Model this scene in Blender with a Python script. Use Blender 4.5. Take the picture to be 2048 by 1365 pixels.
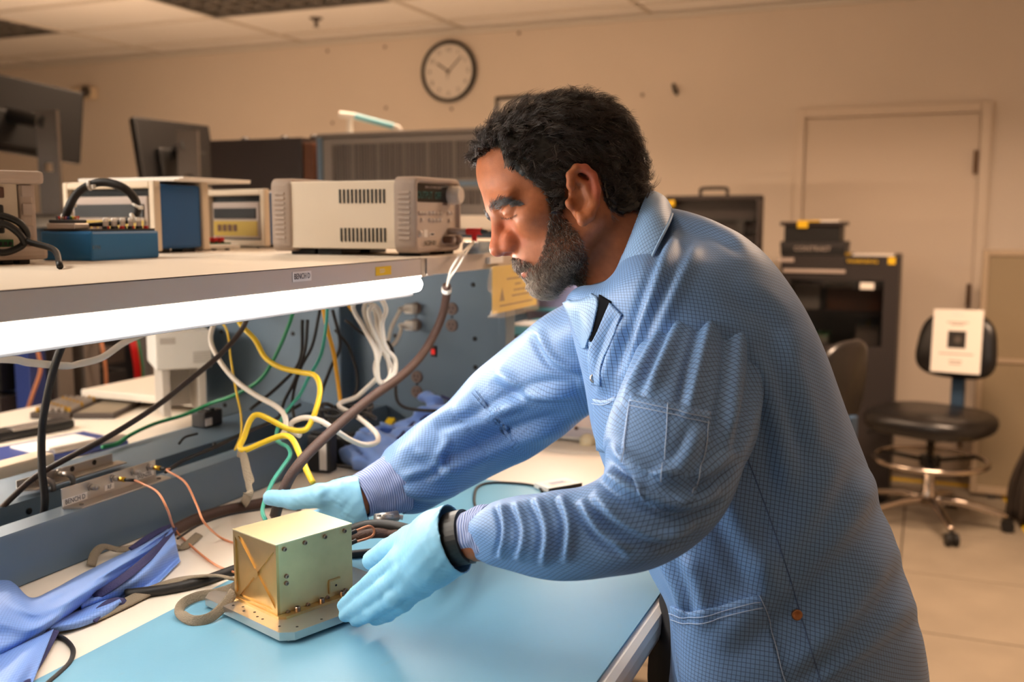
import bpy, bmesh, math, random
import numpy as np
from mathutils import Vector, Matrix
random.seed(7); rng = np.random.default_rng(7)
for o in list(bpy.data.objects): bpy.data.objects.remove(o)
scene = bpy.context.scene
COL = scene.collection
PI = math.pi

# ------------------------------------------------------------------ camera
IW, IH = 2048, 1365
FPX = 35 / 36 * IW
PITCH, YAW = math.radians(7.0), math.radians(22.6)
CAM = np.array([0.0, 0.0, 1.40])
FWD = np.array([math.cos(PITCH) * math.cos(YAW), math.cos(PITCH) * math.sin(YAW), -math.sin(PITCH)])
RGT = np.array([math.sin(YAW), -math.cos(YAW), 0.0])
UPV = np.cross(RGT, FWD)
cd = bpy.data.cameras.new('camera'); cam = bpy.data.objects.new('camera', cd); COL.objects.link(cam)
cd.lens = 35; cd.sensor_width = 36; cd.clip_start = .02; cd.clip_end = 60
cam.matrix_world = Matrix(((RGT[0], UPV[0], -FWD[0], CAM[0]), (RGT[1], UPV[1], -FWD[1], CAM[1]), (RGT[2], UPV[2], -FWD[2], CAM[2]), (0, 0, 0, 1)))
cd.dof.use_dof = True; cd.dof.focus_distance = 1.10; cd.dof.aperture_fstop = 4.5
scene.camera = cam

# ------------------------------------------------------------------ exposure, world, big lights
vs = scene.view_settings
vs.view_transform = 'Standard'; vs.look = 'None'; vs.gamma = 1.0; vs.use_curve_mapping = False
vs.exposure = 0.0
world = bpy.data.worlds.new('world'); scene.world = world; world.use_nodes = True
bg = world.node_tree.nodes['Background']; bg.inputs[0].default_value = (1.0, .62, .38, 1); bg.inputs[1].default_value = .04
TUBE_POWER = 52.0            # emission of the lit under-shelf tubes
TUBE_COL = (1.0, .92, .84)
FAR_FILL_POWER, FAR_FILL_COL = (74.0, 125.0), (1.0, .67, .43)      # added warm fill tubes hidden behind the far bench
SIDE_FILL_POWER, SIDE_FILL_COL = 85.0, (1.0, .93, .84)    # added three-tube fill fixture, out of view on the left
CEIL_POWER = {'left': 34.0, 'right': 88.0, 'mid': 36.0}      # lit louvred ceiling panels, watts
CEIL_COL = {'left': (1.0, .90, .78), 'right': (1.0, .68, .46), 'mid': (1.0, .70, .48)}
CEIL_SPREAD = math.radians(150)

def at(x, y, k=None, X=None, Y=None, Z=None):
    """point of the room seen at photo position (x, y), at depth k or on a plane of the room"""
    d = FWD + RGT * (x - IW / 2) / FPX + UPV * (IH / 2 - y) / FPX
    if X is not None: k = (X - CAM[0]) / d[0]
    elif Y is not None: k = (Y - CAM[1]) / d[1]
    elif Z is not None: k = (Z - CAM[2]) / d[2]
    return CAM + k * d

# ------------------------------------------------------------------ materials
def lin(c):
    return tuple(((v / 255) / 12.92 if v / 255 <= .04045 else ((v / 255 + .055) / 1.055) ** 2.4) for v in c)
MATS = {}
def mat(name, rgb, rough=.5, metal=0.0, noise=0.0, nscale=30, bump=0.0, bscale=200, spec=.5, coat=0.0, emit=None, trans=0.0, alpha=1.0, sheen=0.0, sub=0.0, ior=1.45):
    if name in MATS: return MATS[name]
    m = bpy.data.materials.new(name); m.use_nodes = True; MATS[name] = m
    nt = m.node_tree; b = nt.nodes['Principled BSDF']
    c = lin(rgb)
    b.inputs['Base Color'].default_value = (*c, 1); b.inputs['Roughness'].default_value = rough
    b.inputs['Metallic'].default_value = metal; b.inputs['Specular IOR Level'].default_value = spec
    b.inputs['Coat Weight'].default_value = coat; b.inputs['Transmission Weight'].default_value = trans
    b.inputs['Alpha'].default_value = alpha; b.inputs['IOR'].default_value = ior
    b.inputs['Sheen Weight'].default_value = sheen
    if sub: b.inputs['Subsurface Weight'].default_value = sub; b.inputs['Subsurface Radius'].default_value = (.012, .005, .003); b.inputs['Subsurface Scale'].default_value = 1.0
    if emit: b.inputs['Emission Color'].default_value = (*emit[:3], 1); b.inputs['Emission Strength'].default_value = emit[3]
    if noise or bump:
        tc = nt.nodes.new('ShaderNodeTexCoord')
    if noise:
        n = nt.nodes.new('ShaderNodeTexNoise'); n.inputs['Scale'].default_value = nscale; n.inputs['Detail'].default_value = 5
        nt.links.new(tc.outputs['Object'], n.inputs['Vector'])
        mx = nt.nodes.new('ShaderNodeMix'); mx.data_type = 'RGBA'; mx.blend_type = 'MULTIPLY'
        mx.inputs[0].default_value = 1.0; mx.inputs[6].default_value = (*c, 1)
        r = nt.nodes.new('ShaderNodeMapRange'); r.inputs[1].default_value = .3; r.inputs[2].default_value = .7
        r.inputs[3].default_value = 1 - noise; r.inputs[4].default_value = 1 + noise * .4
        nt.links.new(n.outputs[0], r.inputs[0]); nt.links.new(r.outputs[0], mx.inputs[7])
        nt.links.new(mx.outputs[2], b.inputs['Base Color'])
    if bump:
        n2 = nt.nodes.new('ShaderNodeTexNoise'); n2.inputs['Scale'].default_value = bscale; n2.inputs['Detail'].default_value = 3
        nt.links.new(tc.outputs['Object'], n2.inputs['Vector'])
        bp = nt.nodes.new('ShaderNodeBump'); bp.inputs['Strength'].default_value = bump; bp.inputs['Distance'].default_value = .002
        nt.links.new(n2.outputs[0], bp.inputs['Height']); nt.links.new(bp.outputs[0], b.inputs['Normal'])
    return m

# ------------------------------------------------------------------ object helpers
def link(name, me, material=None, parent=None, smooth=False):
    o = bpy.data.objects.new(name, me); COL.objects.link(o)
    if material is not None:
        if isinstance(material, str): material = MATS[material]
        me.materials.clear(); me.materials.append(material)
    if smooth:
        me.polygons.foreach_set('use_smooth', [True] * len(me.polygons))
    if parent is not None:
        o.parent = parent
        o.matrix_parent_inverse = Matrix(parent.get('_mw', None) or Matrix.Identity(4)) if False else pinv(parent)
    return o
WM = {}
def pinv(p):
    return WM.get(p.name, Matrix.Identity(4)).inverted()
def tag(o, label=None, cat=None, group=None, kind=None):
    if label: o['label'] = label
    if cat: o['category'] = cat
    if group: o['group'] = group
    if kind: o['kind'] = kind
    return o
def thing(name, label, cat, loc=(0, 0, 0), group=None, rotz=0.0, M=None):
    """an Empty at a thing's base; parts given in room coordinates are parented with the inverse"""
    o = bpy.data.objects.new(name, None); COL.objects.link(o); o.empty_display_size = .05
    mw = M if M is not None else Matrix.Translation(Vector(loc)) @ Matrix.Rotation(rotz, 4, 'Z')
    o.matrix_world = mw; WM[o.name] = mw
    return tag(o, label, cat, group)
def basis(o_, x_, y_, z_):
    return Matrix(((x_[0], y_[0], z_[0], o_[0]), (x_[1], y_[1], z_[1], o_[1]), (x_[2], y_[2], z_[2], o_[2]), (0, 0, 0, 1)))

class MB:
    """collects shapes for ONE mesh; M is a local frame applied to what is added"""
    def __init__(s, M=None): s.v = []; s.f = []; s.M = M
    def add(s, vs_, fs_):
        n = len(s.v)
        for p in vs_:
            p = Vector(p)
            if s.M is not None: p = s.M @ p
            s.v.append(tuple(p))
        s.f += [tuple(i + n for i in f) for f in fs_]
        return s
    def box(s, x0, x1, y0, y1, z0, z1, bev=0.0):
        if bev <= 0:
            return s.add([(x0, y0, z0), (x1, y0, z0), (x1, y1, z0), (x0, y1, z0), (x0, y0, z1), (x1, y0, z1), (x1, y1, z1), (x0, y1, z1)],
                         [(0, 3, 2, 1), (4, 5, 6, 7), (0, 1, 5, 4), (1, 2, 6, 5), (2, 3, 7, 6), (3, 0, 4, 7)])
        bm = bmesh.new(); bmesh.ops.create_cube(bm, size=1)
        for v in bm.verts:
            v.co = Vector(((x0 + x1) / 2 + v.co.x * (x1 - x0), (y0 + y1) / 2 + v.co.y * (y1 - y0), (z0 + z1) / 2 + v.co.z * (z1 - z0)))
        b = min(bev, .49 * min(x1 - x0, y1 - y0, z1 - z0))
        bmesh.ops.bevel(bm, geom=bm.edges[:], offset=b, segments=2, affect='EDGES', profile=.6)
        s.add([v.co for v in bm.verts], [[v.index for v in f.verts] for f in bm.faces] if not bm.verts.index_update() else [])
        bm.free(); return s
    def cyl(s, p0, p1, r0, r1=None, n=20, caps=True):
        r1 = r0 if r1 is None else r1
        p0, p1 = Vector(p0), Vector(p1); d = (p1 - p0).normalized()
        a = d.orthogonal().normalized(); b = d.cross(a)
        vs_ = []
        for p, r in ((p0, r0), (p1, r1)):
            for i in range(n):
                t = 2 * PI * i / n; vs_.append(p + a * (r * math.cos(t)) + b * (r * math.sin(t)))
        fs = [(i, (i + 1) % n, n + (i + 1) % n, n + i) for i in range(n)]
        if caps: fs += [tuple(range(n - 1, -1, -1)), tuple(range(n, 2 * n))]
        return s.add(vs_, fs)
    def lathe(s, c, axis, prof, n=24):
        """prof: (radius, height along axis) pairs"""
        c = Vector(c); d = Vector(axis).normalized(); a = d.orthogonal().normalized(); b = d.cross(a)
        vs_ = []
        for r, h in prof:
            for i in range(n):
                t = 2 * PI * i / n; vs_.append(c + d * h + a * (r * math.cos(t)) + b * (r * math.sin(t)))
        fs = []
        for j in range(len(prof) - 1):
            for i in range(n): fs.append((j * n + i, j * n + (i + 1) % n, (j + 1) * n + (i + 1) % n, (j + 1) * n + i))
        if prof[0][0] > 1e-6: fs.append(tuple(range(n - 1, -1, -1)))
        if prof[-1][0] > 1e-6: fs.append(tuple((len(prof) - 1) * n + i for i in range(n)))
        return s.add(vs_, fs)
    def prism(s, poly, a, b, axis='z'):
        """polygon of 2-D points pushed from a to b along an axis; 2-D = the other two axes in order"""
        def P(p, t): return {'z': (p[0], p[1], t), 'y': (p[0], t, p[1]), 'x': (t, p[0], p[1])}[axis]
        n = len(poly); ar = sum(poly[i][0] * poly[(i + 1) % n][1] - poly[(i + 1) % n][0] * poly[i][1] for i in range(n))
        if (ar < 0) != (axis == 'y'): poly = poly[::-1]
        vs_ = [P(p, a) for p in poly] + [P(p, b) for p in poly]
        fs = [tuple(range(n - 1, -1, -1)), tuple(range(n, 2 * n))] + [(i, (i + 1) % n, n + (i + 1) % n, n + i) for i in range(n)]
        return s.add(vs_, fs)
    def tube(s, pts, r, n=8, sub=6, closed=False, flat=None):
        """round tube through points (Catmull-Rom); flat=(width, thick, normal) gives a ribbon-like section"""
        P = spline(pts, sub, closed); m = len(P)
        T = np.gradient(P, axis=0) if not closed else (np.roll(P, -1, 0) - np.roll(P, 1, 0))
        T /= np.linalg.norm(T, axis=1)[:, None] + 1e-12
        if flat is not None: ref = np.array(flat[2], float)
        else: ref = np.array(Vector(T[0]).orthogonal().normalized())
        vs_ = []
        for i in range(m):
            t = T[i]; a = ref - t * (ref @ t); a /= np.linalg.norm(a) + 1e-12
            if flat is None: ref = a
            b = np.cross(t, a)
            rr = r if not hasattr(r, '__len__') else np.interp(i / (m - 1), np.linspace(0, 1, len(r)), r)
            for j in range(n):
                th = 2 * PI * j / n
                if flat is None: q = a * math.cos(th) * rr + b * math.sin(th) * rr
                else: q = a * math.cos(th) * flat[1] / 2 + b * math.copysign(abs(math.sin(th)) ** .5, math.sin(th)) * flat[0] / 2
                vs_.append(P[i] + q)
        fs = []
        for i in range(m if closed else m - 1):
            for j in range(n): fs.append((i * n + j, i * n + (j + 1) % n, ((i + 1) % m) * n + (j + 1) % n, ((i + 1) % m) * n + j))
        if not closed: fs += [tuple(range(n - 1, -1, -1)), tuple((m - 1) * n + j for j in range(n))]
        return s.add(vs_, fs)
    def mesh(s, name):
        me = bpy.data.meshes.new(name); me.from_pydata(s.v, [], s.f); me.update(); return me
    def build(s, name, material, parent=None, smooth=False):
        o = link(name, s.mesh(name), material, parent, smooth)
        if smooth == 'auto': autosmooth(o)
        return o
def autosmooth(o, ang=40):
    me = o.data
    bm = bmesh.new(); bm.from_mesh(me)
    lim = math.radians(ang)
    for e in bm.edges:
        e.smooth = not (len(e.link_faces) == 2 and e.calc_face_angle(0) > lim)
    for f in bm.faces: f.smooth = True
    bm.to_mesh(me); bm.free()
def spline(pts, sub=6, closed=False):
    P = np.array([np.array(p, float) for p in pts])
    if sub <= 1 or len(P) < 3: return P
    n = len(P); out = []
    rngi = range(n if closed else n - 1)
    for i in rngi:
        if closed: p0, p1, p2, p3 = P[(i - 1) % n], P[i], P[(i + 1) % n], P[(i + 2) % n]
        else:
            p1, p2 = P[i], P[i + 1]; p0 = P[i - 1] if i else 2 * p1 - p2; p3 = P[i + 2] if i + 2 < n else 2 * p2 - p1
        for j in range(sub):
            t = j / sub
            out.append(.5 * ((2 * p1) + (-p0 + p2) * t + (2 * p0 - 5 * p1 + 4 * p2 - p3) * t * t + (-p0 + 3 * p1 - 3 * p2 + p3) * t ** 3))
    if not closed: out.append(P[-1])
    return np.array(out)
def copy_tree(o, M=None, parent=None, label=None):
    """a copy of a thing with copies of its parts and sub-parts (mesh data shared)"""
    c = o.copy(); COL.objects.link(c); c.parent = parent
    if parent is None and M is not None: c.matrix_world = M; WM[c.name] = M
    if parent is not None: c.matrix_parent_inverse = o.matrix_parent_inverse.copy()
    if label: c['label'] = label
    for ch in list(o.children): copy_tree(ch, None, c)
    return c
FONT_CACHE = {}
def text(name, s, size, M, material, parent=None, ax='CENTER', extr=.0001, bold=0.0, sx=1.0):
    """flat lettering; M maps x=right, y=up, z=out of the surface"""
    cu = bpy.data.curves.new(name, 'FONT'); cu.body = s; cu.size = size; cu.align_x = ax; cu.align_y = 'CENTER'; cu.extrude = extr; cu.offset = bold
    cu.resolution_u = 2
    ob = bpy.data.objects.new(name, cu); COL.objects.link(ob)
    dg = bpy.context.evaluated_depsgraph_get(); dg.update()
    me = bpy.data.meshes.new_from_object(ob.evaluated_get(dg)); bpy.data.objects.remove(ob); bpy.data.curves.remove(cu)
    me.transform(M @ Matrix.Diagonal((sx, 1, 1, 1)))
    return link(name, me, material, parent)
# ================================================================== the room
def tile_mat(name, rgb, rough, grid, off, joint, jw, noise=.06, nscale=3, bump=0.0):
    m = bpy.data.materials.new(name); m.use_nodes = True; MATS[name] = m
    nt = m.node_tree; b = nt.nodes['Principled BSDF']; b.inputs['Roughness'].default_value = rough
    tc = nt.nodes.new('ShaderNodeTexCoord'); n = nt.nodes.new('ShaderNodeTexNoise'); n.inputs['Scale'].default_value = nscale; n.inputs['Detail'].default_value = 8
    nt.links.new(tc.outputs['Object'], n.inputs['Vector'])
    cr = nt.nodes.new('ShaderNodeMapRange'); cr.inputs[1].default_value = .3; cr.inputs[2].default_value = .7; cr.inputs[3].default_value = 1 - noise; cr.inputs[4].default_value = 1.0
    mx = nt.nodes.new('ShaderNodeMix'); mx.data_type = 'RGBA'; mx.blend_type = 'MULTIPLY'; mx.inputs[0].default_value = 1; mx.inputs[6].default_value = (*lin(rgb), 1)
    nt.links.new(n.outputs[0], cr.inputs[0]); nt.links.new(cr.outputs[0], mx.inputs[7]); nt.links.new(mx.outputs[2], b.inputs['Base Color'])
    return m
WX = 5.85         # far wall
LY = 7.2          # left wall
RY = -2.4         # right wall
NX = -2.6         # wall behind the photographer
CZ = 2.585        # ceiling
wallm = tile_mat('wall_paint', (226, 212, 196), .75, 0, 0, 0, 0, .05, 1.5)
mat('trim_paint', (222, 206, 188), .5)
mat('ceiling_tile', (246, 242, 236), .9, bump=.25, bscale=90)
mat('ceiling_grid', (216, 208, 196), .5)
mat('louver', (150, 145, 138), .35, .6)
mat('louver_dark', (95, 92, 90), .5)
floorm = tile_mat('floor_tile', (150, 138, 121), .38, 0, 0, 0, 0, .16, 5)
mat('floor_joint', (58, 50, 42), .8)
mat('black_plastic', (24, 23, 23), .45); mat('dark_plastic', (40, 38, 37), .5)
mat('white_plastic', (232, 228, 220), .4)
mat('clock_face', (225, 216, 205), .6)

fl = MB().box(NX, WX, RY, LY, -.06, -.004).build('floor', 'floor_joint'); tag(fl, kind='structure')
# 600 mm raised-floor tiles, joints along the room axes (dark line through X = 3.2..4.9 at Y = 0)
TX, TY, TS = 4.15, .045, .61
tm = MB().box(.003, TS - .003, .003, TS - .003, -.02, 0, .0015).mesh('floor_tile')
tm.materials.append(floorm)
for i in range(-5, 4):
    for j in range(-4, 4):
        x, y = TX + i * TS, TY + j * TS
        if x + TS > WX: continue
        o = bpy.data.objects.new('floor_tile', tm); COL.objects.link(o); o.location = (x, y, 0); o.parent = fl
MB().box(NX, TX - 5 * TS, RY, LY, -.02, 0).build('floor_field', floorm, fl)
MB().box(TX - 5 * TS, WX, TY + 4 * TS, LY, -.02, 0).build('floor_field', floorm, fl)
MB().box(TX - 5 * TS, WX, RY, TY - 4 * TS, -.02, 0).build('floor_field', floorm, fl)
MB().box(TX + 2 * TS + .003, WX, TY - 4 * TS, TY + 4 * TS, -.02, 0).build('floor_field', floorm, fl)

def wall(name, *b):
    o = MB().box(*b).build(name, wallm); tag(o, kind='structure'); return o
wf = wall('wall_far', WX, WX + .12, RY, LY, 0, CZ + .1)
wall('wall_left', NX, WX, LY, LY + .12, 0, CZ + .1)
wall('wall_right', NX, WX, RY - .12, RY, 0, CZ + .1)
wall('wall_behind', NX - .12, NX, RY, LY, 0, CZ + .1)

# ceiling: grid bars and lay-in tiles; joints seen at the far wall fix the module
ce = MB().box(NX, WX, RY, LY, CZ + .03, CZ + .09).build('ceiling', 'ceiling_tile'); tag(ce, kind='structure')
YS = [2.76 + 1.2 * i for i in range(-4, 4)]; YS = [RY] + [y for y in YS if y > RY + .2] + [LY]
XS = [NX] + [4.95 - .61 * i for i in range(11, -1, -1)] + [5.56, WX]
bars = MB()
for xx in XS[1:-1]: bars.box(xx - .012, xx + .012, RY, LY, CZ - .004, CZ + .03)
for yy in YS[1:-1]: bars.box(NX, WX, yy - .012, yy + .012, CZ - .004, CZ + .03)
bars.box(WX - .02, WX, RY, LY, CZ - .03, CZ + .0).build('ceiling_grid', 'ceiling_grid', ce)
tile_mesh = {}
def ctile(x0, x1, y0, y1):
    key = (round(x1 - x0, 3), round(y1 - y0, 3))
    if key not in tile_mesh:
        me = MB().box(0, x1 - x0, 0, y1 - y0, .006, .02, .004).mesh('ceiling_tile'); me.materials.append(MATS['ceiling_tile']); tile_mesh[key] = me
    o = bpy.data.objects.new('ceiling_tile', tile_mesh[key]); COL.objects.link(o); o.location = (x0, y0, CZ); o.parent = ce
def troffer(x0, x1, y0, y1, label, on):
    t = thing('ceiling_light', label, 'ceiling light', ((x0 + x1) / 2, (y0 + y1) / 2, CZ), 'recessed ceiling lights')
    m = MB(); w = .03
    m.box(x0, x1, y0, y0 + w, CZ - .006, CZ + .02).box(x0, x1, y1 - w, y1, CZ - .006, CZ + .02).box(x0, x0 + w, y0 + w, y1 - w, CZ - .006, CZ + .02).box(x1 - w, x1, y0 + w, y1 - w, CZ - .006, CZ + .02)
    m.build('frame', 'louver_dark', t)
    MB().box(x0 + w, x1 - w, y0 + w, y1 - w, CZ + .0285, CZ + .0299).build('housing', 'louver_dark', t)
    # parabolic louver cells
    nx, ny = 4, 9
    for i in range(nx + 1):
        xx = x0 + w + (x1 - x0 - 2 * w) * i / nx; MB().box(xx - .006, xx + .006, y0 + w, y1 - w, CZ + .001, CZ + .027).build('louver_blade', 'louver', t)
    for j in range(ny + 1):
        yy = y0 + w + (y1 - y0 - 2 * w) * j / ny; MB().box(x0 + w, x1 - w, yy - .006, yy + .006, CZ + .001, CZ + .0265).build('louver_blade', 'louver', t)
    if on:
        l = bpy.data.lights.new('panel_glow', 'AREA'); l.shape = 'RECTANGLE'; l.size = x1 - x0 - .1; l.size_y = y1 - y0 - .1; l.energy = CEIL_POWER[on]; l.color = CEIL_COL[on]; l.spread = CEIL_SPREAD
        lo = bpy.data.objects.new('panel_glow', l); COL.objects.link(lo); lo.location = ((x0 + x1) / 2, (y0 + y1) / 2, CZ - .01)
for i in range(len(XS) - 1):
    for j in range(len(YS) - 1):
        x0, x1, y0, y1 = XS[i] + .012, XS[i + 1] - .012, YS[j] + .012, YS[j + 1] - .012
        c = ((x0 + x1) / 2, (y0 + y1) / 2)
        k1 = abs(c[0] - 4.645) < .1 and abs(c[1] - 3.36) < .2; k2 = abs(c[0] - 4.645) < .1 and abs(c[1] - 5.76) < .2
        LIT = {(.375, 2.16): ('left', 'recessed ceiling light with louvers, lit, above the left end of the shelf'), (3.425, -.24): ('right', 'recessed ceiling light with louvers, lit, over the aisle by the door'), (3.425, 2.16): ('mid', 'recessed ceiling light with louvers, lit, over the far bench')}
        k3 = [q for p_, q in LIT.items() if abs(c[0] - p_[0]) < .1 and abs(c[1] - p_[1]) < .2]
        if k1: troffer(x0, x1, y0, y1, 'recessed ceiling light with dark louvers left of the wall clock, unlit', False)
        elif k2: troffer(x0, x1, y0, y1, 'recessed ceiling light with dark louvers at the far left corner, unlit', False)
        elif k3: troffer(x0, x1, y0, y1, k3[0][1], k3[0][0])
        else: ctile(x0, x1, y0, y1)

# door in the far wall
dz = 2.02
d = thing('door_1', None, None, (WX, .22, 0)); tag(d, kind='structure')
DY0, DY1 = float(at(1962, 215, X=WX)[1]), float(at(1613, 235, X=WX)[1]); dz = float(at(1790, 232, X=WX)[2])
MB().box(WX - .012, WX, DY0, DY1, .01, dz, .003).build('door_leaf', 'trim_paint', d)
fr = .055
MB().box(WX - .03, WX, DY1 + .004, DY1 + fr, 0, dz + fr, .004).build('door_frame', 'trim_paint', d)
MB().box(WX - .03, WX, DY0 - fr, DY0 - .004, 0, dz + fr, .004).build('door_frame', 'trim_paint', d)
MB().box(WX - .03, WX, DY0 - .004, DY1 + .004, dz + .004, dz + fr, .004).build('door_frame', 'trim_paint', d)
mat('hinge_metal', (120, 95, 75), .4, .7)
for yy in (325, 590, 870):
    z = float(at(1950, yy, X=WX)[2]); MB().cyl((WX - .033, DY0 + .012, z - .06), (WX - .033, DY0 + .012, z + .06), .011, n=10).build('hinge', 'hinge_metal', d)
bb = MB().box(WX - .012, WX, DY1 + fr, LY, 0, .1, .003).build('baseboard_far', 'trim_paint'); tag(bb, kind='structure')
# yellow floor tape
mat('yellow_tape', (232, 190, 20), .5, noise=.15, nscale=60)
tp = MB(); X0 = float(at(1890, 968, Z=0)[0])
ft = thing('floor_tape', 'yellow hazard tape line stuck on the floor along the far wall', 'tape', (X0, 0, 0))
MB().box(X0 - .03, X0 + .03, float(at(2010, 975, Z=0)[1]), 1.2, 0, .0012).build('tape_strip', 'yellow_tape', ft)
a, b_ = at(2003, 975, Z=0), at(2046, 1040, Z=0); dd = (b_ - a) / np.linalg.norm(b_ - a)
nn_ = np.array([-dd[1], dd[0], 0]) * .03; e_ = a + dd * 1.4
MB().prism([tuple(q[:2]) for q in (a - nn_, a + nn_, e_ + nn_, e_ - nn_)], .0001, .0014).build('tape_strip', 'yellow_tape', ft)
# ================================================================== the benches
T = .95           # bench top
S = 1.338         # shelf top
EX = 1.78         # end panel of the near bench
bluem = mat('steel_blue', (98, 116, 132), .38, .25, noise=.05, nscale=6)
mat('steel_blue_dark', (72, 84, 96), .45, .2)
lam = mat('laminate', (236, 224, 208), .42, noise=.03, nscale=4)
lamf = mat('laminate_edge', (205, 190, 176), .45)
mat('edge_dark', (60, 42, 34), .6)
mat('mat_blue', (110, 164, 190), .42, noise=.06, nscale=5, bump=.05, bscale=300)
mat('screw', (40, 38, 36), .4, .6)
mat('paper', (240, 232, 222), .7); mat('ink', (40, 36, 34), .7)
mat('label_yellow', (236, 190, 30), .55)
mat('alu', (190, 182, 174), .38, .85, noise=.08, nscale=20)
mat('alu_dark', (140, 132, 126), .42, .8)

wb = thing('workbench', 'long blue steel workbench with cream laminate top', 'workbench', (1.0, 1.1, 0))
FE = .262
MB().box(-.6, 1.795, FE, 1.02, T - .032, T, .010).build('table_top', lam, wb)
MB().box(1.799, 2.9, FE, 1.02, T - .032, T, .010).build('table_top', lam, wb)
MB().box(-.6, 2.9, 1.24, 1.99, T - .032, T - .001, .006).build('table_top', lam, wb)
MB().box(-.6, 2.9, 1.02, 1.24, T - .06, T - .01).build('trough_floor', 'steel_blue_dark', wb)
for (x, y) in ((-.55, .33), (1.7, .33), (-.55, 1.92), (1.7, 1.92), (2.8, .33), (2.8, 1.92)):
    MB().box(x, x + .06, y - .03, y + .03, 0, T - .033, .004).build('leg', bluem, wb)
    MB().cyl((x + .03, y, -.003), (x + .03, y, .02), .04, n=12).build('foot', 'black_plastic', wb)
for x in (-.55, 1.7, 2.8):
    MB().box(x + .01, x + .05, .36, 1.89, .12, .17).build('stretcher', bluem, wb)
    MB().box(x + .01, x + .05, .36, 1.89, T - .09, T - .0325).build('cross_rail', bluem, wb)
# cable trough rails at the back of the near top
rail = MB().prism([(1.014, T + .0005), (1.02, T + .058), (1.024, T + .066), (1.06, T + .066), (1.06, T + .06), (1.03, T + .058), (1.026, T + .0005)], -.6, EX - .002, 'x').build('back_rail', bluem, wb, 'auto')
MB().prism([(1.135, T - .05), (1.135, T + .04), (1.14, T + .062), (1.19, T + .07), (1.24, T + .07), (1.24, T - .05)], -.6, EX - .002, 'x').build('back_rail', bluem, wb, 'auto')
# end panel, carries the shelf and the outlets; reaches over both sides of the double bench
MB().box(EX, EX + .035, .768, 1.10, T + .0005, S - .032).build('end_panel', bluem, wb)
MB().box(EX, EX + .035, 1.20, 1.495, T + .0005, S - .032).build('end_panel', bluem, wb)
MB().box(EX - .05, EX + .05, 1.10, 1.20, T - .3, S - .032, .004).build('upright', bluem, wb)
MB().box(EX - .006, EX + .042, .752, .768, T + .0005, S - .032, .002).build('panel_edge', bluem, wb)
MB().box(EX - .006, EX + .042, 1.495, 1.51, T + .0005, S - .032, .002).build('panel_edge', bluem, wb)
MB().box(-.55, -.45, 1.10, 1.20, T - .3, S - .032, .004).build('upright', bluem, wb)
MB().box(2.8, 2.88, 1.10, 1.20, T - .3, S - .032, .004).build('upright', bluem, wb)
MB().box(2.8, 2.835, .768, 1.10, T + .0005, S - .032).build('end_panel', bluem, wb)
sm = MB().lathe((0, 0, 0), (-1, 0, 0), [(.0045, 0), (.0045, .0015), (.003, .0025), (0, .0026)], 10).mesh('screw'); sm.materials.append(MATS['screw'])
for (x, y) in ((946, 570), (950, 678), (951, 735), (790, 672), (790, 724), (443, 663), (450, 811), (586, 668)):
    p = at(x, y, X=EX - .0001); o = bpy.data.objects.new('screw', sm); COL.objects.link(o); o.location = Vector(p); o.parent = wb; o.matrix_parent_inverse = pinv(wb)
for (x, y) in ((428, 890), (58, 1023)):
    p = at(x, y, Y=1.1349); o = bpy.data.objects.new('screw', sm); COL.objects.link(o); o.matrix_world = Matrix.Translation(Vector(p)) @ Matrix.Rotation(PI / 2, 4, 'Z'); o.parent = wb; o.matrix_parent_inverse = pinv(wb)
# shelf
sh = thing('upper_shelf', 'cream laminate shelf over the workbench with BENCH D label on its edge', 'shelf', (1, 1.1, S))
SY = .752
JX = float(at(846, 530, Y=SY)[0])
MB().box(-.6, JX - .008, SY, 1.62, S - .030, S, .0025).build('shelf_board', lam, sh)
MB().box(JX + .008, 2.9, SY, 1.62, S - .030, S, .0025).build('shelf_board', lam, sh)
MB().box(-.6, JX - .01, SY - .0015, SY + .001, S - .0285, S - .0015).build('edge_band', lamf, sh)
MB().box(JX + .01, 2.9, SY - .0015, SY + .001, S - .0285, S - .0015).build('edge_band', lamf, sh)
MB().box(-.6, JX - .01, SY - .0017, SY + .001, S - .0016, S - .0006).build('edge_line', 'edge_dark', sh)
MB().box(JX - .008, JX + .008, SY - .001, 1.6, S - .031, S - .001).build('joint_bracket', 'alu', sh)
MB().box(JX + .008, JX + .028, SY - .003, SY - .0016, S - .030, S - .001).build('joint_bracket', lamf, sh)
def front(p, out=(0, -1, 0)):   # frame for lettering on a face: x to the viewer's right, y up, z out
    z = Vector(out).normalized(); y = Vector((0, 0, 1)); y = (y - z * y.dot(z)).normalized(); x = y.cross(z)
    return basis(p, x, y, z)
pl = at(604, 553, Y=SY - .002)
M = front(pl)
MB(M).box(-.021, .021, -.0065, .0065, -.0004, .0003).build('shelf_label', 'paper', sh)
text('lettering', 'BENCH D', .0105, M @ Matrix.Translation((0, 0, .0005)), 'ink', sh, sx=.8)
pl = at(767, 542, Y=SY - .002); M = front(pl)
MB(M).box(-.023, .023, -.0065, .0065, -.0004, .0003).build('shelf_label', 'label_yellow', sh)
text('lettering', 'ESD', .0085, M @ Matrix.Translation((-.004, 0, .0005)), 'paper', sh)
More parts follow.
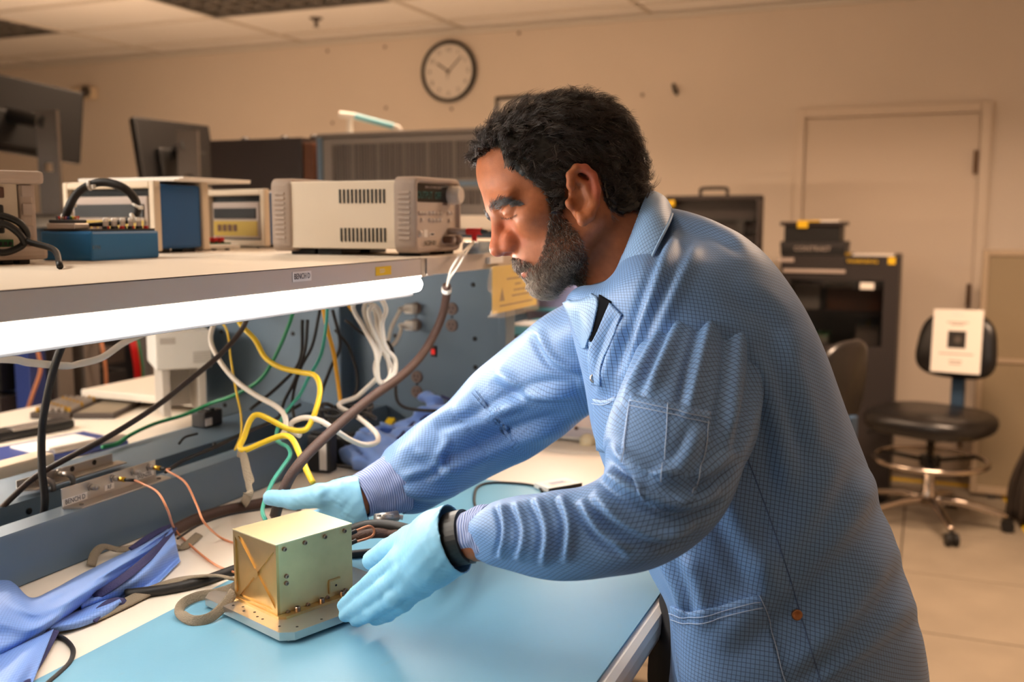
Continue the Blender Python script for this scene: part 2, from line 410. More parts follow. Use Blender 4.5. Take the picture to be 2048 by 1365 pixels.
# ESD mat
MY1 = .785; MX1 = float(at(1000, 966, Z=T)[0])
em = MB().prism([(-.55, FE + .016), (MX1 - .03, FE + .016), (MX1, FE + .046), (MX1, MY1 - .03), (MX1 - .03, MY1), (-.55, MY1)], T + .0001, T + .0028).build('esd_mat', 'mat_blue')
def matnodes():
    m = MATS['mat_blue']; nt = m.node_tree; b = nt.nodes['Principled BSDF']
    src = b.inputs['Base Color'].links[0].from_socket
    tc = nt.nodes.new('ShaderNodeTexCoord'); mp = nt.nodes.new('ShaderNodeMapping'); mp.inputs['Scale'].default_value = (5, 9, 1); mp.inputs['Rotation'].default_value = (0, 0, .6)
    w = nt.nodes.new('ShaderNodeTexNoise'); w.inputs['Scale'].default_value = 3.0; w.inputs['Detail'].default_value = 9; w.inputs['Distortion'].default_value = 2.5
    nt.links.new(tc.outputs['Object'], mp.inputs[0]); nt.links.new(mp.outputs[0], w.inputs['Vector'])
    r = nt.nodes.new('ShaderNodeMapRange'); r.inputs[1].default_value = .66; r.inputs[2].default_value = .74; r.inputs[3].default_value = 0; r.inputs[4].default_value = .35
    nt.links.new(w.outputs[0], r.inputs[0])
    mx = nt.nodes.new('ShaderNodeMix'); mx.data_type = 'RGBA'; mx.inputs[7].default_value = (*lin((118, 156, 172)), 1)
    nt.links.new(r.outputs[0], mx.inputs[0]); nt.links.new(src, mx.inputs[6]); nt.links.new(mx.outputs[2], b.inputs['Base Color'])
matnodes()
tag(em, 'light blue rubber mat covering the front of the workbench', 'mat')

# ------------------------------------------------------------------ lit tubes under the shelves
tubem = mat('tube_glow', (255, 250, 240), .4, emit=(*TUBE_COL, TUBE_POWER))
mat('fixture_grey', (84, 84, 86), .5, .2)
def tube_light(x0, x1, y, z, label):
    t = thing('tube_light', label, 'tube light', ((x0 + x1) / 2, y, z))
    MB().box(x0 - .01, x1 - .004, y + .006, y + .030, z - .020, z + .009, .003).build('housing', 'fixture_grey', t)
    r = .0118
    g = MB().lathe((x0, y, z), (1, 0, 0), [(0, 0), (r * .6, .002), (r, .008), (r, x1 - x0 - .008), (r * .7, x1 - x0 - .001), (0, x1 - x0)], 20)
    g.build('glow_tube', tubem, t, True)
TX1 = float(at(836, 565, Y=SY + .0135)[0])
tube_light(TX1 - 1.22, TX1, SY + .0135, S - .030 - .0135, 'glowing white tube light under the front edge of the near shelf')
tube_light(TX1 - 1.3, TX1 - .1, 1.60, S - .030 - .0135, 'lit tube light under the far edge of the shelf, over the far bench side')
tube_light(1.98, 2.75, .80, S - .030 - .0135, 'lit tube light under the shelf beyond the end panel')

# ------------------------------------------------------------------ far bench with rack, monitors
fb = thing('far_bench', 'far blue bench with a cream shelf holding rack and monitors', 'workbench', (3.4, 2.8, 0))
FX = 2.97; FZ = float(at(955, 431, X=FX)[2])
MB().box(FX, FX + .85, 1.05, 5.6, FZ - .045, FZ, .004).build('shelf_board', lam, fb)
MB().box(FX + .02, FX + .83, 1.10, 1.14, 0, FZ - .046).build('side_panel', bluem, fb)
MB().box(FX + .02, FX + .83, 3.3, 3.34, 0, FZ - .046).build('side_panel', bluem, fb)
MB().box(FX + .02, FX + .83, 5.5, 5.54, 0, FZ - .046).build('side_panel', bluem, fb)
MB().box(FX + .10, FX + .14, 1.15, 5.49, .3, FZ - .05).build('back_panel', 'steel_blue_dark', fb)

def fill_tube_y(x, y0, y1, z, label):  # unseen warm tubes, added to brighten the far wall and ceiling
    t = thing('tube_light', label, 'tube light', (x, (y0 + y1) / 2, z))
    MB().box(x - .034, x - .012, y0 - .01, y1 + .01, z - .018, z + .012, .003).build('housing', 'fixture_grey', t)
    MB().lathe((x, y0, z), (0, 1, 0), [(0, 0), (.011, .006), (.011, y1 - y0 - .006), (0, y1 - y0)], 16).build('glow_tube', mat('far_fill_glow_%d' % (y0 > 3), (255, 250, 240), .4, emit=(*FAR_FILL_COL, FAR_FILL_POWER[y0 > 3])), t, True)
fill_tube_y(FX + .885, 1.15, 2.65, FZ - .022, 'added fill tube hidden behind the far bench shelf, right half')
fill_tube_y(FX + .885, 3.2, 4.7, FZ - .022, 'added fill tube hidden behind the far bench shelf, left half')
# unseen bench added to carry a fill light for shelf and shoulders
lb = thing('added_left_bench', 'added blue steel bench out of view on the left, carrying the fill light', 'workbench', (.2, 3.2, 0))
MB().box(-.9, 1.0, 2.85, 3.55, .91, .95, .006).build('table_top', lam, lb); MB().box(-.9, 1.0, 2.78, 3.2, 1.86, 1.895, .004).build('shelf_board', lam, lb)
for x in (-.85, .93):
    MB().box(x, x + .05, 3.24, 3.30, 0, 1.92, .003).build('upright', bluem, lb); MB().box(x, x + .05, 2.9, 3.24, 1.82, 1.859).build('shelf_bracket', bluem, lb); MB().box(x, x + .05, 2.9, 2.96, 0, .909, .003).build('leg', bluem, lb)
sf = thing('fill_fixture', 'added three-tube fill light under the shelf of the unseen left bench', 'tube light', (.1, 2.85, 1.8))
MB().box(-.75, .85, 2.80, 2.96, 1.835, 1.8595, .004).build('reflector', 'white_plastic', sf)
for y in (2.81, 2.865, 2.92): MB().lathe((-.7, y, 1.815), (1, 0, 0), [(0, 0), (.0125, .006), (.0125, 1.494), (0, 1.5)], 14).build('glow_tube', mat('side_fill_glow', (255, 250, 240), .4, emit=(*SIDE_FILL_COL, SIDE_FILL_POWER)), sf, True)
for x in (-.72, .81): MB().box(x, x + .02, 2.805, 2.93, 1.80, 1.836).build('tube_holder', 'white_plastic', sf)
mat('rack_grey', (128, 118, 110), .5, .2); mat('rack_dark', (44, 40, 40), .6)
def pxr(x0, x1, y0, y1, X):   # a rectangle of the photo on a plane X: returns Y0,Y1,Z0,Z1 (Y0<Y1)
    ym = (y0 + y1) / 2
    return float(at(x1, ym, X=X)[1]), float(at(x0, ym, X=X)[1]), float(at((x0 + x1) / 2, y1, X=X)[2]), float(at((x0 + x1) / 2, y0, X=X)[2])
RX = 3.02; mat('rack_fin', (84, 74, 70), .6)
Y0, Y1, Z0, Z1 = pxr(634, 985, 262, 430, RX); Z0 = FZ
rk = thing('rack_case', 'grey rack cabinet with perforated vent panels behind the power supply', 'rack', (RX, (Y0 + Y1) / 2, Z0))
h = Z1 - Z0
zs = [Z0, Z0 + h * .09, Z0 + h * .34, Z0 + h * .40, Z0 + h * .94, Z1]
MB().box(RX + .02, RX + .45, Y0, Y1, Z0, Z1, .004).build('body', 'rack_grey', rk)
MB().box(RX, RX + .02, Y1 - .022, Y1, Z0, Z1 - .012, .003).build('corner_post', bluem, rk)
MB().box(RX, RX + .02, Y0, Y0 + .022, Z0, Z1 - .012, .003).build('corner_post', bluem, rk)
MB().box(RX, RX + .02, Y0, Y1, Z1 - .012, Z1 + .002, .002).build('top_rail', 'rack_grey', rk)
MB().box(RX + .003, RX + .02, Y0 + .024, Y1 - .024, Z0 + .001, zs[1]).build('bottom_rail', 'rack_grey', rk)
MB().box(RX + .001, RX + .02, Y0 + .024, Y1 - .024, zs[2], zs[3], .004).build('middle_rail', bluem, rk)
def vent(z0, z1, mx):
    y0, y1 = Y0 + .024, Y1 - .024
    p = MB()
    p.box(RX + .006, RX + .014, y0, y1, z1 - mx * .6, z1); p.box(RX + .006, RX + .014, y0, y1, z0, z0 + .010)
    p.box(RX + .006, RX + .014, y1 - mx, y1, z0 + .010, z1 - mx * .6); p.box(RX + .006, RX + .014, y0, y0 + .015, z0 + .010, z1 - mx * .6)
    o = p.build('vent_frame', 'rack_grey', rk)
    MB().box(RX + .0165, RX + .0185, y0, y1, z0, z1).build('vent_backing', 'rack_dark', rk)
    for i in range(24):
        yy = y0 + .02 + (y1 - mx - y0 - .03) * i / 23; MB().box(RX + .0135, RX + .0165, yy - .004, yy + .004 + .004 * (i % 3), z0 + .004, z1 - .004).build('cooling_fin', 'rack_fin' if i % 4 else 'rack_grey', rk)
    g = MB(); n = 52
    for i in range(n + 1):
        yy = y0 + .015 + (y1 - mx - y0 - .015) * i / n; g.box(RX + .009, RX + .012, yy - .0011, yy + .0011, z0 + .01, z1 - mx * .6)
    nz = int((z1 - z0) / .0092)
    for i in range(nz + 1):
        zz = z0 + .01 + (z1 - mx * .6 - z0 - .01) * i / nz; g.box(RX + .0092, RX + .0118, y0 + .015, y1 - mx, zz - .001, zz + .001)
    g = g.build('perforated_mesh', 'rack_grey', rk); g['kind'] = 'stuff'
vent(zs[3], zs[4], .035); vent(zs[1], zs[2], .02)
# light blue handled tool on the rack
mat('sky_plastic', (120, 190, 205), .4)
hx = RX + .15
ht = thing('desk_lamp', 'small white folding lamp with pale blue arm on the grey rack', 'lamp', at(720, 258, X=hx))
zt = Z1
p1, p2 = at(697, 232, X=hx), at(795, 258, X=hx)
b0 = at(700, 262, X=hx); b0[2] = zt
MB().box(hx - .04, hx + .04, b0[1] - .06, b0[1] + .04, zt, zt + .012, .005).build('base', 'white_plastic', ht)
MB().box(hx - .008, hx + .008, b0[1] - .008, b0[1] + .008, zt + .012, p1[2] + .004, .003).build('post', 'white_plastic', ht)
q1 = p1 + np.array([0, .035, .006]); MB().cyl(q1, p1 + np.array([0, -.03, -.003]), .012, n=12).build('head', 'white_plastic', ht)
MB().cyl(p1 + np.array([0, -.03, -.003]), p2 + np.array([0, .012, .008]), .011, n=12).build('arm', 'sky_plastic', ht)
MB().tube([p2 + np.array([0, .013, .008]), p2 + np.array([0, -.004, .004]), p2 + np.array([0, -.012, -.012]), [hx, p2[1] - .012, zt + .004]], .009, 8).build('arm_end', 'white_plastic', ht)
# dark computer case
X_ = 3.1; Y0, Y1, Z0_, Z1_ = pxr(421, 626, 277, 430, X_)
dc = thing('computer_case', 'dark brown-black computer case between monitor and grey rack', 'computer', (X_, (Y0 + Y1) / 2, FZ))
mat('case_dark', (48, 38, 36), .45); mat('wood_strip', (92, 52, 26), .5)
MB().box(X_, X_ + .45, Y0 + .045, Y1, FZ + .012, Z1_, .006).build('body', 'case_dark', dc)
MB().box(X_ + .004, X_ + .44, Y0, Y0 + .044, FZ + .012, Z1_ - .02, .006).build('side_panel', 'wood_strip', dc)
MB().box(X_ + .002, X_ + .446, Y0 + .002, Y1 - .002, FZ, FZ + .012).build('foot_frame', 'black_plastic', dc)
for yy in (.12, .3, .43):
    MB().lathe((X_ + .06, Y1 - yy, Z1_ - .002), (0, 0, 1), [(.016, 0), (.016, .008), (.010, .014), (0, .015)], 12).build('rubber_foot', 'black_plastic', dc)
# monitors seen from behind
def monitor(name, label, tl, tr, br, bl, kk, post_px, post_top, label_hole=True):
    """corners in photo pixels with depths"""
    P = [at(*c, k=k) for c, k in zip((tl, tr, br, bl), kk)]
    tlw, trw, brw, blw = [Vector(p) for p in P]
    x_ = (trw - tlw).normalized(); n_ = x_.cross((blw - tlw)).normalized()   # points away from or to the camera
    if n_.dot(Vector(FWD)) > 0: n_ = -n_
    z_ = n_.cross(x_); 
    if z_.z < 0: z_ = -z_
    w = ((trw - tlw).length + (brw - blw).length) / 2; hh = ((tlw - blw).length + (trw - brw).length) / 2
    c = (tlw + trw + brw + blw) / 4
    M = basis(c, x_, -n_, z_)            # local y points away from camera (screen side)
    base_z = FZ
    t = thing(name, label, 'monitor', (c.x, c.y, base_z))
    MB(M).box(-w / 2, w / 2, -.018, .012, -hh / 2, hh / 2, .008).build('back_shell', mat('monitor_black', (24, 22, 22), .42), t)
    MB(M).box(-w / 2 + .004, w / 2 - .004, .012, .016, -hh / 2 + .004, hh / 2 - .004).build('screen', 'black_plastic', t)
    MB(M).box(-w * .30, w * .34, -.045, -.017, -hh * .42, hh * .05, .012).build('housing_bump', 'black_plastic', t)
    # stand
    sp = at(*post_px, k=kk[1] * .5 + kk[0] * .5 - .12); tp_ = at(post_px[0], post_top, k=kk[1] * .5 + kk[0] * .5 - .12)
    Ms = basis(Vector((sp[0], sp[1], base_z)), Vector(RGT), Vector((FWD[0], FWD[1], 0)).normalized(), Vector((0, 0, 1)))
    hp = tp_[2] - base_z; m = MB(Ms); ww = .042
    r = .017; hz = max(.05, sp[2] - base_z)
    for s_ in (-1, 1): m.box(min(s_ * ww, s_ * (r)), max(s_ * ww, s_ * r), -.012, .012, .01, hp)
    m.box(-r, r, -.012, .012, .01, hz - r); m.box(-r, r, -.012, .012, hz + r, hp)
    m.build('stand_post', 'stand_grey', t)
    MB(Ms).lathe((0, -.013, hz), (0, 1, 0), [(r * 1.4, 0), (r * 1.4, .026)], 16).build('cable_ring', 'dark_plastic', t) if not label_hole else None
    dv = (c + n_ * .02) - Ms @ Vector((0, .0, hp - .03))
    MB().cyl(Ms @ Vector((0, .0, hp - .05)), c - n_ * .0 + Vector((0, 0, 0)), .03, n=12).build('mount', 'black_plastic', t)
    MB(Ms).box(-.13, .13, -.09, .12, 0, .012, .005).build('stand_base', 'stand_grey', t)
    return t
mat('stand_grey', (92, 84, 78), .4, .4)
monitor('monitor', 'large dark monitor on a grey stand at the left edge, seen from behind', (-150, 118), (160, 186), (166, 317), (-160, 292), (3.85, 4.3, 4.3, 3.85), (100, 335), 222)
monitor('monitor', 'dark monitor with tilted back seen behind the blue instruments, left of the computer case', (264, 234), (417, 253), (424, 376), (284, 372), (4.0, 4.35, 4.35, 4.0), (379, 356), 262)

# ------------------------------------------------------------------ things on the wall and ceiling
c = at(900, 144, X=WX); r = abs(at(900, 82, X=WX)[2] - at(900, 206, X=WX)[2]) / 2
ck = thing('wall_clock', 'round wall clock with black rim and white face', 'clock', c)
MB().lathe((WX, c[1], c[2]), (-1, 0, 0), [(r * .97, 0), (r, .012), (r, .03), (r * .96, .038), (r * .90, .036), (r * .885, .016)], 48).build('rim', 'black_plastic', ck, True)
MB().lathe((WX - .001, c[1], c[2]), (-1, 0, 0), [(r * .9, 0), (r * .885, .021), (0, .0211)], 40).build('face', 'clock_face', ck)
Mc = front((WX - .0225, c[1], c[2]), (-1, 0, 0))
mat('clock_ink', (70, 52, 44), .6)
for i in range(1, 13):
    a = PI / 2 - i * PI / 6; text('numeral', str(i), r * .2, Mc @ Matrix.Translation((r * .7 * math.cos(a), r * .7 * math.sin(a), 0)), 'clock_ink', ck)
def hand(ang, l0, l1, w):
    a = math.radians(90 - ang); R = Matrix.Rotation(a, 4, 'Z')
    MB(Mc @ R).box(-l0, l1, -w, w, .001, .0025).build('hand', 'clock_ink', ck)
hand(304, .01, r * .5, .0055); hand(46, .02, r * .66, .004); hand(190, .01, r * .25, .002)
MB(Mc).cyl((0, 0, .001), (0, 0, .005), .011, n=14).build('hub', 'clock_ink', ck)
# emergency light
c = at(186, 188, X=WX); el = thing('emergency_light', 'cream emergency light with round lamp on the far wall by the monitor', 'emergency light', c)
mat('cream_plastic', (226, 206, 176), .5)
MB().box(WX - .07, WX, c[1] - .055, c[1] + .17, c[2] - .045, c[2] + .045, .02).build('body', 'cream_plastic', el)
MB().lathe((WX - .07, c[1] - .005, c[2] + .008), (-1, 0, -.1), [(.040, -.01), (.040, .018), (.034, .022), (.03, .012), (0, .01)], 20).build('lamp_head', 'stand_grey', el, True)
# frame at the man's head
Y0, Y1, Z0, Z1 = pxr(993, 1100, 192, 262, WX)
pf = thing('picture_frame', 'dark-framed small notice on the far wall behind the man\'s head', 'picture', (WX, (Y0 + Y1) / 2, Z0))
MB().box(WX - .02, WX, Y1 - .02, Y1, Z0, Z1).box(WX - .02, WX, Y0, Y0 + .02, Z0, Z1).box(WX - .02, WX, Y0 + .02, Y1 - .02, Z0, Z0 + .02).box(WX - .02, WX, Y0 + .02, Y1 - .02, Z1 - .02, Z1).build('frame', 'dark_plastic', pf)
MB().box(WX - .012, WX - .001, Y0 + .02, Y1 - .02, Z0 + .02, Z1 - .02).build('sheet', 'clock_face', pf)
# dark hook on wall
c = at(1352, 181, X=WX); hk = thing('wall_hook', 'small dark hook on the far wall right of the man\'s head', 'hook', c)
MB().tube([(WX - .002, c[1] + .015, c[2] + .03), (WX - .02, c[1] + .008, c[2] + .015), (WX - .028, c[1] - .004, c[2] - .008), (WX - .02, c[1] - .012, c[2] - .03)], [.006, .010, .014, .006], 8).build('hook_arm', 'dark_plastic', hk, True)
MB().lathe((WX, c[1] + .015, c[2] + .03), (-1, 0, 0), [(.012, 0), (.010, .006)], 10).build('plate', 'dark_plastic', hk)
mat('hole', (120, 88, 64), .8)
for i, (x, y) in enumerate(((655, 102), (770, 94), (772, 216), (903, 218), (1038, 66), (665, 246), (1285, 190))):
    c = at(x, y, X=WX); o = MB().lathe((WX + .001, c[1], c[2]), (-1, 0, 0), [(.011, 0), (.011, .002), (.006, .0035), (0, .0036)], 10).build('wall_plug', 'hole', wf)
# sprinkler
c = at(632, 38, Z=CZ); sp = thing('fire_sprinkler', 'small dark sprinkler head on the ceiling', 'sprinkler', c)
MB().lathe((c[0], c[1], CZ + .006), (0, 0, -1), [(.04, 0), (.04, .004), (.03, .008), (.012, .02), (.009, .045)], 16).build('escutcheon', 'stand_grey', sp, True)
MB().lathe((c[0], c[1], CZ - .04), (0, 0, -1), [(.009, 0), (.022, .006), (.004, .008)], 12).build('deflector', 'stand_grey', sp)
# ================================================================== instruments on the shelf
mat('beige', (222, 206, 184), .45, noise=.02, nscale=10); mat('bumper', (178, 160, 146), .6)
mat('panel_beige', (205, 188, 172), .5); mat('panel_grey', (176, 160, 150), .5)
mat('red_plastic', (205, 30, 30), .35); mat('green_seg', (30, 70, 62), .4, emit=(.02, .16, .12, .15))
mat('display_black', (22, 20, 20), .2); mat('knob', (214, 202, 190), .4); mat('brown_plastic', (90, 60, 46), .5)
FY = .775
X0 = float(at(832, 512, Y=FY)[0]); X1 = float(at(923, 500, Y=FY)[0])
ZB = S + .006; ZT = float(at(832, 352, X=X0)[2])
RYp = float(at(497, 510, X=X0)[1]) if False else .775 + .285
ps = thing('power_supply', 'beige bench power supply with grey bumpers and black display on the shelf', 'power supply', ((X0 + X1) / 2, FY + .14, S))
by0, by1 = FY + .036, RYp - .035
MB().box(X0 + .005, X1 - .005, by0 - .01, by1 + .01, ZB + .006, ZT - .006, .002).build('body', 'beige', ps)
def bumper(y0, y1, name):
    m = MB()
    # rounded frame section swept round: ring of outer and inner loops
    def loop(y, ins, r=.014):
        x0, x1, z0, z1 = X0 + ins, X1 - ins, ZB + ins, ZT - ins; pts = []
        for cx, cz, a0 in ((x1 - r, z1 - r, 0), (x0 + r, z1 - r, 90), (x0 + r, z0 + r, 180), (x1 - r, z0 + r, 270)):
            for j in range(5):
                a = math.radians(a0 + 22.5 * j); pts.append((cx + r * math.cos(a), y, cz + r * math.sin(a)))
        return pts
    L = [loop(y0 + .006, .009, .008), loop(y0, .007, .010), loop(y0 + .0, .003, .012), loop(y0 + .004, 0), loop(y1 - .003, 0), loop(y1, .004, .012)]
    vs_ = sum(L, []); n = 20; fs = []
    for j in range(len(L) - 1):
        for i in range(n): fs.append((j * n + i, j * n + (i + 1) % n, (j + 1) * n + (i + 1) % n, (j + 1) * n + i))
    m.add(vs_, fs); o = m.build(name, 'bumper', ps); autosmooth(o, 50); return o
bumper(FY, FY + .042, 'front_bumper')
rb_ = bumper(RYp - .04, RYp, 'rear_bumper')
rm = MB()
for i in range(10):   # grip ribs on the bumpers
    z = ZB + .024 + (ZT - ZB - .05) * i / 9
    MB().box(X0 - .0018, X0 + .002, FY + .010, FY + .032, z - .0022, z + .0022, .001).build('grip_rib', 'bumper', ps)
    MB().box(X0 - .0018, X0 + .002, RYp - .030, RYp - .010, z - .0022, z + .0022, .001).build('grip_rib', 'bumper', ps)
slot = MB().box(-.0012, .0004, -.0016, .0016, -.0115, .0115).mesh('vent_slot'); slot.materials.append(MATS['black_plastic'])
for row, (xa, xb, yc) in enumerate(((680, 768, 393), (683, 770, 470))):
    for i in range(12):
        p = at(xa + (xb - xa) * i / 11, yc + i * .15 * (1 if row else -1) * .3, X=X0 + .0048)
        o = bpy.data.objects.new('vent_slot', slot); COL.objects.link(o); o.location = Vector((X0 + .0049, p[1], p[2])); o.parent = ps; o.matrix_parent_inverse = pinv(ps)
MB().box(X0 + .008, X1 - .008, FY + .006, FY + .03, ZB + .008, ZT - .008).build('front_panel', 'panel_beige', ps)
W_, H_ = X1 - X0 - .018, ZT - ZB - .018
Mf = basis((X0 + .009, FY + .006, ZB + .009), (W_, 0, 0), (0, 0, H_), (0, -1, 0))   # u, v in 0..1, z out in metres
def pf_box(u0, u1, v0, v1, d, name, m_, par=None): return MB(Mf).box(u0, u1, v0, v1, -.0005, d).build(name, m_, par or ps)
pf_box(.0, 1.0, .70, .985, .001, 'display', 'display_black')
M1 = basis((X0 + .009, FY + .0045, ZB + .009), (1, 0, 0), (0, 0, 1), (0, -1, 0))
text('display_digits', 'OUTPUT  OFF', .0175, M1 @ Matrix.Translation((W_ * .04, H_ * .80, 0)), 'green_seg', ps, 'LEFT', sx=.8)
text('lettering', 'NCSM 001', .0125, M1 @ Matrix.Translation((W_ * .18, H_ * .055, .001)), 'ink', ps, 'LEFT', sx=.8)
text('lettering', 'E3641A  DC POWER SUPPLY', .006, M1 @ Matrix.Translation((W_ * .22, H_ * .93, 0)), 'panel_grey', ps, 'LEFT', sx=.8)
kx = X0 + .009 + W_ * .84; kz = ZB + .009 + H_ * .82
MB().lathe((kx, FY + .005, kz), (0, -1, 0), [(.0165, 0), (.0165, .004), (.0155, .018), (.0135, .021), (0, .0212)], 24).build('knob', 'knob', ps, 'auto')
for (u, v) in [(.10, .54), (.17, .54), (.24, .54)] + [(.34 + .085 * i, .54) for i in range(4)] + [(.34 + .085 * i, .43) for i in range(4)] + [(.15, .43), (.80, .54), (.88, .55), (.82, .42)]:
    MB(Mf).box(u - .026, u + .026, v - .02, v + .02, 0, .003).build('button', 'knob', ps)
    MB(Mf).box(u - .024, u + .024, v - .042, v - .026, 0, .0005).build('button_legend', 'panel_grey', ps)
pf_box(.66, .76, .655, .70, .001, 'panel_patch', 'brown_plastic')
pf_box(.19, .28, .15, .27, .0008, 'sticker', 'paper'); pf_box(.33, .44, .17, .22, .0008, 'sticker', 'paper'); pf_box(.35, .43, .18, .21, .001, 'barcode', 'ink')
MB().lathe((X0 + .009 + W_ * .07, FY + .005, ZB + .009 + H_ * .21), (0, -1, 0), [(.006, 0), (.006, .003), (.0045, .006), (0, .0062)], 14).build('power_button', 'knob', ps, True)
for i in range(4):
    u = .68 + .09 * i; x = X0 + .009 + W_ * u; z = ZB + .009 + H_ * .10
    MB().lathe((x, FY + .005, z), (0, -1, 0), [(.0065, 0), (.0065, .012), (.005, .014), (0, .0141)], 12).build('terminal', ('panel_grey' if i % 2 else 'brown_plastic'), ps, 'auto')
for x in (X0 + .03, X1 - .05):
    MB().box(x, x + .035, FY + .008, FY + .05, S, ZB + .004, .002).build('foot', 'black_plastic', ps)
    MB().box(x, x + .035, RYp - .07, RYp - .02, S, ZB + .004, .002).build('foot', 'black_plastic', ps)
    MB().box(x, x + .06, FY + .16, FY + .21, S, ZB + .006, .002).build('foot', 'black_plastic', ps)
# banana plugs
zp = ZB + .009 + H_ * .235; xp = X0 + .009 + W_ * .80
bp = thing('banana_plug', 'red stacking banana plug in the power supply front with white lead', 'plug', (xp, FY, zp))
MB().cyl((xp, FY + .005, zp), (xp, FY - .030, zp), .0062, .0052, 14).build('sleeve', 'panel_grey', bp, True)
MB().cyl((xp, FY - .030, zp), (xp, FY - .058, zp), .0062, n=14).build('plug_body', 'red_plastic', bp)
MB().cyl((xp, FY - .058, zp), (xp, FY - .068, zp), .005, .003, 14).build('plug_tip', 'black_plastic', bp)
MB().cyl((xp, FY - .044, zp - .003), (xp, FY - .044, zp - .018), .0048, n=12).build('side_socket', 'red_plastic', bp)

# grey instrument with its rear panel to the camera
a = at(97, 527, Z=S); fx = np.array([.93, -.36, 0]); fx /= np.linalg.norm(fx); fy = np.array([-fx[1], fx[0], 0])
MI = basis(a - fx * .23, fx, fy, (0, 0, 1))     # x across rear panel 0..0.23, y into the body, z up from the shelf
gi = thing('grey_instrument', 'grey instrument at the left edge of the shelf with rear connectors facing us', 'instrument', a)
hI = (530 - 352) / 1991 * 1.40
MB(MI).box(.0, .222, .012, .20, .014, hI - .006, .003).build('body', 'panel_grey', gi)
MB(MI).box(.004, .196, .008, .0125, .022, hI - .014).build('rear_panel', 'beige', gi)
for z0, z1 in ((.006, .024), (hI - .016, hI + .002)):
    MB(MI).box(-.004, .226, -.014, .206, z0, z1, .006).build('bumper', 'bumper', gi)
MB(MI).box(.198, .216, .004, .02, .024, hI - .016, .003).build('side_column', 'bumper', gi)
for z in (.045, .075, .10): MB(MI).box(.200, .214, .0005, .0042, z - .008, z + .008, .001).build('latch', 'panel_grey', gi)
for i in range(6): MB(MI).box(.08 + .022 * i, .095 + .022 * i, -.002, .03, 0, .0065, .002).build('foot', 'dark_plastic', gi)
MB(MI).box(.138, .178, .002, .009, hI - .035, hI - .020, .002).build('serial_port', 'brown_plastic', gi)
MB(MI).box(.146, .170, .0005, .0025, hI - .032, hI - .023, .001).build('port_socket', 'ink', gi)
MB(MI).box(.134, .176, .001, .009, hI - .083, hI - .044, .003).build('power_inlet', 'black_plastic', gi)
MB(MI).box(.150, .185, .0, .009, .020, .034).build('terminal_block', mat('green_pcb', (30, 90, 45), .5), gi)
for i in range(5): MB(MI).box(.153 + .0065 * i, .157 + .0065 * i, -.001, .001, .026, .031).build('terminal_slot', 'ink', gi)
MB(MI).box(.152, .162, -.002, .0, .021, .025).build('red_lever', 'red_plastic', gi)
MB(MI).box(.145, .172, .0072, .0082, .042, .060).build('rating_label', 'paper', gi)
MB(MI).lathe((.105, .008, hI * .42), (0, -1, 0), [(.028, 0), (.028, .003), (.022, .004), (.021, .001), (0, .001)], 28).build('fan_guard', 'black_plastic', gi)
text('lettering', 'RS-232', .006, MI @ basis((.122, .0075, hI - .025), (1, 0, 0), (0, 0, 1), (0, -1, 0)), 'ink', gi)
def LI(x, y, z): return np.array(MI @ Vector((x, y, z)))
pcord = thing('mains_lead', 'thick black mains cord looped at the back of the left instrument', 'cord', a)
MB().tube([LI(.150, .0, hI - .060), LI(.160, -.022, hI - .058), LI(.182, -.032, hI - .068), LI(.192, -.03, hI - .085), LI(.185, -.026, hI - .10), LI(.160, -.024, hI - .108), LI(.142, -.024, hI - .094), LI(.145, -.028, hI - .076), LI(.163, -.032, hI - .07), LI(.18, -.036, hI - .083), LI(.188, -.036, hI - .098)], .0048, 8).build('loop', 'black_plastic', pcord, True)
MB().cyl(LI(.150, .0, hI - .062), LI(.160, -.018, hI - .060), .011, .008, 12).build('connector', 'black_plastic', pcord)
e0 = LI(.188, -.036, hI - .098); e1 = at(108, 500, k=1.30); e2 = at(120, 533, Z=S + .004)
MB().tube([LI(.180, -.036, hI - .083), e0 + np.array([0, -.006, .004]), e1, e2], .0042, 8).build('lead', 'black_plastic', pcord, True)

# blue project box with cable loop
c0 = at(184, 523, Z=S); bx0, by_ = c0[0], c0[1]
bw = float(at(319, 500, Y=by_)[0]) - bx0; bd = .10; bh = (523 - 464) / 1991 * 1.48
pb = thing('blue_project_box', 'low blue box with row of connectors and black cable loop on the shelf', 'project box', c0)
mat('box_blue', (28, 104, 160), .4, noise=.06, nscale=18)
MB().box(bx0, bx0 + bw, by_, by_ + bd, S, S + bh, .004).build('body', 'box_blue', pb)
MB().box(bx0 + .004, bx0 + bw - .004, by_ + .004, by_ + bd - .004, S + bh, S + bh + .003).build('top_plate', 'dark_plastic', pb)
MB().box(bx0 - .001, bx0 + .028, by_ + .03, by_ + .085, S + bh + .003, S + bh + .012, .002).build('connector_shell', 'alu', pb)
MB().box(bx0 + .001, bx0 + .026, by_ + .032, by_ + .083, S + bh + .012, S + bh + .017, .002).build('connector_cap', 'black_plastic', pb)
mat('pin_white', (235, 228, 220), .3)
for i in range(11):
    x = bx0 + .040 + (bw - .055) * i / 10; y = by_ + .012 + (i % 2) * .004
    sw = thing('x', None, None) if False else None
    MB().cyl((x, y, S + bh + .003), (x, y, S + bh + .007), .004, n=10).build('socket_base', 'red_plastic' if i % 3 == 1 else 'black_plastic', pb)
    MB().cyl((x, y, S + bh + .007), (x, y, S + bh + .014), .0026, n=10).build('terminal_post', 'alu', pb)
    MB().lathe((x, y, S + bh + .014), (0, 0, 1), [(.0028, 0), (.003, .003), (.0015, .006), (0, .0062)], 10).build('terminal_tip', 'pin_white', pb, True)
text('lettering', 'RTN', .008, front((bx0 + .01, by_ - .0002, S + bh * .45)), 'steel_blue', pb)
lp = thing('cable_loop', 'black sleeved cable loop with white ties on the blue box', 'cable', (bx0, by_, S + bh))
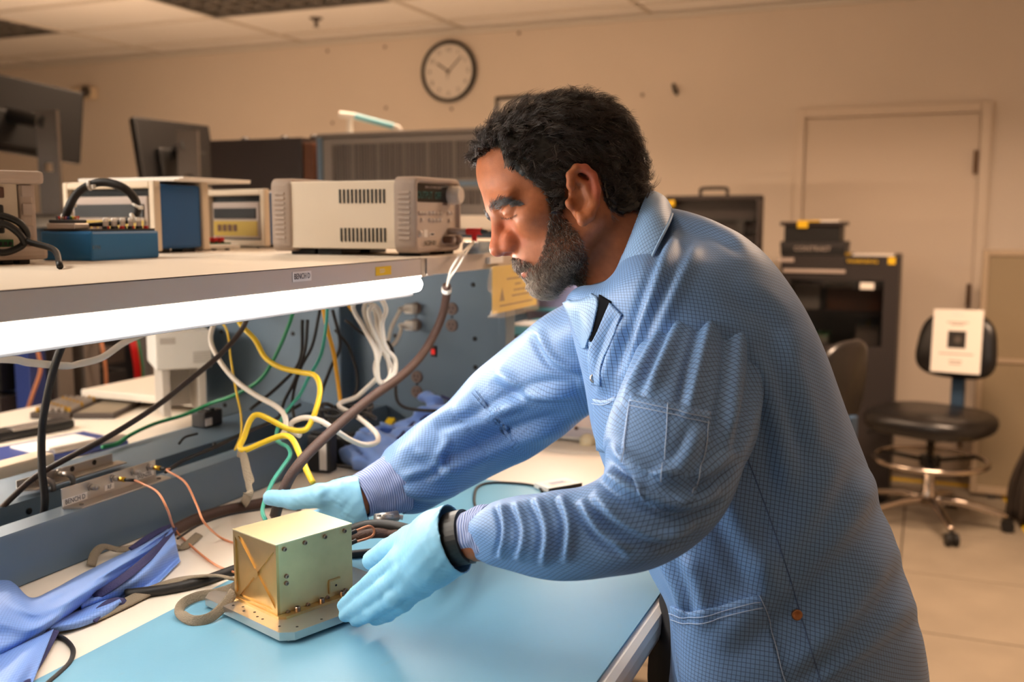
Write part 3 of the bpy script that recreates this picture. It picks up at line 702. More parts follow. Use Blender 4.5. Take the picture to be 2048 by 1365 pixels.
zc = S + bh + .017
L = [at(129, 447, k=1.55), at(136, 420, k=1.54), at(152, 390, k=1.55), at(178, 371, k=1.56), at(210, 365, k=1.56), at(245, 375, k=1.56), at(268, 396, k=1.57), at(275, 420, k=1.57), at(266, 436, k=1.57), at(250, 443, k=1.57), at(215, 448, k=1.57), at(175, 450, k=1.56)]
MB().tube(L, [.0062, .0066, .0066, .0066, .0068, .0068, .0066, .006, .0052, .0045, .004, .003], 10).build('sleeve', 'cable_black' if mat('cable_black', (30, 27, 26), .55) is None else 'cable_black', lp, True)
for i_, (x, y) in enumerate(((141, 409), (179, 371), (274, 413), (266, 436), (133, 433))):
    p = at(x, y, k=1.555); q = min(range(len(L) - 1), key=lambda j: np.linalg.norm(L[j] - p)); d = L[q + 1] - L[q]; d /= np.linalg.norm(d)
    MB().cyl(p - d * .0016, p + d * .0016, .0082, n=12).build('cable_tie', 'white_plastic', lp)
    MB().box(p[0] - .003, p[0] + .003, p[1] - .010, p[1] - .004, p[2] - .005, p[2] + .001, .001).build('tie_lock', 'white_plastic', lp)
for i, col in enumerate(((200, 60, 40), (220, 120, 40), (220, 190, 60), (60, 120, 70), (60, 80, 150), (200, 120, 140), (150, 90, 60), (230, 220, 200), (190, 50, 40), (90, 90, 90))):
    m_ = mat('wire_%d' % i, col, .5); yy = by_ + .036 + .0045 * i
    MB().tube([at(129, 445, k=1.55), at(129 + (i - 5) * 1.6, 452, k=1.55), np.array([bx0 + .012, yy, zc + .004]), np.array([bx0 + .012, yy, zc - .001])], .0011, 5, 4).build('wire', m_, lp, True)

# blue-and-cream plug-in instruments behind
mat('case_blue', (24, 84, 140), .4, noise=.05, nscale=12); mat('case_cream', (214, 196, 172), .5); mat('gold_panel', (176, 146, 60), .45); mat('inner_dark', (20, 26, 28), .7)
def mainframe(label, pl_, pr_, ptop, pb_, k0, side_px, k1):
    """pl_,pr_: front corners in px at depth k0; side_px: px of the far right corner at depth k1"""
    a = at(pl_, pb_, k=k0); b = at(pr_, pb_, k=k0 - .12); c = at(side_px, pb_, k=k1)
    a[2] = b[2] = c[2] = S
    ux = b - a; w = np.linalg.norm(ux); ux /= w; uy = np.array([-ux[1], ux[0], 0]); dpt = .13
    hgt = (pb_ - ptop) / 1991 * k0
    M = basis(a, ux, uy, (0, 0, 1))
    t = thing('mainframe', label, 'instrument', a, 'blue and cream instrument cases')
    b_ = .013
    MB(M).box(.004, w - .004, .016, dpt - .016, .008, hgt - .006, .006).build('cover', 'case_blue', t)
    for y0, y1 in ((0, .016), (dpt - .016, dpt)):
        m = MB(M); m.box(0, b_, y0, y1, .004, hgt, .003).box(w - b_, w, y0, y1, .004, hgt, .003).box(b_, w - b_, y0, y1, hgt - b_, hgt, .003).box(b_, w - b_, y0, y1, .004, .004 + b_, .003)
        m.build('bezel', 'case_cream', t)
    MB(M).box(b_, w - b_, .014, .0158, .017, hgt - b_).build('recess', 'inner_dark', t)
    MB(M).box(b_ + .006, w - b_ - .012, .006, .014, .02, hgt - b_ - .014, .004).build('module', 'panel_grey', t)
    MB(M).box(b_ + .014, w - b_ - .020, .0035, .0062, hgt * .50, hgt * .68).build('window', 'black_plastic', t)
    MB(M).box(b_ + .012, w - b_ - .016, .004, .0062, hgt * .2, hgt * .46).build('gold_strip', 'gold_panel', t)
    for i in range(4): MB(M).box(.04 + .018 * i, .052 + .018 * i, .002, .0042, hgt * .28, hgt * .40, .002).build('opening', 'brown_plastic', t)
    for x in (.02, w - .05):
        for y in (.02, dpt - .05): MB(M).box(x, x + .03, y, y + .03, 0, .009).build('foot', 'black_plastic', t)
    MB(M).box(-.004, .0, .03, .05, hgt * .62, hgt * .72, .001).build('latch', 'alu', t)
    return t, M, w, dpt, hgt
t1, M1_, w1, d1, h1 = mainframe('blue and cream open-front instrument behind the cable loop', 131, 312, 366, 502, 1.90, 390, 2.1)
t2, M2_, w2, d2, h2 = mainframe('smaller blue and cream instrument left of the power supply rear', 412, 530, 382, 494, 2.22, 560, 2.4)
pp = MB(M1_)
stack = thing('paper_stack', 'sheets of white paper lying on the blue and cream instrument', 'paper', M1_ @ Vector((.1, .1, h1)))
for i in range(3): MB(M1_ @ Matrix.Translation((.0, .0, h1 + .0002 + .0028 * i)) @ Matrix.Rotation(.05 * i, 4, 'Z')).box(.01, w1 + .02, .03, .22, 0, .0026).build('sheet_bundle', 'paper', stack)
# white tray with red connectors and yellow patch lead
a = at(378, 500, Z=S + .001); tr = thing('circuit_tray', 'white tray with red connectors beside the power supply rear', 'tray', a)
MT = basis(at(370, 503, k=1.90) * np.array([1, 1, 0]) + np.array([0, 0, S]), fx, fy, (0, 0, 1))
MB(MT).box(0, .12, 0, .10, .004, .012, .004).build('tray', 'white_plastic', tr)
for i in range(4): MB(MT).cyl((.012 + .03 * i, .02, 0), (.012 + .03 * i, .02, .0045), .005, n=8).build('foot', 'dark_plastic', tr)
MB(MT).box(.01, .11, .02, .09, .012, .015).build('board', 'green_pcb', tr)
for i in range(5): MB(MT).box(.034 + .014 * i, .045 + .014 * i, .028, .042, .015, .026, .002).build('red_connector', 'red_plastic', tr)
for i in range(5): MB(MT).cyl((.0395 + .014 * i, .033, .015), (.0395 + .014 * i, .024, .015), .003, n=8).build('pin', 'black_plastic', tr)
# ================================================================== the person
def smin(a, b, k):
    h = np.clip(.5 + .5 * (b - a) / k, 0, 1); return b + (a - b) * h - k * h * (1 - h)
def smax(a, b, k): return -smin(-a, -b, k)
def sd_ell(P, c, r, R=None):
    q = [P[i] - np.float32(c[i]) for i in range(3)]
    if R is not None: q = [sum(np.float32(R[j][i]) * q[j] for j in range(3)) for i in range(3)]
    k0 = np.sqrt(sum((q[i] / r[i]) ** 2 for i in range(3))); k1 = np.sqrt(sum((q[i] / r[i] ** 2) ** 2 for i in range(3))) + 1e-6
    return k0 * (k0 - 1) / k1
def sd_cone(P, a, b, ra, rb):
    """capsule with linearly varying radius"""
    a = np.asarray(a, float); b = np.asarray(b, float); d = b - a; L2 = float(d @ d) + 1e-12
    t = np.clip(sum((P[i] - np.float32(a[i])) * np.float32(d[i]) for i in range(3)) / np.float32(L2), 0, 1)
    return np.sqrt(sum((P[i] - np.float32(a[i]) - t * np.float32(d[i])) ** 2 for i in range(3))) - (np.float32(ra) + t * np.float32(rb - ra))
def chain(P, pts, rs, k=.004):
    d = None
    for i in range(len(pts) - 1):
        e = sd_cone(P, pts[i], pts[i + 1], rs[i], rs[i + 1]); d = e if d is None else smin(d, e, k)
    return d
def surf_nets(fn, lo, hi, h):
    lo = np.array(lo, float); n = np.ceil((np.array(hi) - lo) / h).astype(int) + 1
    ax = [(lo[i] + h * np.arange(n[i])).astype(np.float32) for i in range(3)]
    P = np.meshgrid(*ax, indexing='ij', sparse=True)
    V = fn(P).astype(np.float32)
    ins = V < 0
    c = tuple(m - 1 for m in n)
    cnt = np.zeros(c, np.float32); acc = np.zeros(c + (3,), np.float32)
    def sl(o): return tuple(slice(o[i], o[i] + c[i]) for i in range(3))
    for axis in range(3):
        for p in range(2):
            for q in range(2):
                o = [0, 0, 0]; oth = [i for i in range(3) if i != axis]; o[oth[0]] = p; o[oth[1]] = q
                o2 = list(o); o2[axis] = 1
                a, b = V[sl(o)], V[sl(o2)]; m = (a < 0) != (b < 0)
                t = np.where(m, a / np.where(m, a - b, 1), 0)
                cnt += m
                for i in range(3): acc[..., i] += np.where(m, (t if i == axis else o[i]), 0)
    act = cnt > 0
    idx = -np.ones(c, np.int64); idx[act] = np.arange(act.sum())
    cell = np.argwhere(act)
    verts = lo + h * (cell + acc[act] / cnt[act][:, None])
    faces = []
    for axis in range(3):
        oth = [i for i in range(3) if i != axis]
        a = V[tuple(slice(0, n[i] - 1) if i == axis else slice(1, n[i] - 1) for i in range(3))]
        b = V[tuple(slice(1, n[i]) if i == axis else slice(1, n[i] - 1) for i in range(3))]
        e = np.argwhere((a < 0) != (b < 0)); 
        if not len(e): continue
        fl = a[tuple(e.T)] < 0
        base = e.copy(); base[:, oth[0]] += 1; base[:, oth[1]] += 1
        def ci(d0, d1):
            g = base.copy(); g[:, oth[0]] += d0; g[:, oth[1]] += d1
            return idx[g[:, 0], g[:, 1], g[:, 2]]
        q = np.stack([ci(-1, -1), ci(0, -1), ci(0, 0), ci(-1, 0)], 1)
        if axis == 1: fl = ~fl
        q[~fl] = q[~fl][:, ::-1]
        faces.append(q)
    return verts, np.concatenate(faces)
def np_mesh(name, v, f):
    me = bpy.data.meshes.new(name); me.vertices.add(len(v)); me.vertices.foreach_set('co', np.asarray(v, np.float32).ravel())
    f = np.asarray(f); m, s_ = f.shape
    me.loops.add(m * s_); me.loops.foreach_set('vertex_index', f.astype(np.int32).ravel())
    me.polygons.add(m); me.polygons.foreach_set('loop_start', np.arange(0, m * s_, s_, dtype=np.int32)); me.polygons.foreach_set('loop_total', np.full(m, s_, np.int32))
    me.polygons.foreach_set('use_smooth', np.ones(m, bool)); me.update(calc_edges=True); me.validate(); return me
def vcol(me, col, name='Col'):
    a = me.color_attributes.new(name, 'FLOAT_COLOR', 'POINT'); c = np.ones((len(me.vertices), 4), np.float32); c[:, :3] = col; a.data.foreach_set('color', c.ravel())
def normals(v, f):
    n = np.zeros_like(v); 
    fn_ = np.cross(v[f[:, 2]] - v[f[:, 0]], v[f[:, 3]] - v[f[:, 1]])
    for i in range(4): np.add.at(n, f[:, i], fn_)
    return n / (np.linalg.norm(n, axis=1)[:, None] + 1e-12)
def relax(v, f, it=2, w=.5):
    e = np.concatenate([f[:, [0, 1]], f[:, [1, 2]], f[:, [2, 3]], f[:, [3, 0]]])
    for _ in range(it):
        s_ = np.zeros_like(v); c_ = np.zeros(len(v)); np.add.at(s_, e[:, 0], v[e[:, 1]]); np.add.at(s_, e[:, 1], v[e[:, 0]]); np.add.at(c_, e[:, 0], 1); np.add.at(c_, e[:, 1], 1)
        v = v * (1 - w) + w * s_ / np.maximum(c_, 1)[:, None]
    return v
def topx(v):   # room points -> photo pixels and depth
    d = np.asarray(v) - CAM; k = d @ FWD
    return IW / 2 + FPX * (d @ RGT) / k, IH / 2 - FPX * (d @ UPV) / k, k
def inpoly(x, y, poly):
    r = np.zeros(np.shape(x), bool); n = len(poly)
    for i in range(n):
        (x0, y0), (x1, y1) = poly[i], poly[(i + 1) % n]
        c_ = ((y0 > y) != (y1 > y)) & (x < (x1 - x0) * (y - y0) / (y1 - y0 + 1e-12) + x0); r ^= c_
    return r
def vnoise(p, seed=0):   # cheap smooth 3-D noise from sines
    r_ = np.random.default_rng(seed); o = np.zeros(len(p))
    for _ in range(6):
        k_ = r_.normal(size=3); o += np.sin(p @ k_ * 1.7 + r_.uniform(0, 6.3))
    return o / 6

# ---------------- head (local frame: f forward, l to the man's left = towards the camera, u up)
HTH = math.radians(27); HK = 1.20; HC = at(1120, 370, k=HK)
HF0 = -math.cos(HTH) * RGT - math.sin(HTH) * UPV; HU = -math.sin(HTH) * RGT + math.cos(HTH) * UPV; HL0 = -FWD
HPSI = math.radians(12); CP, SP = math.cos(HPSI), math.sin(HPSI)      # face turned a little to the camera
HF = CP * HF0 + SP * HL0; HL = -SP * HF0 + CP * HL0
HPX = HK / FPX
def hp(x, y):
    dx, dy = x - 1120, y - 370; c_, s_ = math.cos(HTH), math.sin(HTH)
    return ((-c_ * dx + s_ * dy) * HPX, (-s_ * dx - c_ * dy) * HPX)
def hpl(x, y, l):
    """(f, u) in the head frame of what is seen at a photo position, l to the side of the middle plane"""
    k = HK
    for _ in range(6):
        w = at(x, y, k=k) - HC; k += (w @ HL - l) / CP
    return (float(w @ HF), float(w @ HU))
def h2w(p): p = np.asarray(p); return HC + p[..., 0:1] * HF + p[..., 1:2] * HL + p[..., 2:3] * HU
NPIT = hpl(1016, 476, .014); EYE = hpl(1013, 434, .032); BRW = hpl(994, 408, .026)
EAR_PTS = [hpl(x, y, .08) for x, y in ((1150, 392), (1140, 372), (1139, 352), (1151, 338), (1168, 339), (1184, 353), (1192, 382), (1189, 410), (1177, 434), (1165, 442), (1159, 431))]
EC = hpl(1166, 389, .077)
def head_sdf(P):
    f, l, u = P; la = np.abs(l); Q = (f, la, u)
    d = sd_ell(Q, (-.006, 0, .022), (.086, .073, .071))
    d = smin(d, sd_ell(Q, (.0355, 0, .037), (.0525, .059, .052)), .02)
    d = smin(d, sd_ell(Q, (.0775, 0, .019), (.0125, .021, .012)), .012)
    d = smin(d, sd_ell(Q, (-.040, 0, -.005), (.050, .062, .055)), .03)
    d = smin(d, sd_ell(Q, (.032, 0, -.030), (.053, .058, .062)), .025)
    d = smin(d, chain(Q, [(.070, .010, -.090), (.040, .040, -.078), (.0, .054, -.058), (-.012, .058, -.025)], [.016, .016, .017, .014], .01), .022)
    d = smin(d, sd_ell(Q, (.071, 0, -.093), (.0185, .021, .0185)), .014)
    d = smin(d, sd_ell(Q, (.045, 0, -.075), (.036, .040, .030)), .02)
    d = smin(d, sd_ell(Q, (.056, .044, -.022), (.024, .018, .016)), .018)                      # cheek bone
    d = smin(d, sd_ell(Q, (.066, 0, -.062), (.027, .030, .026)), .012)                         # muzzle
    # sockets, brows
    ef, eu = EYE; bf_, bu = BRW
    d = smax(d, -sd_ell(Q, (ef + .027, .032, eu + .007), (.027, .021, .0135)), .012)
    d = smin(d, sd_ell(Q, (bf_ - .0105, .022, bu - .001), (.0125, .030, .0078)), .016)
    d = smax(d, -sd_ell(Q, (ef + .013, .0185, eu + .003), (.012, .0065, .010)), .008)
    d = smin(d, sd_ell(Q, (ef - .0105, .0325, eu + .005), (.0125, .0145, .0112)), .003)        # closed lids
    d = smax(d, -sd_ell(Q, (ef + .0035, .032, eu + .0125), (.010, .017, .0012)), .004)
    d = smax(d, -sd_ell(Q, (ef + .0065, .0325, eu - .0005), (.0075, .015, .0011)), .002)
    # nose
    d = smin(d, sd_cone(Q, (.080, 0, .012), (.1005, 0, -.030), .0072, .0085), .010)
    d = smin(d, sd_ell(Q, (.1045, 0, -.0365), (.0105, .0105, .0098)), .007)
    d = smin(d, sd_ell(Q, (.0905, .0120, -.0405), (.0125, .0078, .0085)), .007)
    d = smax(d, -sd_ell(Q, (.0980, .0068, -.0492), (.0062, .0034, .0042)), .002)
    nf, nu = NPIT; d = smin(d, sd_ell(Q, (nf - .002, .0125, nu), (.007, .006, .007)), .010)
    # lips
    d = smin(d, sd_ell(Q, (.0835, 0, -.0655), (.0105, .021, .0058)), .006)
    d = smin(d, sd_ell(Q, (.0795, 0, -.0785), (.0105, .019, .0065)), .005)
    d = smax(d, -sd_ell(Q, (.094, 0, -.0718), (.014, .026, .0013)), .003)
    d = smax(d, -sd_ell(Q, (.092, .0, -.0875), (.006, .018, .004)), .008)
    # neck
    d = smin(d, sd_cone(Q, (-.028, 0, -.045), (-.052, 0, -.20), .054, .062), .022)
    d = smin(d, sd_cone(Q, (.012, .0, -.085), (-.020, 0, -.175), .028, .036), .02)
    # ears
    e = sd_ell(Q, (EC[0], .0735, EC[1]), (.0165, .0055, .031), EAR_R)
    pts = [(p[0], .0805 + .004 * math.sin(PI * i / 10), p[1]) for i, p in enumerate(EAR_PTS)]
    e = smin(e, chain(Q, pts, [.0035, .0042, .0046, .0048, .0048, .0046, .0044, .0044, .0056, .0062, .0045], .003), .005)
    e = smin(e, chain(Q, [(EC[0] + .0015, .079, EC[1] + .022), (EC[0] - .0065, .081, EC[1] + .0075), (EC[0] - .0025, .081, EC[1] - .0105), (EC[0] + .0085, .080, EC[1] - .0195)], [.003, .004, .004, .0035], .003), .005)  # antihelix
    e = smax(e, -sd_ell(Q, (EC[0] + .0095, .0835, EC[1] - .003), (.0085, .008, .0115)), .005)
    e = smin(e, sd_ell(Q, (EC[0] + .0195, .0755, EC[1] - .003), (.0045, .0045, .006)), .004)
    d = smin(d, e, .006)
    return d
_a = math.atan2(EAR_PTS[4][0] - EAR_PTS[9][0], EAR_PTS[4][1] - EAR_PTS[9][1])
EAR_R = np.array([[math.cos(_a), 0, math.sin(_a)], [0, 1, 0], [-math.sin(_a), 0, math.cos(_a)]])
hv, hf = surf_nets(head_sdf, (-.12, -.095, -.19), (.125, .095, .10), .0018)
hv = relax(hv, hf, 1, .35); hn = normals(hv, hf)
F_, L_, U_ = hv.T
LA_ = np.abs(L_)
# beard and hair zones in the side view
BEARD = [p for p in ((1106, 412), (1126, 428), (1140, 448), (1160, 470), (1176, 520), (1172, 572), (1110, 606), (1062, 600), (1035, 566), (1047, 551), (1060, 545), (1072, 528), (1084, 505), (1092, 470), (1098, 435))]
MUST = [p for p in ((1006, 514), (1022, 512), (1050, 522), (1074, 530), (1068, 548), (1048, 543), (1030, 538), (1008, 532))]
HAIR = [p for p in ((938, 352), (955, 320), (985, 296), (1004, 300), (1012, 325), (1040, 350), (1072, 368), (1092, 392), (1100, 428), (1126, 430), (1130, 395), (1128, 350), (1150, 326), (1176, 328), (1200, 352), (1206, 390), (1214, 412), (1240, 430), (1272, 424), (1300, 385), (1400, 300), (1200, 60), (900, 100))]
PX_, PY_, _k = topx(h2w(np.stack([F_, LA_, U_], 1)))
beard = inpoly(PX_, PY_, BEARD) & ((LA_ > .012) | (U_ < -.082) )
must = inpoly(PX_, PY_, MUST)
hair = inpoly(PX_, PY_, HAIR) & ~((LA_ > .0755) & (F_ < .0) & (F_ > -.045) & (U_ < .016) & (U_ > -.06))
lips = (np.abs(U_ + .0715) < .0085) & (F_ > .080) & (LA_ < .021)
skin = np.array(lin((170, 101, 64))); col = np.tile(skin, (len(hv), 1))
nz = vnoise(hv * 60, 3)[:, None]; col = col * (1 + .07 * nz)
def blend(mask, c, w):
    global col
    m_ = mask.astype(float)
    e = np.concatenate([hf[:, [0, 1]], hf[:, [1, 2]], hf[:, [2, 3]], hf[:, [3, 0]]])
    for _ in range(6):
        s_ = np.zeros(len(hv)); c_ = np.zeros(len(hv)); np.add.at(s_, e[:, 0], m_[e[:, 1]]); np.add.at(s_, e[:, 1], m_[e[:, 0]]); np.add.at(c_, e[:, 0], 1); np.add.at(c_, e[:, 1], 1); m_ = .5 * m_ + .5 * s_ / np.maximum(c_, 1)
    col = col * (1 - w * m_[:, None]) + np.array(lin(c)) * (w * m_[:, None])
blend(lips, (168, 96, 82), .7)
blend((F_ > .06) & (LA_ < .03) & (U_ < -.01) & (U_ > -.05), (190, 100, 70), .45)
blend((LA_ > .074) & (F_ < 0), (186, 92, 72), .6)
blend(beard | must, (104, 72, 56), .5)
blend(hair, (40, 28, 22), .9)

# ---------------- limbs and trunk under the clothes, one coarse surface for the rest of the body
def PK(x, y, k): return at(x, y, k=k)
LS, LE, LW = PK(1430, 640, 1.13), PK(1322, 965, .94), PK(905, 1078, .995)
RS, RE, RW = PK(1200, 680, 1.31), PK(960, 862, 1.385), PK(712, 1000, 1.27)
HIP = PK(1610, 1330, 1.16); CHEST = PK(1390, 760, 1.22); NECKB = PK(1290, 540, 1.22)
Lft = np.array([-.93, -.36, 0.0])      # the man's left, horizontally
KL, KR = HIP + Lft * .10 + np.array([.03, .06, -.40]), HIP - Lft * .10 + np.array([.0, .06, -.40])
AL, AR = np.array([KL[0] - .01, KL[1] - .03, .09]), np.array([KR[0] + .0, KR[1] - .02, .09])
def body_sdf(P):
    d = sd_cone(P, HIP + np.array([0, .05, 0]), CHEST, .085, .115)
    d = smin(d, sd_cone(P, CHEST, NECKB, .12, .058), .05)
    d = smin(d, sd_cone(P, NECKB, h2w(np.array([-.05, 0, -.13])), .056, .054), .02)
    d = smin(d, chain(P, [CHEST * .4 + NECKB * .6, LS, PK(1385, 800, 1.02), LE, PK(1190, 1062, .93), PK(1060, 1067, .955), LW], [.07, .048, .040, .034, .030, .027, .024], .02), .04)
    d = smin(d, chain(P, [CHEST * .4 + NECKB * .6, RS, PK(1085, 768, 1.37), RE, PK(855, 934, 1.33), RW], [.06, .045, .042, .036, .030, .024], .02), .04)
    d = smin(d, chain(P, [HIP + Lft * .07 + [0, .05, 0], KL, AL], [.07, .05, .04], .02), .04)
    d = smin(d, chain(P, [HIP - Lft * .07 + [0, .05, 0], KR, AR], [.07, .05, .04], .02), .04)
    return d
lo = np.minimum.reduce([HIP, CHEST, NECKB, LS, LE, LW, RS, RE, RW, KL, KR, AL, AR, HC]) - .16; hi = np.maximum.reduce([HIP, CHEST, NECKB, LS, LE, LW, RS, RE, RW, KL, KR, AL, AR]) + .16
lo[2] = .02
bv, bf = surf_nets(body_sdf, lo, hi, .012); bv = relax(bv, bf, 1)
hw = h2w(hv)
FOOT = np.array([(AL[0] + AR[0]) / 2, (AL[1] + AR[1]) / 2, 0])
man = thing('person', 'man in light blue lab coat and blue gloves leaning over the bench', 'person', FOOT)
allv = np.concatenate([hw, bv]); allf = np.concatenate([hf, bf + len(hw)])
me = np_mesh('body', allv, allf); vcol(me, np.concatenate([col, np.tile(skin, (len(bv), 1))]))
def skin_mat():
    m = mat('skin', (170, 101, 64), .48, sub=.12, spec=.4); nt = m.node_tree; b = nt.nodes['Principled BSDF']
    a = nt.nodes.new('ShaderNodeAttribute'); a.attribute_name = 'Col'
    n = nt.nodes.new('ShaderNodeTexNoise'); n.inputs['Scale'].default_value = 90; n.inputs['Detail'].default_value = 6
    g = nt.nodes.new('ShaderNodeNewGeometry'); nt.links.new(g.outputs['Position'], n.inputs['Vector'])
    r = nt.nodes.new('ShaderNodeMapRange'); r.inputs[1].default_value = .3; r.inputs[2].default_value = .7; r.inputs[3].default_value = .84; r.inputs[4].default_value = 1.08
    mx = nt.nodes.new('ShaderNodeMix'); mx.data_type = 'RGBA'; mx.blend_type = 'MULTIPLY'; mx.inputs[0].default_value = 1
    nt.links.new(n.outputs[0], r.inputs[0]); nt.links.new(a.outputs['Color'], mx.inputs[6]); nt.links.new(r.outputs[0], mx.inputs[7]); nt.links.new(mx.outputs[2], b.inputs['Base Color'])
    n2 = nt.nodes.new('ShaderNodeTexNoise'); n2.inputs['Scale'].default_value = 700; nt.links.new(g.outputs['Position'], n2.inputs['Vector'])
    bp_ = nt.nodes.new('ShaderNodeBump'); bp_.inputs['Strength'].default_value = .25; bp_.inputs['Distance'].default_value = .0006
    nt.links.new(n2.outputs[0], bp_.inputs['Height']); nt.links.new(bp_.outputs[0], b.inputs['Normal'])
    return m
link('body', me, skin_mat(), man)

# ---------------- hair: a cap following the scalp, then locks of strands
def hair_mat(name, gray):
    m = bpy.data.materials.new(name); m.use_nodes = True; MATS[name] = m; nt = m.node_tree; b = nt.nodes['Principled BSDF']
    a = nt.nodes.new('ShaderNodeAttribute'); a.attribute_name = 'Col'; nt.links.new(a.outputs['Color'], b.inputs['Base Color']); b.inputs['Roughness'].default_value = .34; b.inputs['Specular IOR Level'].default_value = .7
    return m
hm = hair_mat('hair_strand', 0)
def hair_depth(p):   # how far the hair stands off the scalp, metres
    f, l, u = p.T; d = .007 + .006 * np.clip((u - .01) / .06, 0, 1) + .005 * np.clip((-f - .03) / .05, 0, 1)
    return d
hs = np.where(hair)[0]
sel = hair[hf].all(1); cf = hf[sel]
hsd = hair_depth(hv)
capv = hv + hn * (hsd * .42 + .0022 * vnoise(hv * 170, 5) + .0012 * vnoise(hv * 420, 6))[:, None]
ui, inv = np.unique(cf, return_inverse=True)
me = np_mesh('hair', h2w(capv[ui]), inv.reshape(cf.shape)); vcol(me, np.tile(np.array(lin((16, 12, 10))), (len(ui), 1)))
ho = link('hair', me, hm, man)
def strands(name, roots, rn, dirs, length, lift, rad, ncurl, amp, nseg, cols, clump, seed, parent, flat=0.0):
    """roots,rn,dirs in the head frame -> one mesh of tapering three-sided strands"""
    r_ = np.random.default_rng(seed); n = len(roots); t = np.linspace(0, 1, nseg + 1)
    side = np.cross(rn, dirs); side /= np.linalg.norm(side, axis=1)[:, None] + 1e-9
    ph, sg = clump
    pts = np.zeros((n, nseg + 1, 3))
    L = length[:, None]; tt = t[None, :]
    up = lift[:, None] * (1 - (1 - tt) ** 2.2) - flat * tt ** 2 * L
    w = amp[:, None] * np.sin(ph[:, None] + ncurl[:, None] * tt * 2 * PI) * np.minimum(1, tt * 3)
    w2 = amp[:, None] * .6 * np.cos(ph[:, None] * 1.3 + ncurl[:, None] * tt * 2 * PI) * tt
    pts = roots[:, None, :] + rn[:, None, :] * (up + w2)[..., None] + dirs[:, None, :] * (L * tt)[..., None] + side[:, None, :] * w[..., None]
    # curve with the skull: pull back to the shell around the head centre
    c0 = np.array([-.006, 0, .01]); R0 = np.linalg.norm((roots - c0), axis=1)[:, None] + up + w2
    v_ = pts - c0; rr = np.linalg.norm(v_, axis=2); mixk = .85
    pts = c0 + v_ * ((1 - mixk) + mixk * R0 / rr)[..., None]
    T_ = np.gradient(pts, axis=1); T_ /= np.linalg.norm(T_, axis=2)[..., None] + 1e-9
    a_ = np.cross(T_, rn[:, None, :]); a_ /= np.linalg.norm(a_, axis=2)[..., None] + 1e-9; b_ = np.cross(T_, a_)
    rad_ = rad[:, None] * np.clip(1.15 - tt ** 1.5, .12, 1)
    V = []
    for j in range(3):
        th = 2 * PI * j / 3 + .5; V.append(pts + a_ * (rad_ * math.cos(th))[..., None] + b_ * (rad_ * math.sin(th))[..., None])
    V = np.stack(V, 2).reshape(-1, 3)
    base = (np.arange(n)[:, None, None] * (nseg + 1) + np.arange(nseg)[None, :, None]) * 3
    j = np.arange(3)[None, None, :]; j2 = (j + 1) % 3
    Fq = np.stack([base + j, base + j2, base + 3 + j2, base + 3 + j], -1).reshape(-1, 4)
    me = np_mesh(name, h2w(V), Fq); vcol(me, np.repeat(cols, (nseg + 1) * 3, axis=0))
    return link(name, me, hm, parent)
def tangent(d, n_): d = d - n_ * np.sum(d * n_, 1)[:, None]; return d / (np.linalg.norm(d, axis=1)[:, None] + 1e-9)
# locks
r_ = np.random.default_rng(11)
nl = 1700; per = 13
ri = r_.choice(hs, nl); rp, rnn = hv[ri], hn[ri]
flow = np.zeros((nl, 3)); f, l, u = rp.T
fr = np.clip((f - .0) / .06, 0, 1); topk = np.clip((u - .03) / .05, 0, 1)
# top hair runs forward and aside to the fringe, sides and back run down and back
flow[:, 0] = -.65 + .75 * fr * topk - .3 * (1 - topk)
flow[:, 1] = .55 * np.sign(l) * topk + .1
flow[:, 2] = -.75 * (1 - topk * .8) * (1 - .6 * fr)
flow += r_.normal(size=(nl, 3)) * .42
ld = tangent(flow, rnn)
ln = .022 + .016 * r_.random(nl); ln *= np.where((u < -.0) & (f > -.01), .45, 1.0)      # short at the temples
qx_, qy_, _k = topx(h2w(np.stack([f, np.abs(l), u], 1))); ln *= np.where((qx_ < 1085) & (qy_ > 275), .38, 1.0)
li_ = hair_depth(rp) * (.75 + .65 * r_.random(nl)); li_ *= np.where((u < .0) & (f > -.01), .5, 1.0)
ph = r_.uniform(0, 6.28, nl); nc = .5 + .7 * r_.random(nl); am = .0024 + .0034 * r_.random(nl)
gray = r_.random(nl)
base = np.where(gray[:, None] > .955, np.array(lin((120, 108, 98))), np.array(lin((52, 38, 30)))) * (.55 + 1.1 * r_.random((nl, 1)))
I = np.repeat(np.arange(nl), per); m_ = len(I)
side = np.cross(rnn, ld)
off = r_.normal(size=m_) * .0020; off2 = r_.normal(size=m_) * .0020
roots = rp[I] + side[I] * off[:, None] + ld[I] * off2[:, None]
dirs = tangent(ld[I] + r_.normal(size=(m_, 3)) * .10 - side[I] * (off * 120)[:, None] * .6, rnn[I])
cc = base[I] * (.75 + .5 * r_.random((m_, 1)))
cc = np.where(r_.random((m_, 1)) > .985, np.array(lin((150, 138, 126))), cc)
strands('hair_locks', roots, rnn[I], dirs, ln[I] * (.8 + .4 * r_.random(m_)), li_[I] * (.85 + .3 * r_.random(m_)), np.full(m_, .00030), nc[I], am[I] * (.85 + .3 * r_.random(m_)), 6, cc, (ph[I] + r_.normal(size=m_) * .15, None), 12, ho)
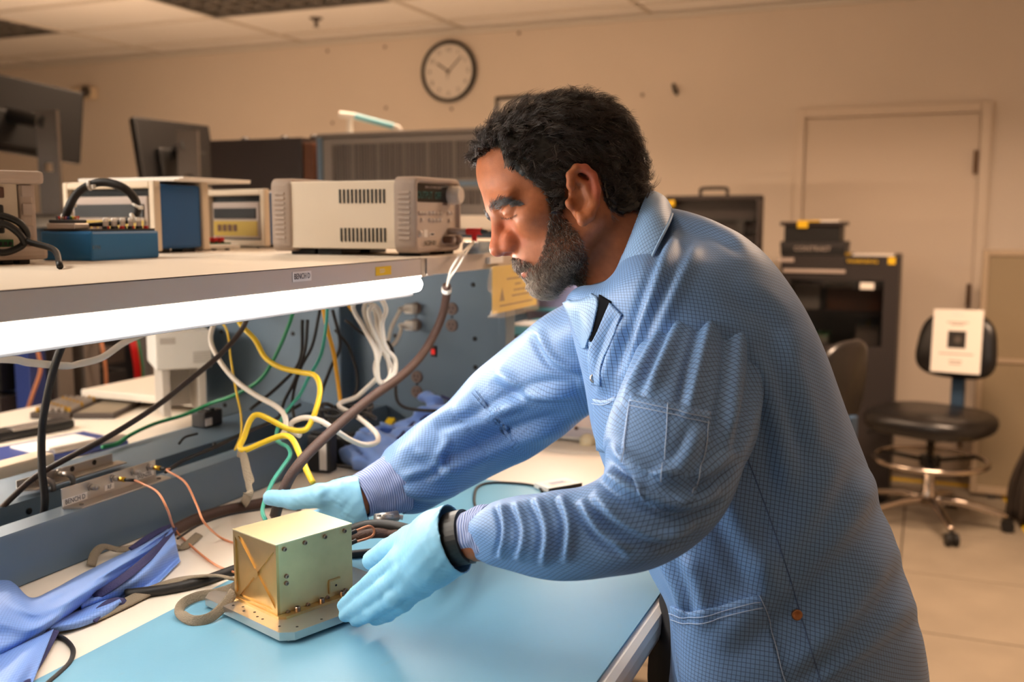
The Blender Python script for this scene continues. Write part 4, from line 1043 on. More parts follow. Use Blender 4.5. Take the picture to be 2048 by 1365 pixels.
# beard and moustache
bi = np.where(beard | must)[0]
area_w = np.ones(len(bi))
nb = 15000; bpx = topx(h2w(np.stack([F_[bi], LA_[bi], U_[bi]], 1))); bw_ = np.clip((1186 - bpx[0]) / 45, .06, 1) * np.clip((bpx[1] - 405) / 40, .15, 1)
ri = r_.choice(bi, nb, p=bw_ / bw_.sum()); rp, rnn = hv[ri] + r_.normal(size=(nb, 3)) * .0007, hn[ri]
f, l, u = rp.T
bd = np.stack([.25 - .2 * (f < .03), .05 * np.sign(l), -np.ones(nb)], 1) + r_.normal(size=(nb, 3)) * .35
bd = tangent(bd, rnn)
chin = np.clip((f - .035) / .04, 0, 1) * np.clip((-u - .070) / .02, 0, 1); mx_, my_, _k = topx(h2w(np.stack([f, np.abs(l), u], 1))); mu = inpoly(mx_, my_, MUST)
bl_ = .0045 + .0035 * r_.random(nb) + .004 * chin; bl_ = np.where(mu, .0055, bl_)
edge = np.clip((-u - .03) / .03, .35, 1)
gr = r_.random(nb); pg = .17 + .60 * chin + .15 * mu + .12 * (u < -.06)
bc = np.where((gr < pg)[:, None], np.array(lin((172, 156, 140))), np.array(lin((74, 54, 42)))) * (.6 + .8 * r_.random((nb, 1)))
bo = strands('beard', rp, rnn, bd, bl_, .0022 + .0016 * r_.random(nb) + .002 * chin, np.full(nb, .00017), np.full(nb, .3), np.full(nb, .0006), 3, bc, (r_.uniform(0, 6.28, nb), None), 13, man)
# eyebrows and lashes
FW_ = hw; FN_ = hn[:, 0:1] * HF + hn[:, 1:2] * HL + hn[:, 2:3] * HU; fok = ((FN_ @ FWD) < -.05) & (F_ > .02); fi_ = np.where(fok)[0]; fpx, fpy, _k = topx(FW_[fi_])
def snap(xs_q, ys_q): return np.array([fi_[np.argmin((fpx - a) ** 2 + (fpy - b) ** 2)] for a, b in zip(xs_q, ys_q)])
for sgn in (1, -1):
    n_ = 700; t = r_.random(n_)
    bxx = np.interp(t, [0, .5, 1], [981, 1008, 1040]); bxy = np.interp(t, [0, .25, .5, 1], [415, 408, 403, 409]) + r_.normal(size=n_) * np.interp(t, [0, .2, .5, 1], [4.2, 4.6, 3.6, 1.2])
    bi_ = snap(bxx, bxy); bx = hv[bi_] * np.array([1, sgn, 1]); nn2 = hn[bi_] * np.array([1, sgn, 1])
    dd_ = np.stack([-.35 - .3 * t, sgn * np.ones(n_), .35 - .6 * t + r_.normal(size=n_) * .2], 1)
    dd_[:, 2] = .25 - .75 * t + r_.normal(size=n_) * .15
    strands('eyebrow', bx, nn2, tangent(dd_, nn2), np.full(n_, .0075), np.full(n_, .0022), np.full(n_, .00028), np.full(n_, .2), np.full(n_, .0003), 3, np.tile(np.array(lin((34, 24, 20))), (n_, 1)) * (.7 + .6 * r_.random((n_, 1))), (r_.uniform(0, 6, n_), None), 14, man)
    n_ = 55; t = np.linspace(0, 1, n_)
    ex = hv[snap(np.interp(t, [0, 1], [1003, 1033]), 435 + 2.5 * np.sin(t * PI) - 6 * t ** 2)] * np.array([1, sgn, 1])
    nn2 = np.tile(np.array([.8, sgn * .2, -.5]), (n_, 1)); nn2 /= np.linalg.norm(nn2, axis=1)[:, None]
    strands('eyelash', ex, nn2, tangent(np.tile(np.array([1.0, sgn * .6, -1.0]), (n_, 1)), nn2), np.full(n_, .0032), np.full(n_, .002), np.full(n_, .00022), np.full(n_, .1), np.full(n_, .0001), 3, np.tile(np.array(lin((24, 17, 14))), (n_, 1)), (np.zeros(n_), None), 15, man)
# ---------------- clothes: lofted shells with folds
def fabric_mat(name, rgb, line, sp, rot, lw=.06, rough=.5):
    m = bpy.data.materials.new(name); m.use_nodes = True; MATS[name] = m; nt = m.node_tree; b = nt.nodes['Principled BSDF']
    b.inputs['Roughness'].default_value = rough; b.inputs['Sheen Weight'].default_value = .06; b.inputs['Sheen Roughness'].default_value = .4
    uv = nt.nodes.new('ShaderNodeUVMap'); uv.uv_map = 'UVMap'
    mp = nt.nodes.new('ShaderNodeMapping'); mp.inputs['Rotation'].default_value = (0, 0, rot); mp.inputs['Scale'].default_value = (1 / sp, 1 / sp, 1)
    nt.links.new(uv.outputs[0], mp.inputs[0]); sx = nt.nodes.new('ShaderNodeSeparateXYZ'); nt.links.new(mp.outputs[0], sx.inputs[0])
    def mth(op, a, b_=None, c=None):
        n = nt.nodes.new('ShaderNodeMath'); n.operation = op
        for i, q in enumerate((a, b_, c)):
            if q is None: continue
            if isinstance(q, (int, float)): n.inputs[i].default_value = q
            else: nt.links.new(q, n.inputs[i])
        return n.outputs[0]
    def ln(o): return mth('LESS_THAN', mth('ABSOLUTE', mth('SUBTRACT', mth('FRACT', o), .5)), lw)
    g = mth('MAXIMUM', ln(sx.outputs[0]), ln(sx.outputs[1]))
    n = nt.nodes.new('ShaderNodeTexNoise'); n.inputs['Scale'].default_value = 8; nt.links.new(mp.outputs[0], n.inputs['Vector'])
    mx = nt.nodes.new('ShaderNodeMix'); mx.data_type = 'RGBA'; mx.inputs[6].default_value = (*lin(rgb), 1); mx.inputs[7].default_value = (*lin(line), 1)
    nt.links.new(mth('MULTIPLY', g, .85), mx.inputs[0]); nt.links.new(mx.outputs[2], b.inputs['Base Color'])
    bp_ = nt.nodes.new('ShaderNodeBump'); bp_.inputs['Strength'].default_value = .12; bp_.inputs['Distance'].default_value = .001
    nt.links.new(n.outputs[0], bp_.inputs['Height']); nt.links.new(bp_.outputs[0], b.inputs['Normal'])
    return m
coatm = fabric_mat('coat_fabric', (114, 154, 206), (36, 50, 88), .0044, math.radians(18))
sleevem = fabric_mat('sleeve_fabric', (114, 154, 206), (36, 50, 88), .0044, math.radians(40))
collarm = fabric_mat('collar_fabric', (134, 172, 216), (60, 80, 124), .0042, math.radians(30))
def rib_mat():
    m = bpy.data.materials.new('rib_knit'); m.use_nodes = True; MATS['rib_knit'] = m; nt = m.node_tree; b = nt.nodes['Principled BSDF']; b.inputs['Roughness'].default_value = .85
    uv = nt.nodes.new('ShaderNodeUVMap'); uv.uv_map = 'UVMap'; w = nt.nodes.new('ShaderNodeTexWave'); w.inputs['Scale'].default_value = 110; w.bands_direction = 'Y'; w.inputs['Distortion'].default_value = .6
    nt.links.new(uv.outputs[0], w.inputs['Vector']); cr = nt.nodes.new('ShaderNodeValToRGB'); cr.color_ramp.elements[0].color = (*lin((92, 112, 168)), 1); cr.color_ramp.elements[1].color = (*lin((176, 188, 222)), 1)
    nt.links.new(w.outputs[0], cr.inputs[0]); nt.links.new(cr.outputs[0], b.inputs['Base Color'])
    bp_ = nt.nodes.new('ShaderNodeBump'); bp_.inputs['Strength'].default_value = .5; bp_.inputs['Distance'].default_value = .001; nt.links.new(w.outputs[0], bp_.inputs['Height']); nt.links.new(bp_.outputs[0], b.inputs['Normal'])
    return m
ribm = rib_mat()
def resample(A, n):
    """smooth (Catmull-Rom) resampling of the rows of A"""
    S_ = spline(A, 12); d = np.r_[0, np.cumsum(np.linalg.norm(np.diff(S_[:, :3], axis=0), axis=1))]
    t = np.linspace(0, d[-1], n); return np.stack([np.interp(t, d, S_[:, i]) for i in range(S_.shape[1])], 1)
class Cloth:
    """grid of points (rows along, columns around) with UVs in metres"""
    def __init__(s, G, closed=True): s.G = G; s.closed = closed
    def normals(s):
        du = (np.roll(s.G, -1, 1) - np.roll(s.G, 1, 1)) if s.closed else np.gradient(s.G, axis=1)
        dv = np.gradient(s.G, axis=0); n = np.cross(du, dv); return n / (np.linalg.norm(n, axis=2)[..., None] + 1e-12)
    def folds(s, L, seed=0):
        n = s.normals(); x, y, k = topx(s.G.reshape(-1, 3)); x = x.reshape(s.G.shape[:2]); y = y.reshape(s.G.shape[:2])
        face = np.clip(-(n @ FWD) * 2.5, 0, 1); D = np.zeros(x.shape)
        for pl_, amp, w in L:
            P = spline([(a, b, 0) for a, b in pl_], 5)[:, :2]; best = np.full(x.shape, 1e9); sg = np.zeros(x.shape); tt = np.zeros(x.shape)
            m = len(P)
            for i in range(m - 1):
                ax_, ay_ = P[i]; dx, dy = P[i + 1] - P[i]; L2 = dx * dx + dy * dy + 1e-9
                t = np.clip(((x - ax_) * dx + (y - ay_) * dy) / L2, 0, 1); qx, qy = x - ax_ - t * dx, y - ay_ - t * dy; d = np.hypot(qx, qy)
                b = d < best; best = np.where(b, d, best); sg = np.where(b, np.sign(dx * qy - dy * qx), sg); tt = np.where(b, (i + t) / (m - 1), tt)
            sd = best * sg; en = np.clip(np.minimum(tt, 1 - tt) * 5, 0, 1) ** .7; en = np.where(np.minimum(tt, 1 - tt) <= 0, 0, en)
            D += amp * en * (np.exp(-(sd / w) ** 2) - .75 * np.exp(-((sd - 1.35 * w) / (.7 * w)) ** 2))
        s.G = s.G + n * (D * face)[..., None]; return s
    def wrinkle(s, amp, fu, fv, seed):
        n = s.normals(); R, C = s.G.shape[:2]; r_ = np.random.default_rng(seed); a = np.linspace(0, 2 * PI, C, endpoint=False)[None, :]; v = np.linspace(0, 1, R)[:, None]; D = np.zeros((R, C))
        for _ in range(9):
            ku = r_.integers(1, fu + 1); kv = r_.uniform(-fv, fv); D += np.sin(ku * a + 2 * PI * kv * v + r_.uniform(0, 6.28)) / 3
        s.G = s.G + n * (amp * D)[..., None]; return s
    def build(s, name, material, parent, solid=.0):
        R, C = s.G.shape[:2]; s.n = s.normals()
        idx = np.arange(R * C).reshape(R, C)
        nx = np.roll(idx, -1, 1) if s.closed else idx[:, 1:]
        a = idx if s.closed else idx[:, :-1]
        Fq = np.stack([a[:-1], nx[:-1], nx[1:], a[1:]], -1).reshape(-1, 4)
        me = np_mesh(name, s.G.reshape(-1, 3), Fq)
        # metric UVs
        mid = s.G
        du = np.linalg.norm(np.diff(np.concatenate([mid, mid[:, :1]], 1), axis=1), axis=2).mean(0); u = np.r_[0, np.cumsum(du)]
        dv = np.linalg.norm(np.diff(mid, axis=0), axis=2).mean(1); v = np.r_[0, np.cumsum(dv)]
        cols = C if s.closed else C - 1
        uq = np.zeros((R - 1, cols, 4, 2)); c = np.arange(cols)
        uq[:, :, 0, 0] = u[c]; uq[:, :, 3, 0] = u[c]; uq[:, :, 1, 0] = u[c + 1]; uq[:, :, 2, 0] = u[c + 1]
        uq[:, :, 0, 1] = v[:-1, None]; uq[:, :, 1, 1] = v[:-1, None]; uq[:, :, 2, 1] = v[1:, None]; uq[:, :, 3, 1] = v[1:, None]
        if len(me.polygons) == len(Fq):
            ul = me.uv_layers.new(name='UVMap'); ul.data.foreach_set('uv', uq.astype(np.float32).ravel())
        o = link(name, me, material, parent)
        if solid:
            md = o.modifiers.new('thick', 'SOLIDIFY'); md.thickness = solid; md.offset = -1
        s.uq = uq; s.Fq = Fq; return o
    def near(s):   # camera-facing points, for draping
        n = s.normals().reshape(-1, 3); g = s.G.reshape(-1, 3); m = (n @ FWD) < -.05; x, y, k = topx(g[m]); return g[m], n[m], x, y
    def drape(s, pl_, off=.0012, step=10):
        g, n, x, y = s.near(); out = []
        P = spline([(a, b, 0) for a, b in pl_], 4)[:, :2]
        d = np.r_[0, np.cumsum(np.linalg.norm(np.diff(P, axis=0), axis=1))]; t = np.arange(0, d[-1], step)
        for q in np.stack([np.interp(t, d, P[:, 0]), np.interp(t, d, P[:, 1])], 1):
            w = (x - q[0]) ** 2 + (y - q[1]) ** 2; j = np.argpartition(w, 6)[:6]; ww = 1 / (w[j] + 1); ww /= ww.sum()
            kk = topx(g[j])[2] @ ww; nn = (n[j] * ww[:, None]).sum(0); nn /= np.linalg.norm(nn) + 1e-9; out.append(at(q[0], q[1], k=kk) + nn * off)
        return out
    def panel(s, A, B, off, name, material, parent, n=36, m=18, thick=None):
        """a sewn-on panel between two photo curves, following the cloth"""
        PA, PB = resample(np.array([(a, b, 0) for a, b in A], float), n)[:, :2], resample(np.array([(a, b, 0) for a, b in B], float), n)[:, :2]
        g, nn_, x, y = s.near(); kk = topx(g)[2]; G = np.zeros((m, n, 3))
        for j in range(m):
            for i in range(n):
                q = PA[i] * (1 - j / (m - 1)) + PB[i] * j / (m - 1); w = (x - q[0]) ** 2 + (y - q[1]) ** 2; c = np.argpartition(w, 8)[:8]; ww = 1 / (w[c] + 4); ww /= ww.sum()
                nv = (nn_[c] * ww[:, None]).sum(0); nv /= np.linalg.norm(nv) + 1e-9; G[j, i] = at(q[0], q[1], k=kk[c] @ ww) + nv * off
        for _ in range(2):      # calm the drape
            G[1:-1, 1:-1] = .4 * G[1:-1, 1:-1] + .15 * (G[:-2, 1:-1] + G[2:, 1:-1] + G[1:-1, :-2] + G[1:-1, 2:])
        c = Cloth(G, False); n0 = c.normals()[m // 2, n // 2]
        if n0 @ FWD > 0: c.G = c.G[:, ::-1]
        return c.build(name, material, parent, thick or off * .9)
    def patch(s, poly, off, name, material, parent):
        x, y, k = topx(s.G.reshape(-1, 3)); n = s.normals().reshape(-1, 3); ok = inpoly(x, y, poly) & ((n @ FWD) < .1)
        sel = ok[s.Fq].all(1); f = s.Fq[sel]; ui, inv = np.unique(f, return_inverse=True)
        me = np_mesh(name, (s.G.reshape(-1, 3) + n * off)[ui], inv.reshape(f.shape)); ul = me.uv_layers.new(name='UVMap'); ul.data.foreach_set('uv', s.uq.reshape(-1, 4, 2)[sel].astype(np.float32).ravel())
        o = link(name, me, material, parent); md = o.modifiers.new('thick', 'SOLIDIFY'); md.thickness = off * .9; md.offset = -1; return o
def tube_cloth(st, nv, nu, p=2.0, flat=1.0):
    """st rows: x px, y px, depth k, radius px across the picture, depth radius / radius"""
    A = np.array([[*at(a[0], a[1], k=a[2]), a[3] * a[2] / FPX, a[4] if len(a) > 4 else 1.0] for a in st])
    A = resample(A, nv); C = A[:, :3]; T_ = np.gradient(C, axis=0); T_ /= np.linalg.norm(T_, axis=1)[:, None]
    th = np.linspace(0, 2 * PI, nu, endpoint=False); G = np.zeros((nv, nu, 3))
    for i in range(nv):
        b = FWD - T_[i] * (FWD @ T_[i]); b /= np.linalg.norm(b); a = np.cross(b, T_[i])
        G[i] = C[i] + (a[None] * np.cos(th)[:, None] + b[None] * (np.sin(th) * A[i, 4])[:, None]) * A[i, 3]
    return Cloth(G)
# coat trunk: pairs of front / back outline points of the photograph with depth and half depth
TR = [((1262, 2050), (1850, 2120), 1.20, .20), ((1290, 1700), (1872, 1760), 1.19, .205), ((1325, 1400), (1866, 1420), 1.17, .20), ((1338, 1215), (1848, 1250), 1.165, .19),
      ((1290, 1120), (1800, 1085), 1.17, .185), ((1232, 990), (1750, 945), 1.18, .185), ((1185, 870), (1698, 815), 1.19, .19), ((1162, 760), (1648, 690), 1.20, .20), ((1140, 668), (1592, 592), 1.21, .205),
      ((1128, 612), (1520, 505), 1.215, .195), ((1140, 592), (1440, 455), 1.22, .155), ((1165, 588), (1375, 425), 1.22, .115), ((1188, 580), (1335, 415), 1.22, .085)]
rows = np.array([[*at(*f, k=k), *at(*b, k=k), d] for f, b, k, d in TR])
S_ = spline(rows, 12); mid = (S_[:, :3] + S_[:, 3:6]) / 2; dd_ = np.r_[0, np.cumsum(np.linalg.norm(np.diff(mid, axis=0), axis=1))]
NV, NU = 260, 300
tt = np.linspace(0, dd_[-1], NV); Rw = np.stack([np.interp(tt, dd_, S_[:, i]) for i in range(7)], 1)
th = np.linspace(0, 2 * PI, NU, endpoint=False); pw = .86
cs, sn = np.sign(np.cos(th)) * np.abs(np.cos(th)) ** pw, np.sign(np.sin(th)) * np.abs(np.sin(th)) ** pw
XA = np.array([1.0, 0, 0]); bl = np.clip(1 - (np.linspace(0, 1, NV) - .45) / .35, 0, 1)[:, None]      # hips square to the bench, chest turned to the camera
BD = FWD * (1 - bl) + XA * bl; BD /= np.linalg.norm(BD, axis=1)[:, None]
CT = (Rw[:, :3] + Rw[:, 3:6]) / 2; HA = (Rw[:, :3] - Rw[:, 3:6]) / 2
fx_, fy_, _k = topx(Rw[:, :3]); bx_, by_2, _k = topx(Rw[:, 3:6]); e2 = np.stack([fx_ - bx_, fy_ - by_2], 1); e2 /= np.linalg.norm(e2, axis=1)[:, None]
t1_ = fx_ * e2[:, 0] + fy_ * e2[:, 1]; t0_ = bx_ * e2[:, 0] + by_2 * e2[:, 1]
for _ in range(6):      # fit every ring to the outline of the photograph
    G = CT[:, None, :] + HA[:, None, :] * cs[None, :, None] + (BD * Rw[:, 6:7])[:, None, :] * sn[None, :, None]
    x, y, k = topx(G.reshape(-1, 3)); pr = (x.reshape(NV, NU) * e2[:, :1] + y.reshape(NV, NU) * e2[:, 1:]); kc = topx(CT)[2]
    mx_, mn_ = pr.max(1), pr.min(1); hl = np.linalg.norm(HA, axis=1)[:, None]; hd = HA / hl
    CT = CT + hd * (((t1_ + t0_) - (mx_ + mn_)) / 2 * kc / FPX * .8)[:, None]
    HA = hd * np.maximum(hl + (((t1_ - t0_) - (mx_ - mn_)) / 2 * kc / FPX * .8)[:, None], .03)
G = CT[:, None, :] + HA[:, None, :] * cs[None, :, None] + (BD * Rw[:, 6:7])[:, None, :] * sn[None, :, None]
coat = Cloth(G)
if (coat.normals()[NV // 2] * (coat.G[NV // 2] - coat.G[NV // 2].mean(0))).sum() < 0: coat.G = coat.G[:, ::-1]
coat.wrinkle(.0028, 7, 2.5, 5)
coat.folds([([(1420, 1290), (1560, 1170), (1700, 1030), (1740, 940)], .008, 34), ([(1560, 1350), (1690, 1230), (1790, 1090)], .008, 30), ([(1480, 1180), (1600, 1050), (1680, 900)], .006, 34),
            ([(1620, 1365), (1740, 1280), (1830, 1200)], .006, 26), ([(1440, 920), (1480, 1050), (1560, 1200)], .005, 30), ([(1370, 1110), (1400, 1180), (1410, 1260)], .006, 20), ([(1310, 1110), (1350, 1170), (1370, 1230)], .005, 16),
            ([(1560, 660), (1600, 780), (1640, 920)], .006, 26), ([(1520, 700), (1560, 850), (1580, 1000)], .006, 26), ([(1470, 560), (1560, 620), (1610, 720)], .003, 26),
            ([(1360, 450), (1330, 520), (1290, 640), (1250, 760)], .007, 14), ([(1400, 480), (1360, 560), (1300, 700)], .005, 14), ([(1250, 640), (1225, 700), (1205, 790)], .006, 12), ([(1175, 620), (1190, 700), (1200, 790)], .005, 13), ([(1350, 440), (1430, 450), (1500, 490)], .003, 16)])
co = coat.build('lab_coat', coatm, man); co['label'] = 'light blue lab coat with dark grid weave'
# left sleeve (towards the camera)
lsl = tube_cloth([(1462, 560, 1.20, 70, .9), (1440, 610, 1.15, 104, .9), (1420, 690, 1.08, 124, .85), (1385, 790, 1.01, 138, .8), (1358, 880, .965, 142, .78), (1330, 965, .935, 138, .78), (1270, 1030, .92, 112, .85), (1190, 1062, .925, 90, .95), (1110, 1070, .94, 84, 1), (1040, 1066, .96, 76, 1), (995, 1064, .972, 66, 1), (968, 1064, .98, 53, 1)], 300, 160)
lsl.wrinkle(.0020, 6, 5, 8)
lsl.folds([([(1385, 596), (1340, 690), (1290, 800)], .007, 13), ([(1430, 606), (1400, 720), (1372, 840)], .006, 14), ([(1480, 626), (1470, 760), (1452, 900)], .007, 16), ([(1525, 655), (1515, 780), (1480, 920)], .006, 14), ([(1345, 620), (1290, 720), (1240, 810)], .006, 13),
           ([(1210, 890), (1290, 945), (1400, 950), (1470, 900)], .007, 14), ([(1196, 935), (1270, 985), (1370, 1010), (1440, 980)], .009, 15), ([(1185, 985), (1240, 1040), (1320, 1075), (1390, 1050)], .008, 13), ([(1160, 1000), (1200, 1060), (1260, 1105)], .007, 11),
           ([(1120, 990), (1140, 1050), (1130, 1130)], .006, 10), ([(1070, 992), (1095, 1060), (1085, 1135)], .006, 10), ([(1030, 1000), (1050, 1065), (1035, 1125)], .005, 9), ([(1000, 1000), (1012, 1060), (1000, 1120)], .005, 8), ([(1400, 860), (1360, 930), (1300, 960)], .006, 14)])
lo_ = lsl.build('sleeve', sleevem, co)
def cuff(st, name):
    c = tube_cloth(st, 40, 90); c.wrinkle(.0008, 9, 2, 4); return c.build(name, ribm, co, .002)
cuff([(985, 1064, .974, 56), (960, 1066, .98, 52), (935, 1070, .985, 46), (914, 1072, .992, 41)], 'cuff')
# right sleeve (far)
rsl = tube_cloth([(1230, 640, 1.27, 80, .9), (1170, 700, 1.32, 100, .9), (1085, 768, 1.37, 104, .85), (1000, 835, 1.39, 101, .8), (925, 888, 1.37, 86, .9), (855, 934, 1.33, 78, 1), (812, 958, 1.31, 72, 1), (785, 972, 1.30, 58, 1)], 260, 150)
rsl.wrinkle(.0020, 5, 4, 9)
rsl.folds([([(1160, 790), (1060, 800), (960, 850), (880, 880)], .0085, 18), ([(1150, 850), (1040, 880), (930, 930), (850, 960)], .0085, 18), ([(990, 745), (1060, 780), (1150, 780)], .008, 15), ([(905, 815), (980, 820), (1060, 800)], .0045, 14), ([(800, 955), (860, 935), (900, 880)], .006, 11), ([(790, 975), (850, 990), (920, 985)], .005, 14), ([(1075, 660), (1110, 720), (1165, 745)], .006, 11), ([(830, 900), (870, 920), (900, 950)], .004, 9)])
rsl.build('sleeve', sleevem, co)
cuff([(800, 966, 1.305, 62), (770, 976, 1.295, 56), (740, 986, 1.285, 48), (716, 998, 1.275, 42)], 'cuff')
# collar
inn = [(1206, 606, 1.115), (1222, 566, 1.105), (1260, 476, 1.115), (1284, 415, 1.14), (1298, 380, 1.20), (1290, 400, 1.28), (1240, 500, 1.31), (1195, 580, 1.28), (1178, 612, 1.245)]
out = [(1254, 636, 1.060), (1274, 590, 1.050), (1306, 510, 1.060), (1338, 446, 1.10), (1346, 420, 1.20), (1330, 440, 1.31), (1250, 560, 1.36), (1138, 592, 1.33), (1162, 690, 1.24)]
A = resample(np.array([[*at(*p[:2], k=p[2]), *at(*q[:2], k=q[2])] for p, q in zip(inn, out)]), 120)
wv = np.linspace(0, 1, 14)
G = A[:, None, :3] * (1 - wv)[None, :, None] + A[:, None, 3:] * wv[None, :, None]
bul = np.sin(wv * PI) * .006; nn = Cloth(G, False).normals(); sgn_ = np.sign((nn[30, 7] @ -FWD)); G = G + nn * sgn_ * bul[None, :, None]
colr = Cloth(G, False); colo = colr.build('collar', collarm, co, .0022)
MB().tube([A[i, 3:] for i in range(0, 120, 2)], .0016, 6, 2).build('collar_edge', mat('coat_edge', (150, 184, 220), .6), co, True)
# collar stand around the neck
st_ = [(a[0] + 22, a[1] + 40, a[2]) for a in inn]
A2 = resample(np.array([[*at(*p[:2], k=p[2]), *at(*q[:2], k=q[2])] for p, q in zip(inn, st_)]), 90)
G = A2[:, None, :3] * (1 - wv)[None, :, None] + A2[:, None, 3:] * wv[None, :, None]
Cloth(G, False).build('collar_stand', collarm, co, .002)
# pockets, seams, stitches, snaps
mat('thread', (176, 196, 224), .6); mat('seam', (84, 110, 156), .8); mat('snap_metal', (214, 206, 196), .25, .9); mat('snap_brass', (190, 130, 90), .3, .9)
sp_ = lsl.panel([(1262, 790), (1340, 808), (1420, 826)], [(1240, 925), (1305, 1012), (1388, 1005)], .0022, 'sleeve_pocket', sleevem, co)
for pl_ in ([(1262, 804), (1340, 822), (1418, 840)], [(1260, 814), (1340, 832), (1417, 850)], [(1335, 810), (1332, 880), (1322, 960)], [(1414, 845), (1404, 920), (1380, 1000)], [(1262, 806), (1252, 880), (1246, 930)]):
    MB().tube(lsl.drape(pl_, .0030), .00045, 5, 2).build('stitching', 'thread', sp_, True)
coat.panel([(1200, 590), (1198, 618), (1188, 650), (1178, 684)], [(1224, 604), (1212, 626), (1200, 652), (1184, 684)], .0016, 'undershirt', mat('shirt_black', (20, 20, 24), .95, spec=.1), man, 20, 10)
coat.panel([(1130, 606), (1144, 640), (1158, 672), (1170, 698)], [(1164, 590), (1198, 598), (1190, 648), (1174, 696)], .0032, 'lapel', collarm, co)
coat.panel([(1222, 606), (1202, 652), (1180, 706), (1186, 770)], [(1246, 630), (1228, 676), (1206, 730), (1202, 772)], .0026, 'placket', coatm, co)
cp_ = coat.panel([(1190, 797), (1212, 800), (1236, 791)], [(1198, 900), (1218, 905), (1242, 898)], .0035, 'chest_pocket', coatm, co, 20, 14)
lp_ = coat.panel([(1344, 1212), (1395, 1222), (1520, 1190)], [(1378, 1470), (1480, 1480), (1596, 1470)], .0032, 'hip_pocket', coatm, co, 40, 30)
MB().tube(coat.drape([(1190, 806), (1212, 809), (1236, 800)], .0042), .00045, 5, 2).build('stitching', 'thread', cp_, True)
MB().tube(coat.drape([(1520, 1192), (1548, 1280), (1590, 1440)], .0040), .00045, 5, 2).build('stitching', 'thread', lp_, True)
for pl_ in ([(1345, 1226), (1395, 1234), (1524, 1204)], [(1348, 1238), (1396, 1246), (1527, 1214)]):
    MB().tube(coat.drape(pl_, .0042), .00045, 5, 2).build('stitching', 'thread', lp_, True)
for pl_, m_ in (([(1490, 905), (1530, 1010), (1578, 1150), (1610, 1260), (1650, 1390)], 'seam'),):
    MB().tube(coat.drape(pl_, .0002), .0007, 5, 2).build('seam', m_, co, True)
MB().tube(lsl.drape([(1350, 604), (1390, 592), (1440, 596), (1495, 624), (1538, 662)], .0030), .0012, 6, 2).build('shoulder_seam', 'seam', co, True)
for (x, y), m_ in (((1191, 757), 'snap_metal'), ((1594, 1231), 'snap_brass')):
    p = coat.drape([(x, y), (x + 3, y)], .001, 2)[0]
    MB().lathe(p, -FWD, [(.0055, -.002), (.0055, .001), (.0045, .0018), (.0036, .0012), (.002, .0008), (0, .0007)], 18).build('snap', m_, co, True)

# ---------------- gloves
glovem = mat('glove', (140, 200, 232), .42, sub=0.0, spec=.5, bump=.15, bscale=140)
def glove(name, label, fingers, palm, lo, hi, wr):
    def sdf(P):
        d = None
        for pts, rs in palm:
            e = chain(P, [PK(*q) for q in pts], rs, .010); d = e if d is None else smin(d, e, .016)
        g = None
        for pts, rs in fingers:
            e = chain(P, [PK(*q) for q in pts], rs, .004); g = e if g is None else smin(g, e, .0016)
        return smin(d, g, .009)
    v, f = surf_nets(sdf, lo, hi, .0021); v = relax(v, f, 1, .4); n = normals(v, f)
    x, y, k = topx(v)
    wrk = .0007 * vnoise(v * 260, 21) + .0004 * vnoise(v * 520, 22)
    v = v + n * wrk[:, None]
    # open end at the wrist: drop the cap
    c0, ax = wr; hgt = (v - c0) @ ax; keep = hgt < 0
    f = f[keep[f].any(1)]; v = v - ax * np.maximum(hgt, 0)[:, None]
    ui, inv = np.unique(f, return_inverse=True)
    o = link(name, np_mesh(name, v[ui], inv.reshape(f.shape)), glovem, man); o['label'] = label
    md = o.modifiers.new('thick', 'SOLIDIFY'); md.thickness = .0012; md.offset = -1
    return o
def bbox(fs, m=.035):
    P = np.array([PK(*q) for pts, rs in fs for q in pts]); return P.min(0) - m, P.max(0) + m
LF = [([(796, 1120, 1.022), (757, 1152, 1.045), (716, 1188, 1.075), (688, 1212, 1.094)], [.0118, .0098, .0090, .0078]),
      ([(810, 1141, 1.012), (768, 1178, 1.030), (724, 1210, 1.065), (692, 1231, 1.090)], [.0118, .0100, .0092, .0080]),
      ([(826, 1160, 1.012), (788, 1196, 1.022), (744, 1224, 1.055), (713, 1241, 1.082)], [.0115, .0097, .0089, .0077]),
      ([(842, 1172, 1.020), (808, 1206, 1.030), (775, 1228, 1.055), (750, 1240, 1.074)], [.0105, .0089, .0082, .0070]),
      ([(866, 1062, 1.01), (822, 1080, 1.03), (776, 1102, 1.062), (744, 1122, 1.085)], [.0165, .0150, .0125, .0108])]
LP = [([(910, 1076, .993), (870, 1085, 1.0), (812, 1118, 1.02)], [.0285, .0240, .0150]), ([(905, 1085, .993), (865, 1112, 1.0), (825, 1152, 1.012)], [.0265, .0235, .0150]), ([(900, 1095, .997), (868, 1128, 1.008), (842, 1168, 1.018)], [.0250, .0215, .0135]), ([(895, 1065, .996), (868, 1064, 1.008)], [.024, .018])]
lo, hi = bbox(LF + LP); ax = PK(930, 1070, .99) - PK(880, 1085, 1.0); ax /= np.linalg.norm(ax)
glove('glove', 'left light blue nitrile glove against the gold box', LF, LP, lo, hi, (PK(911, 1076, .993), ax))
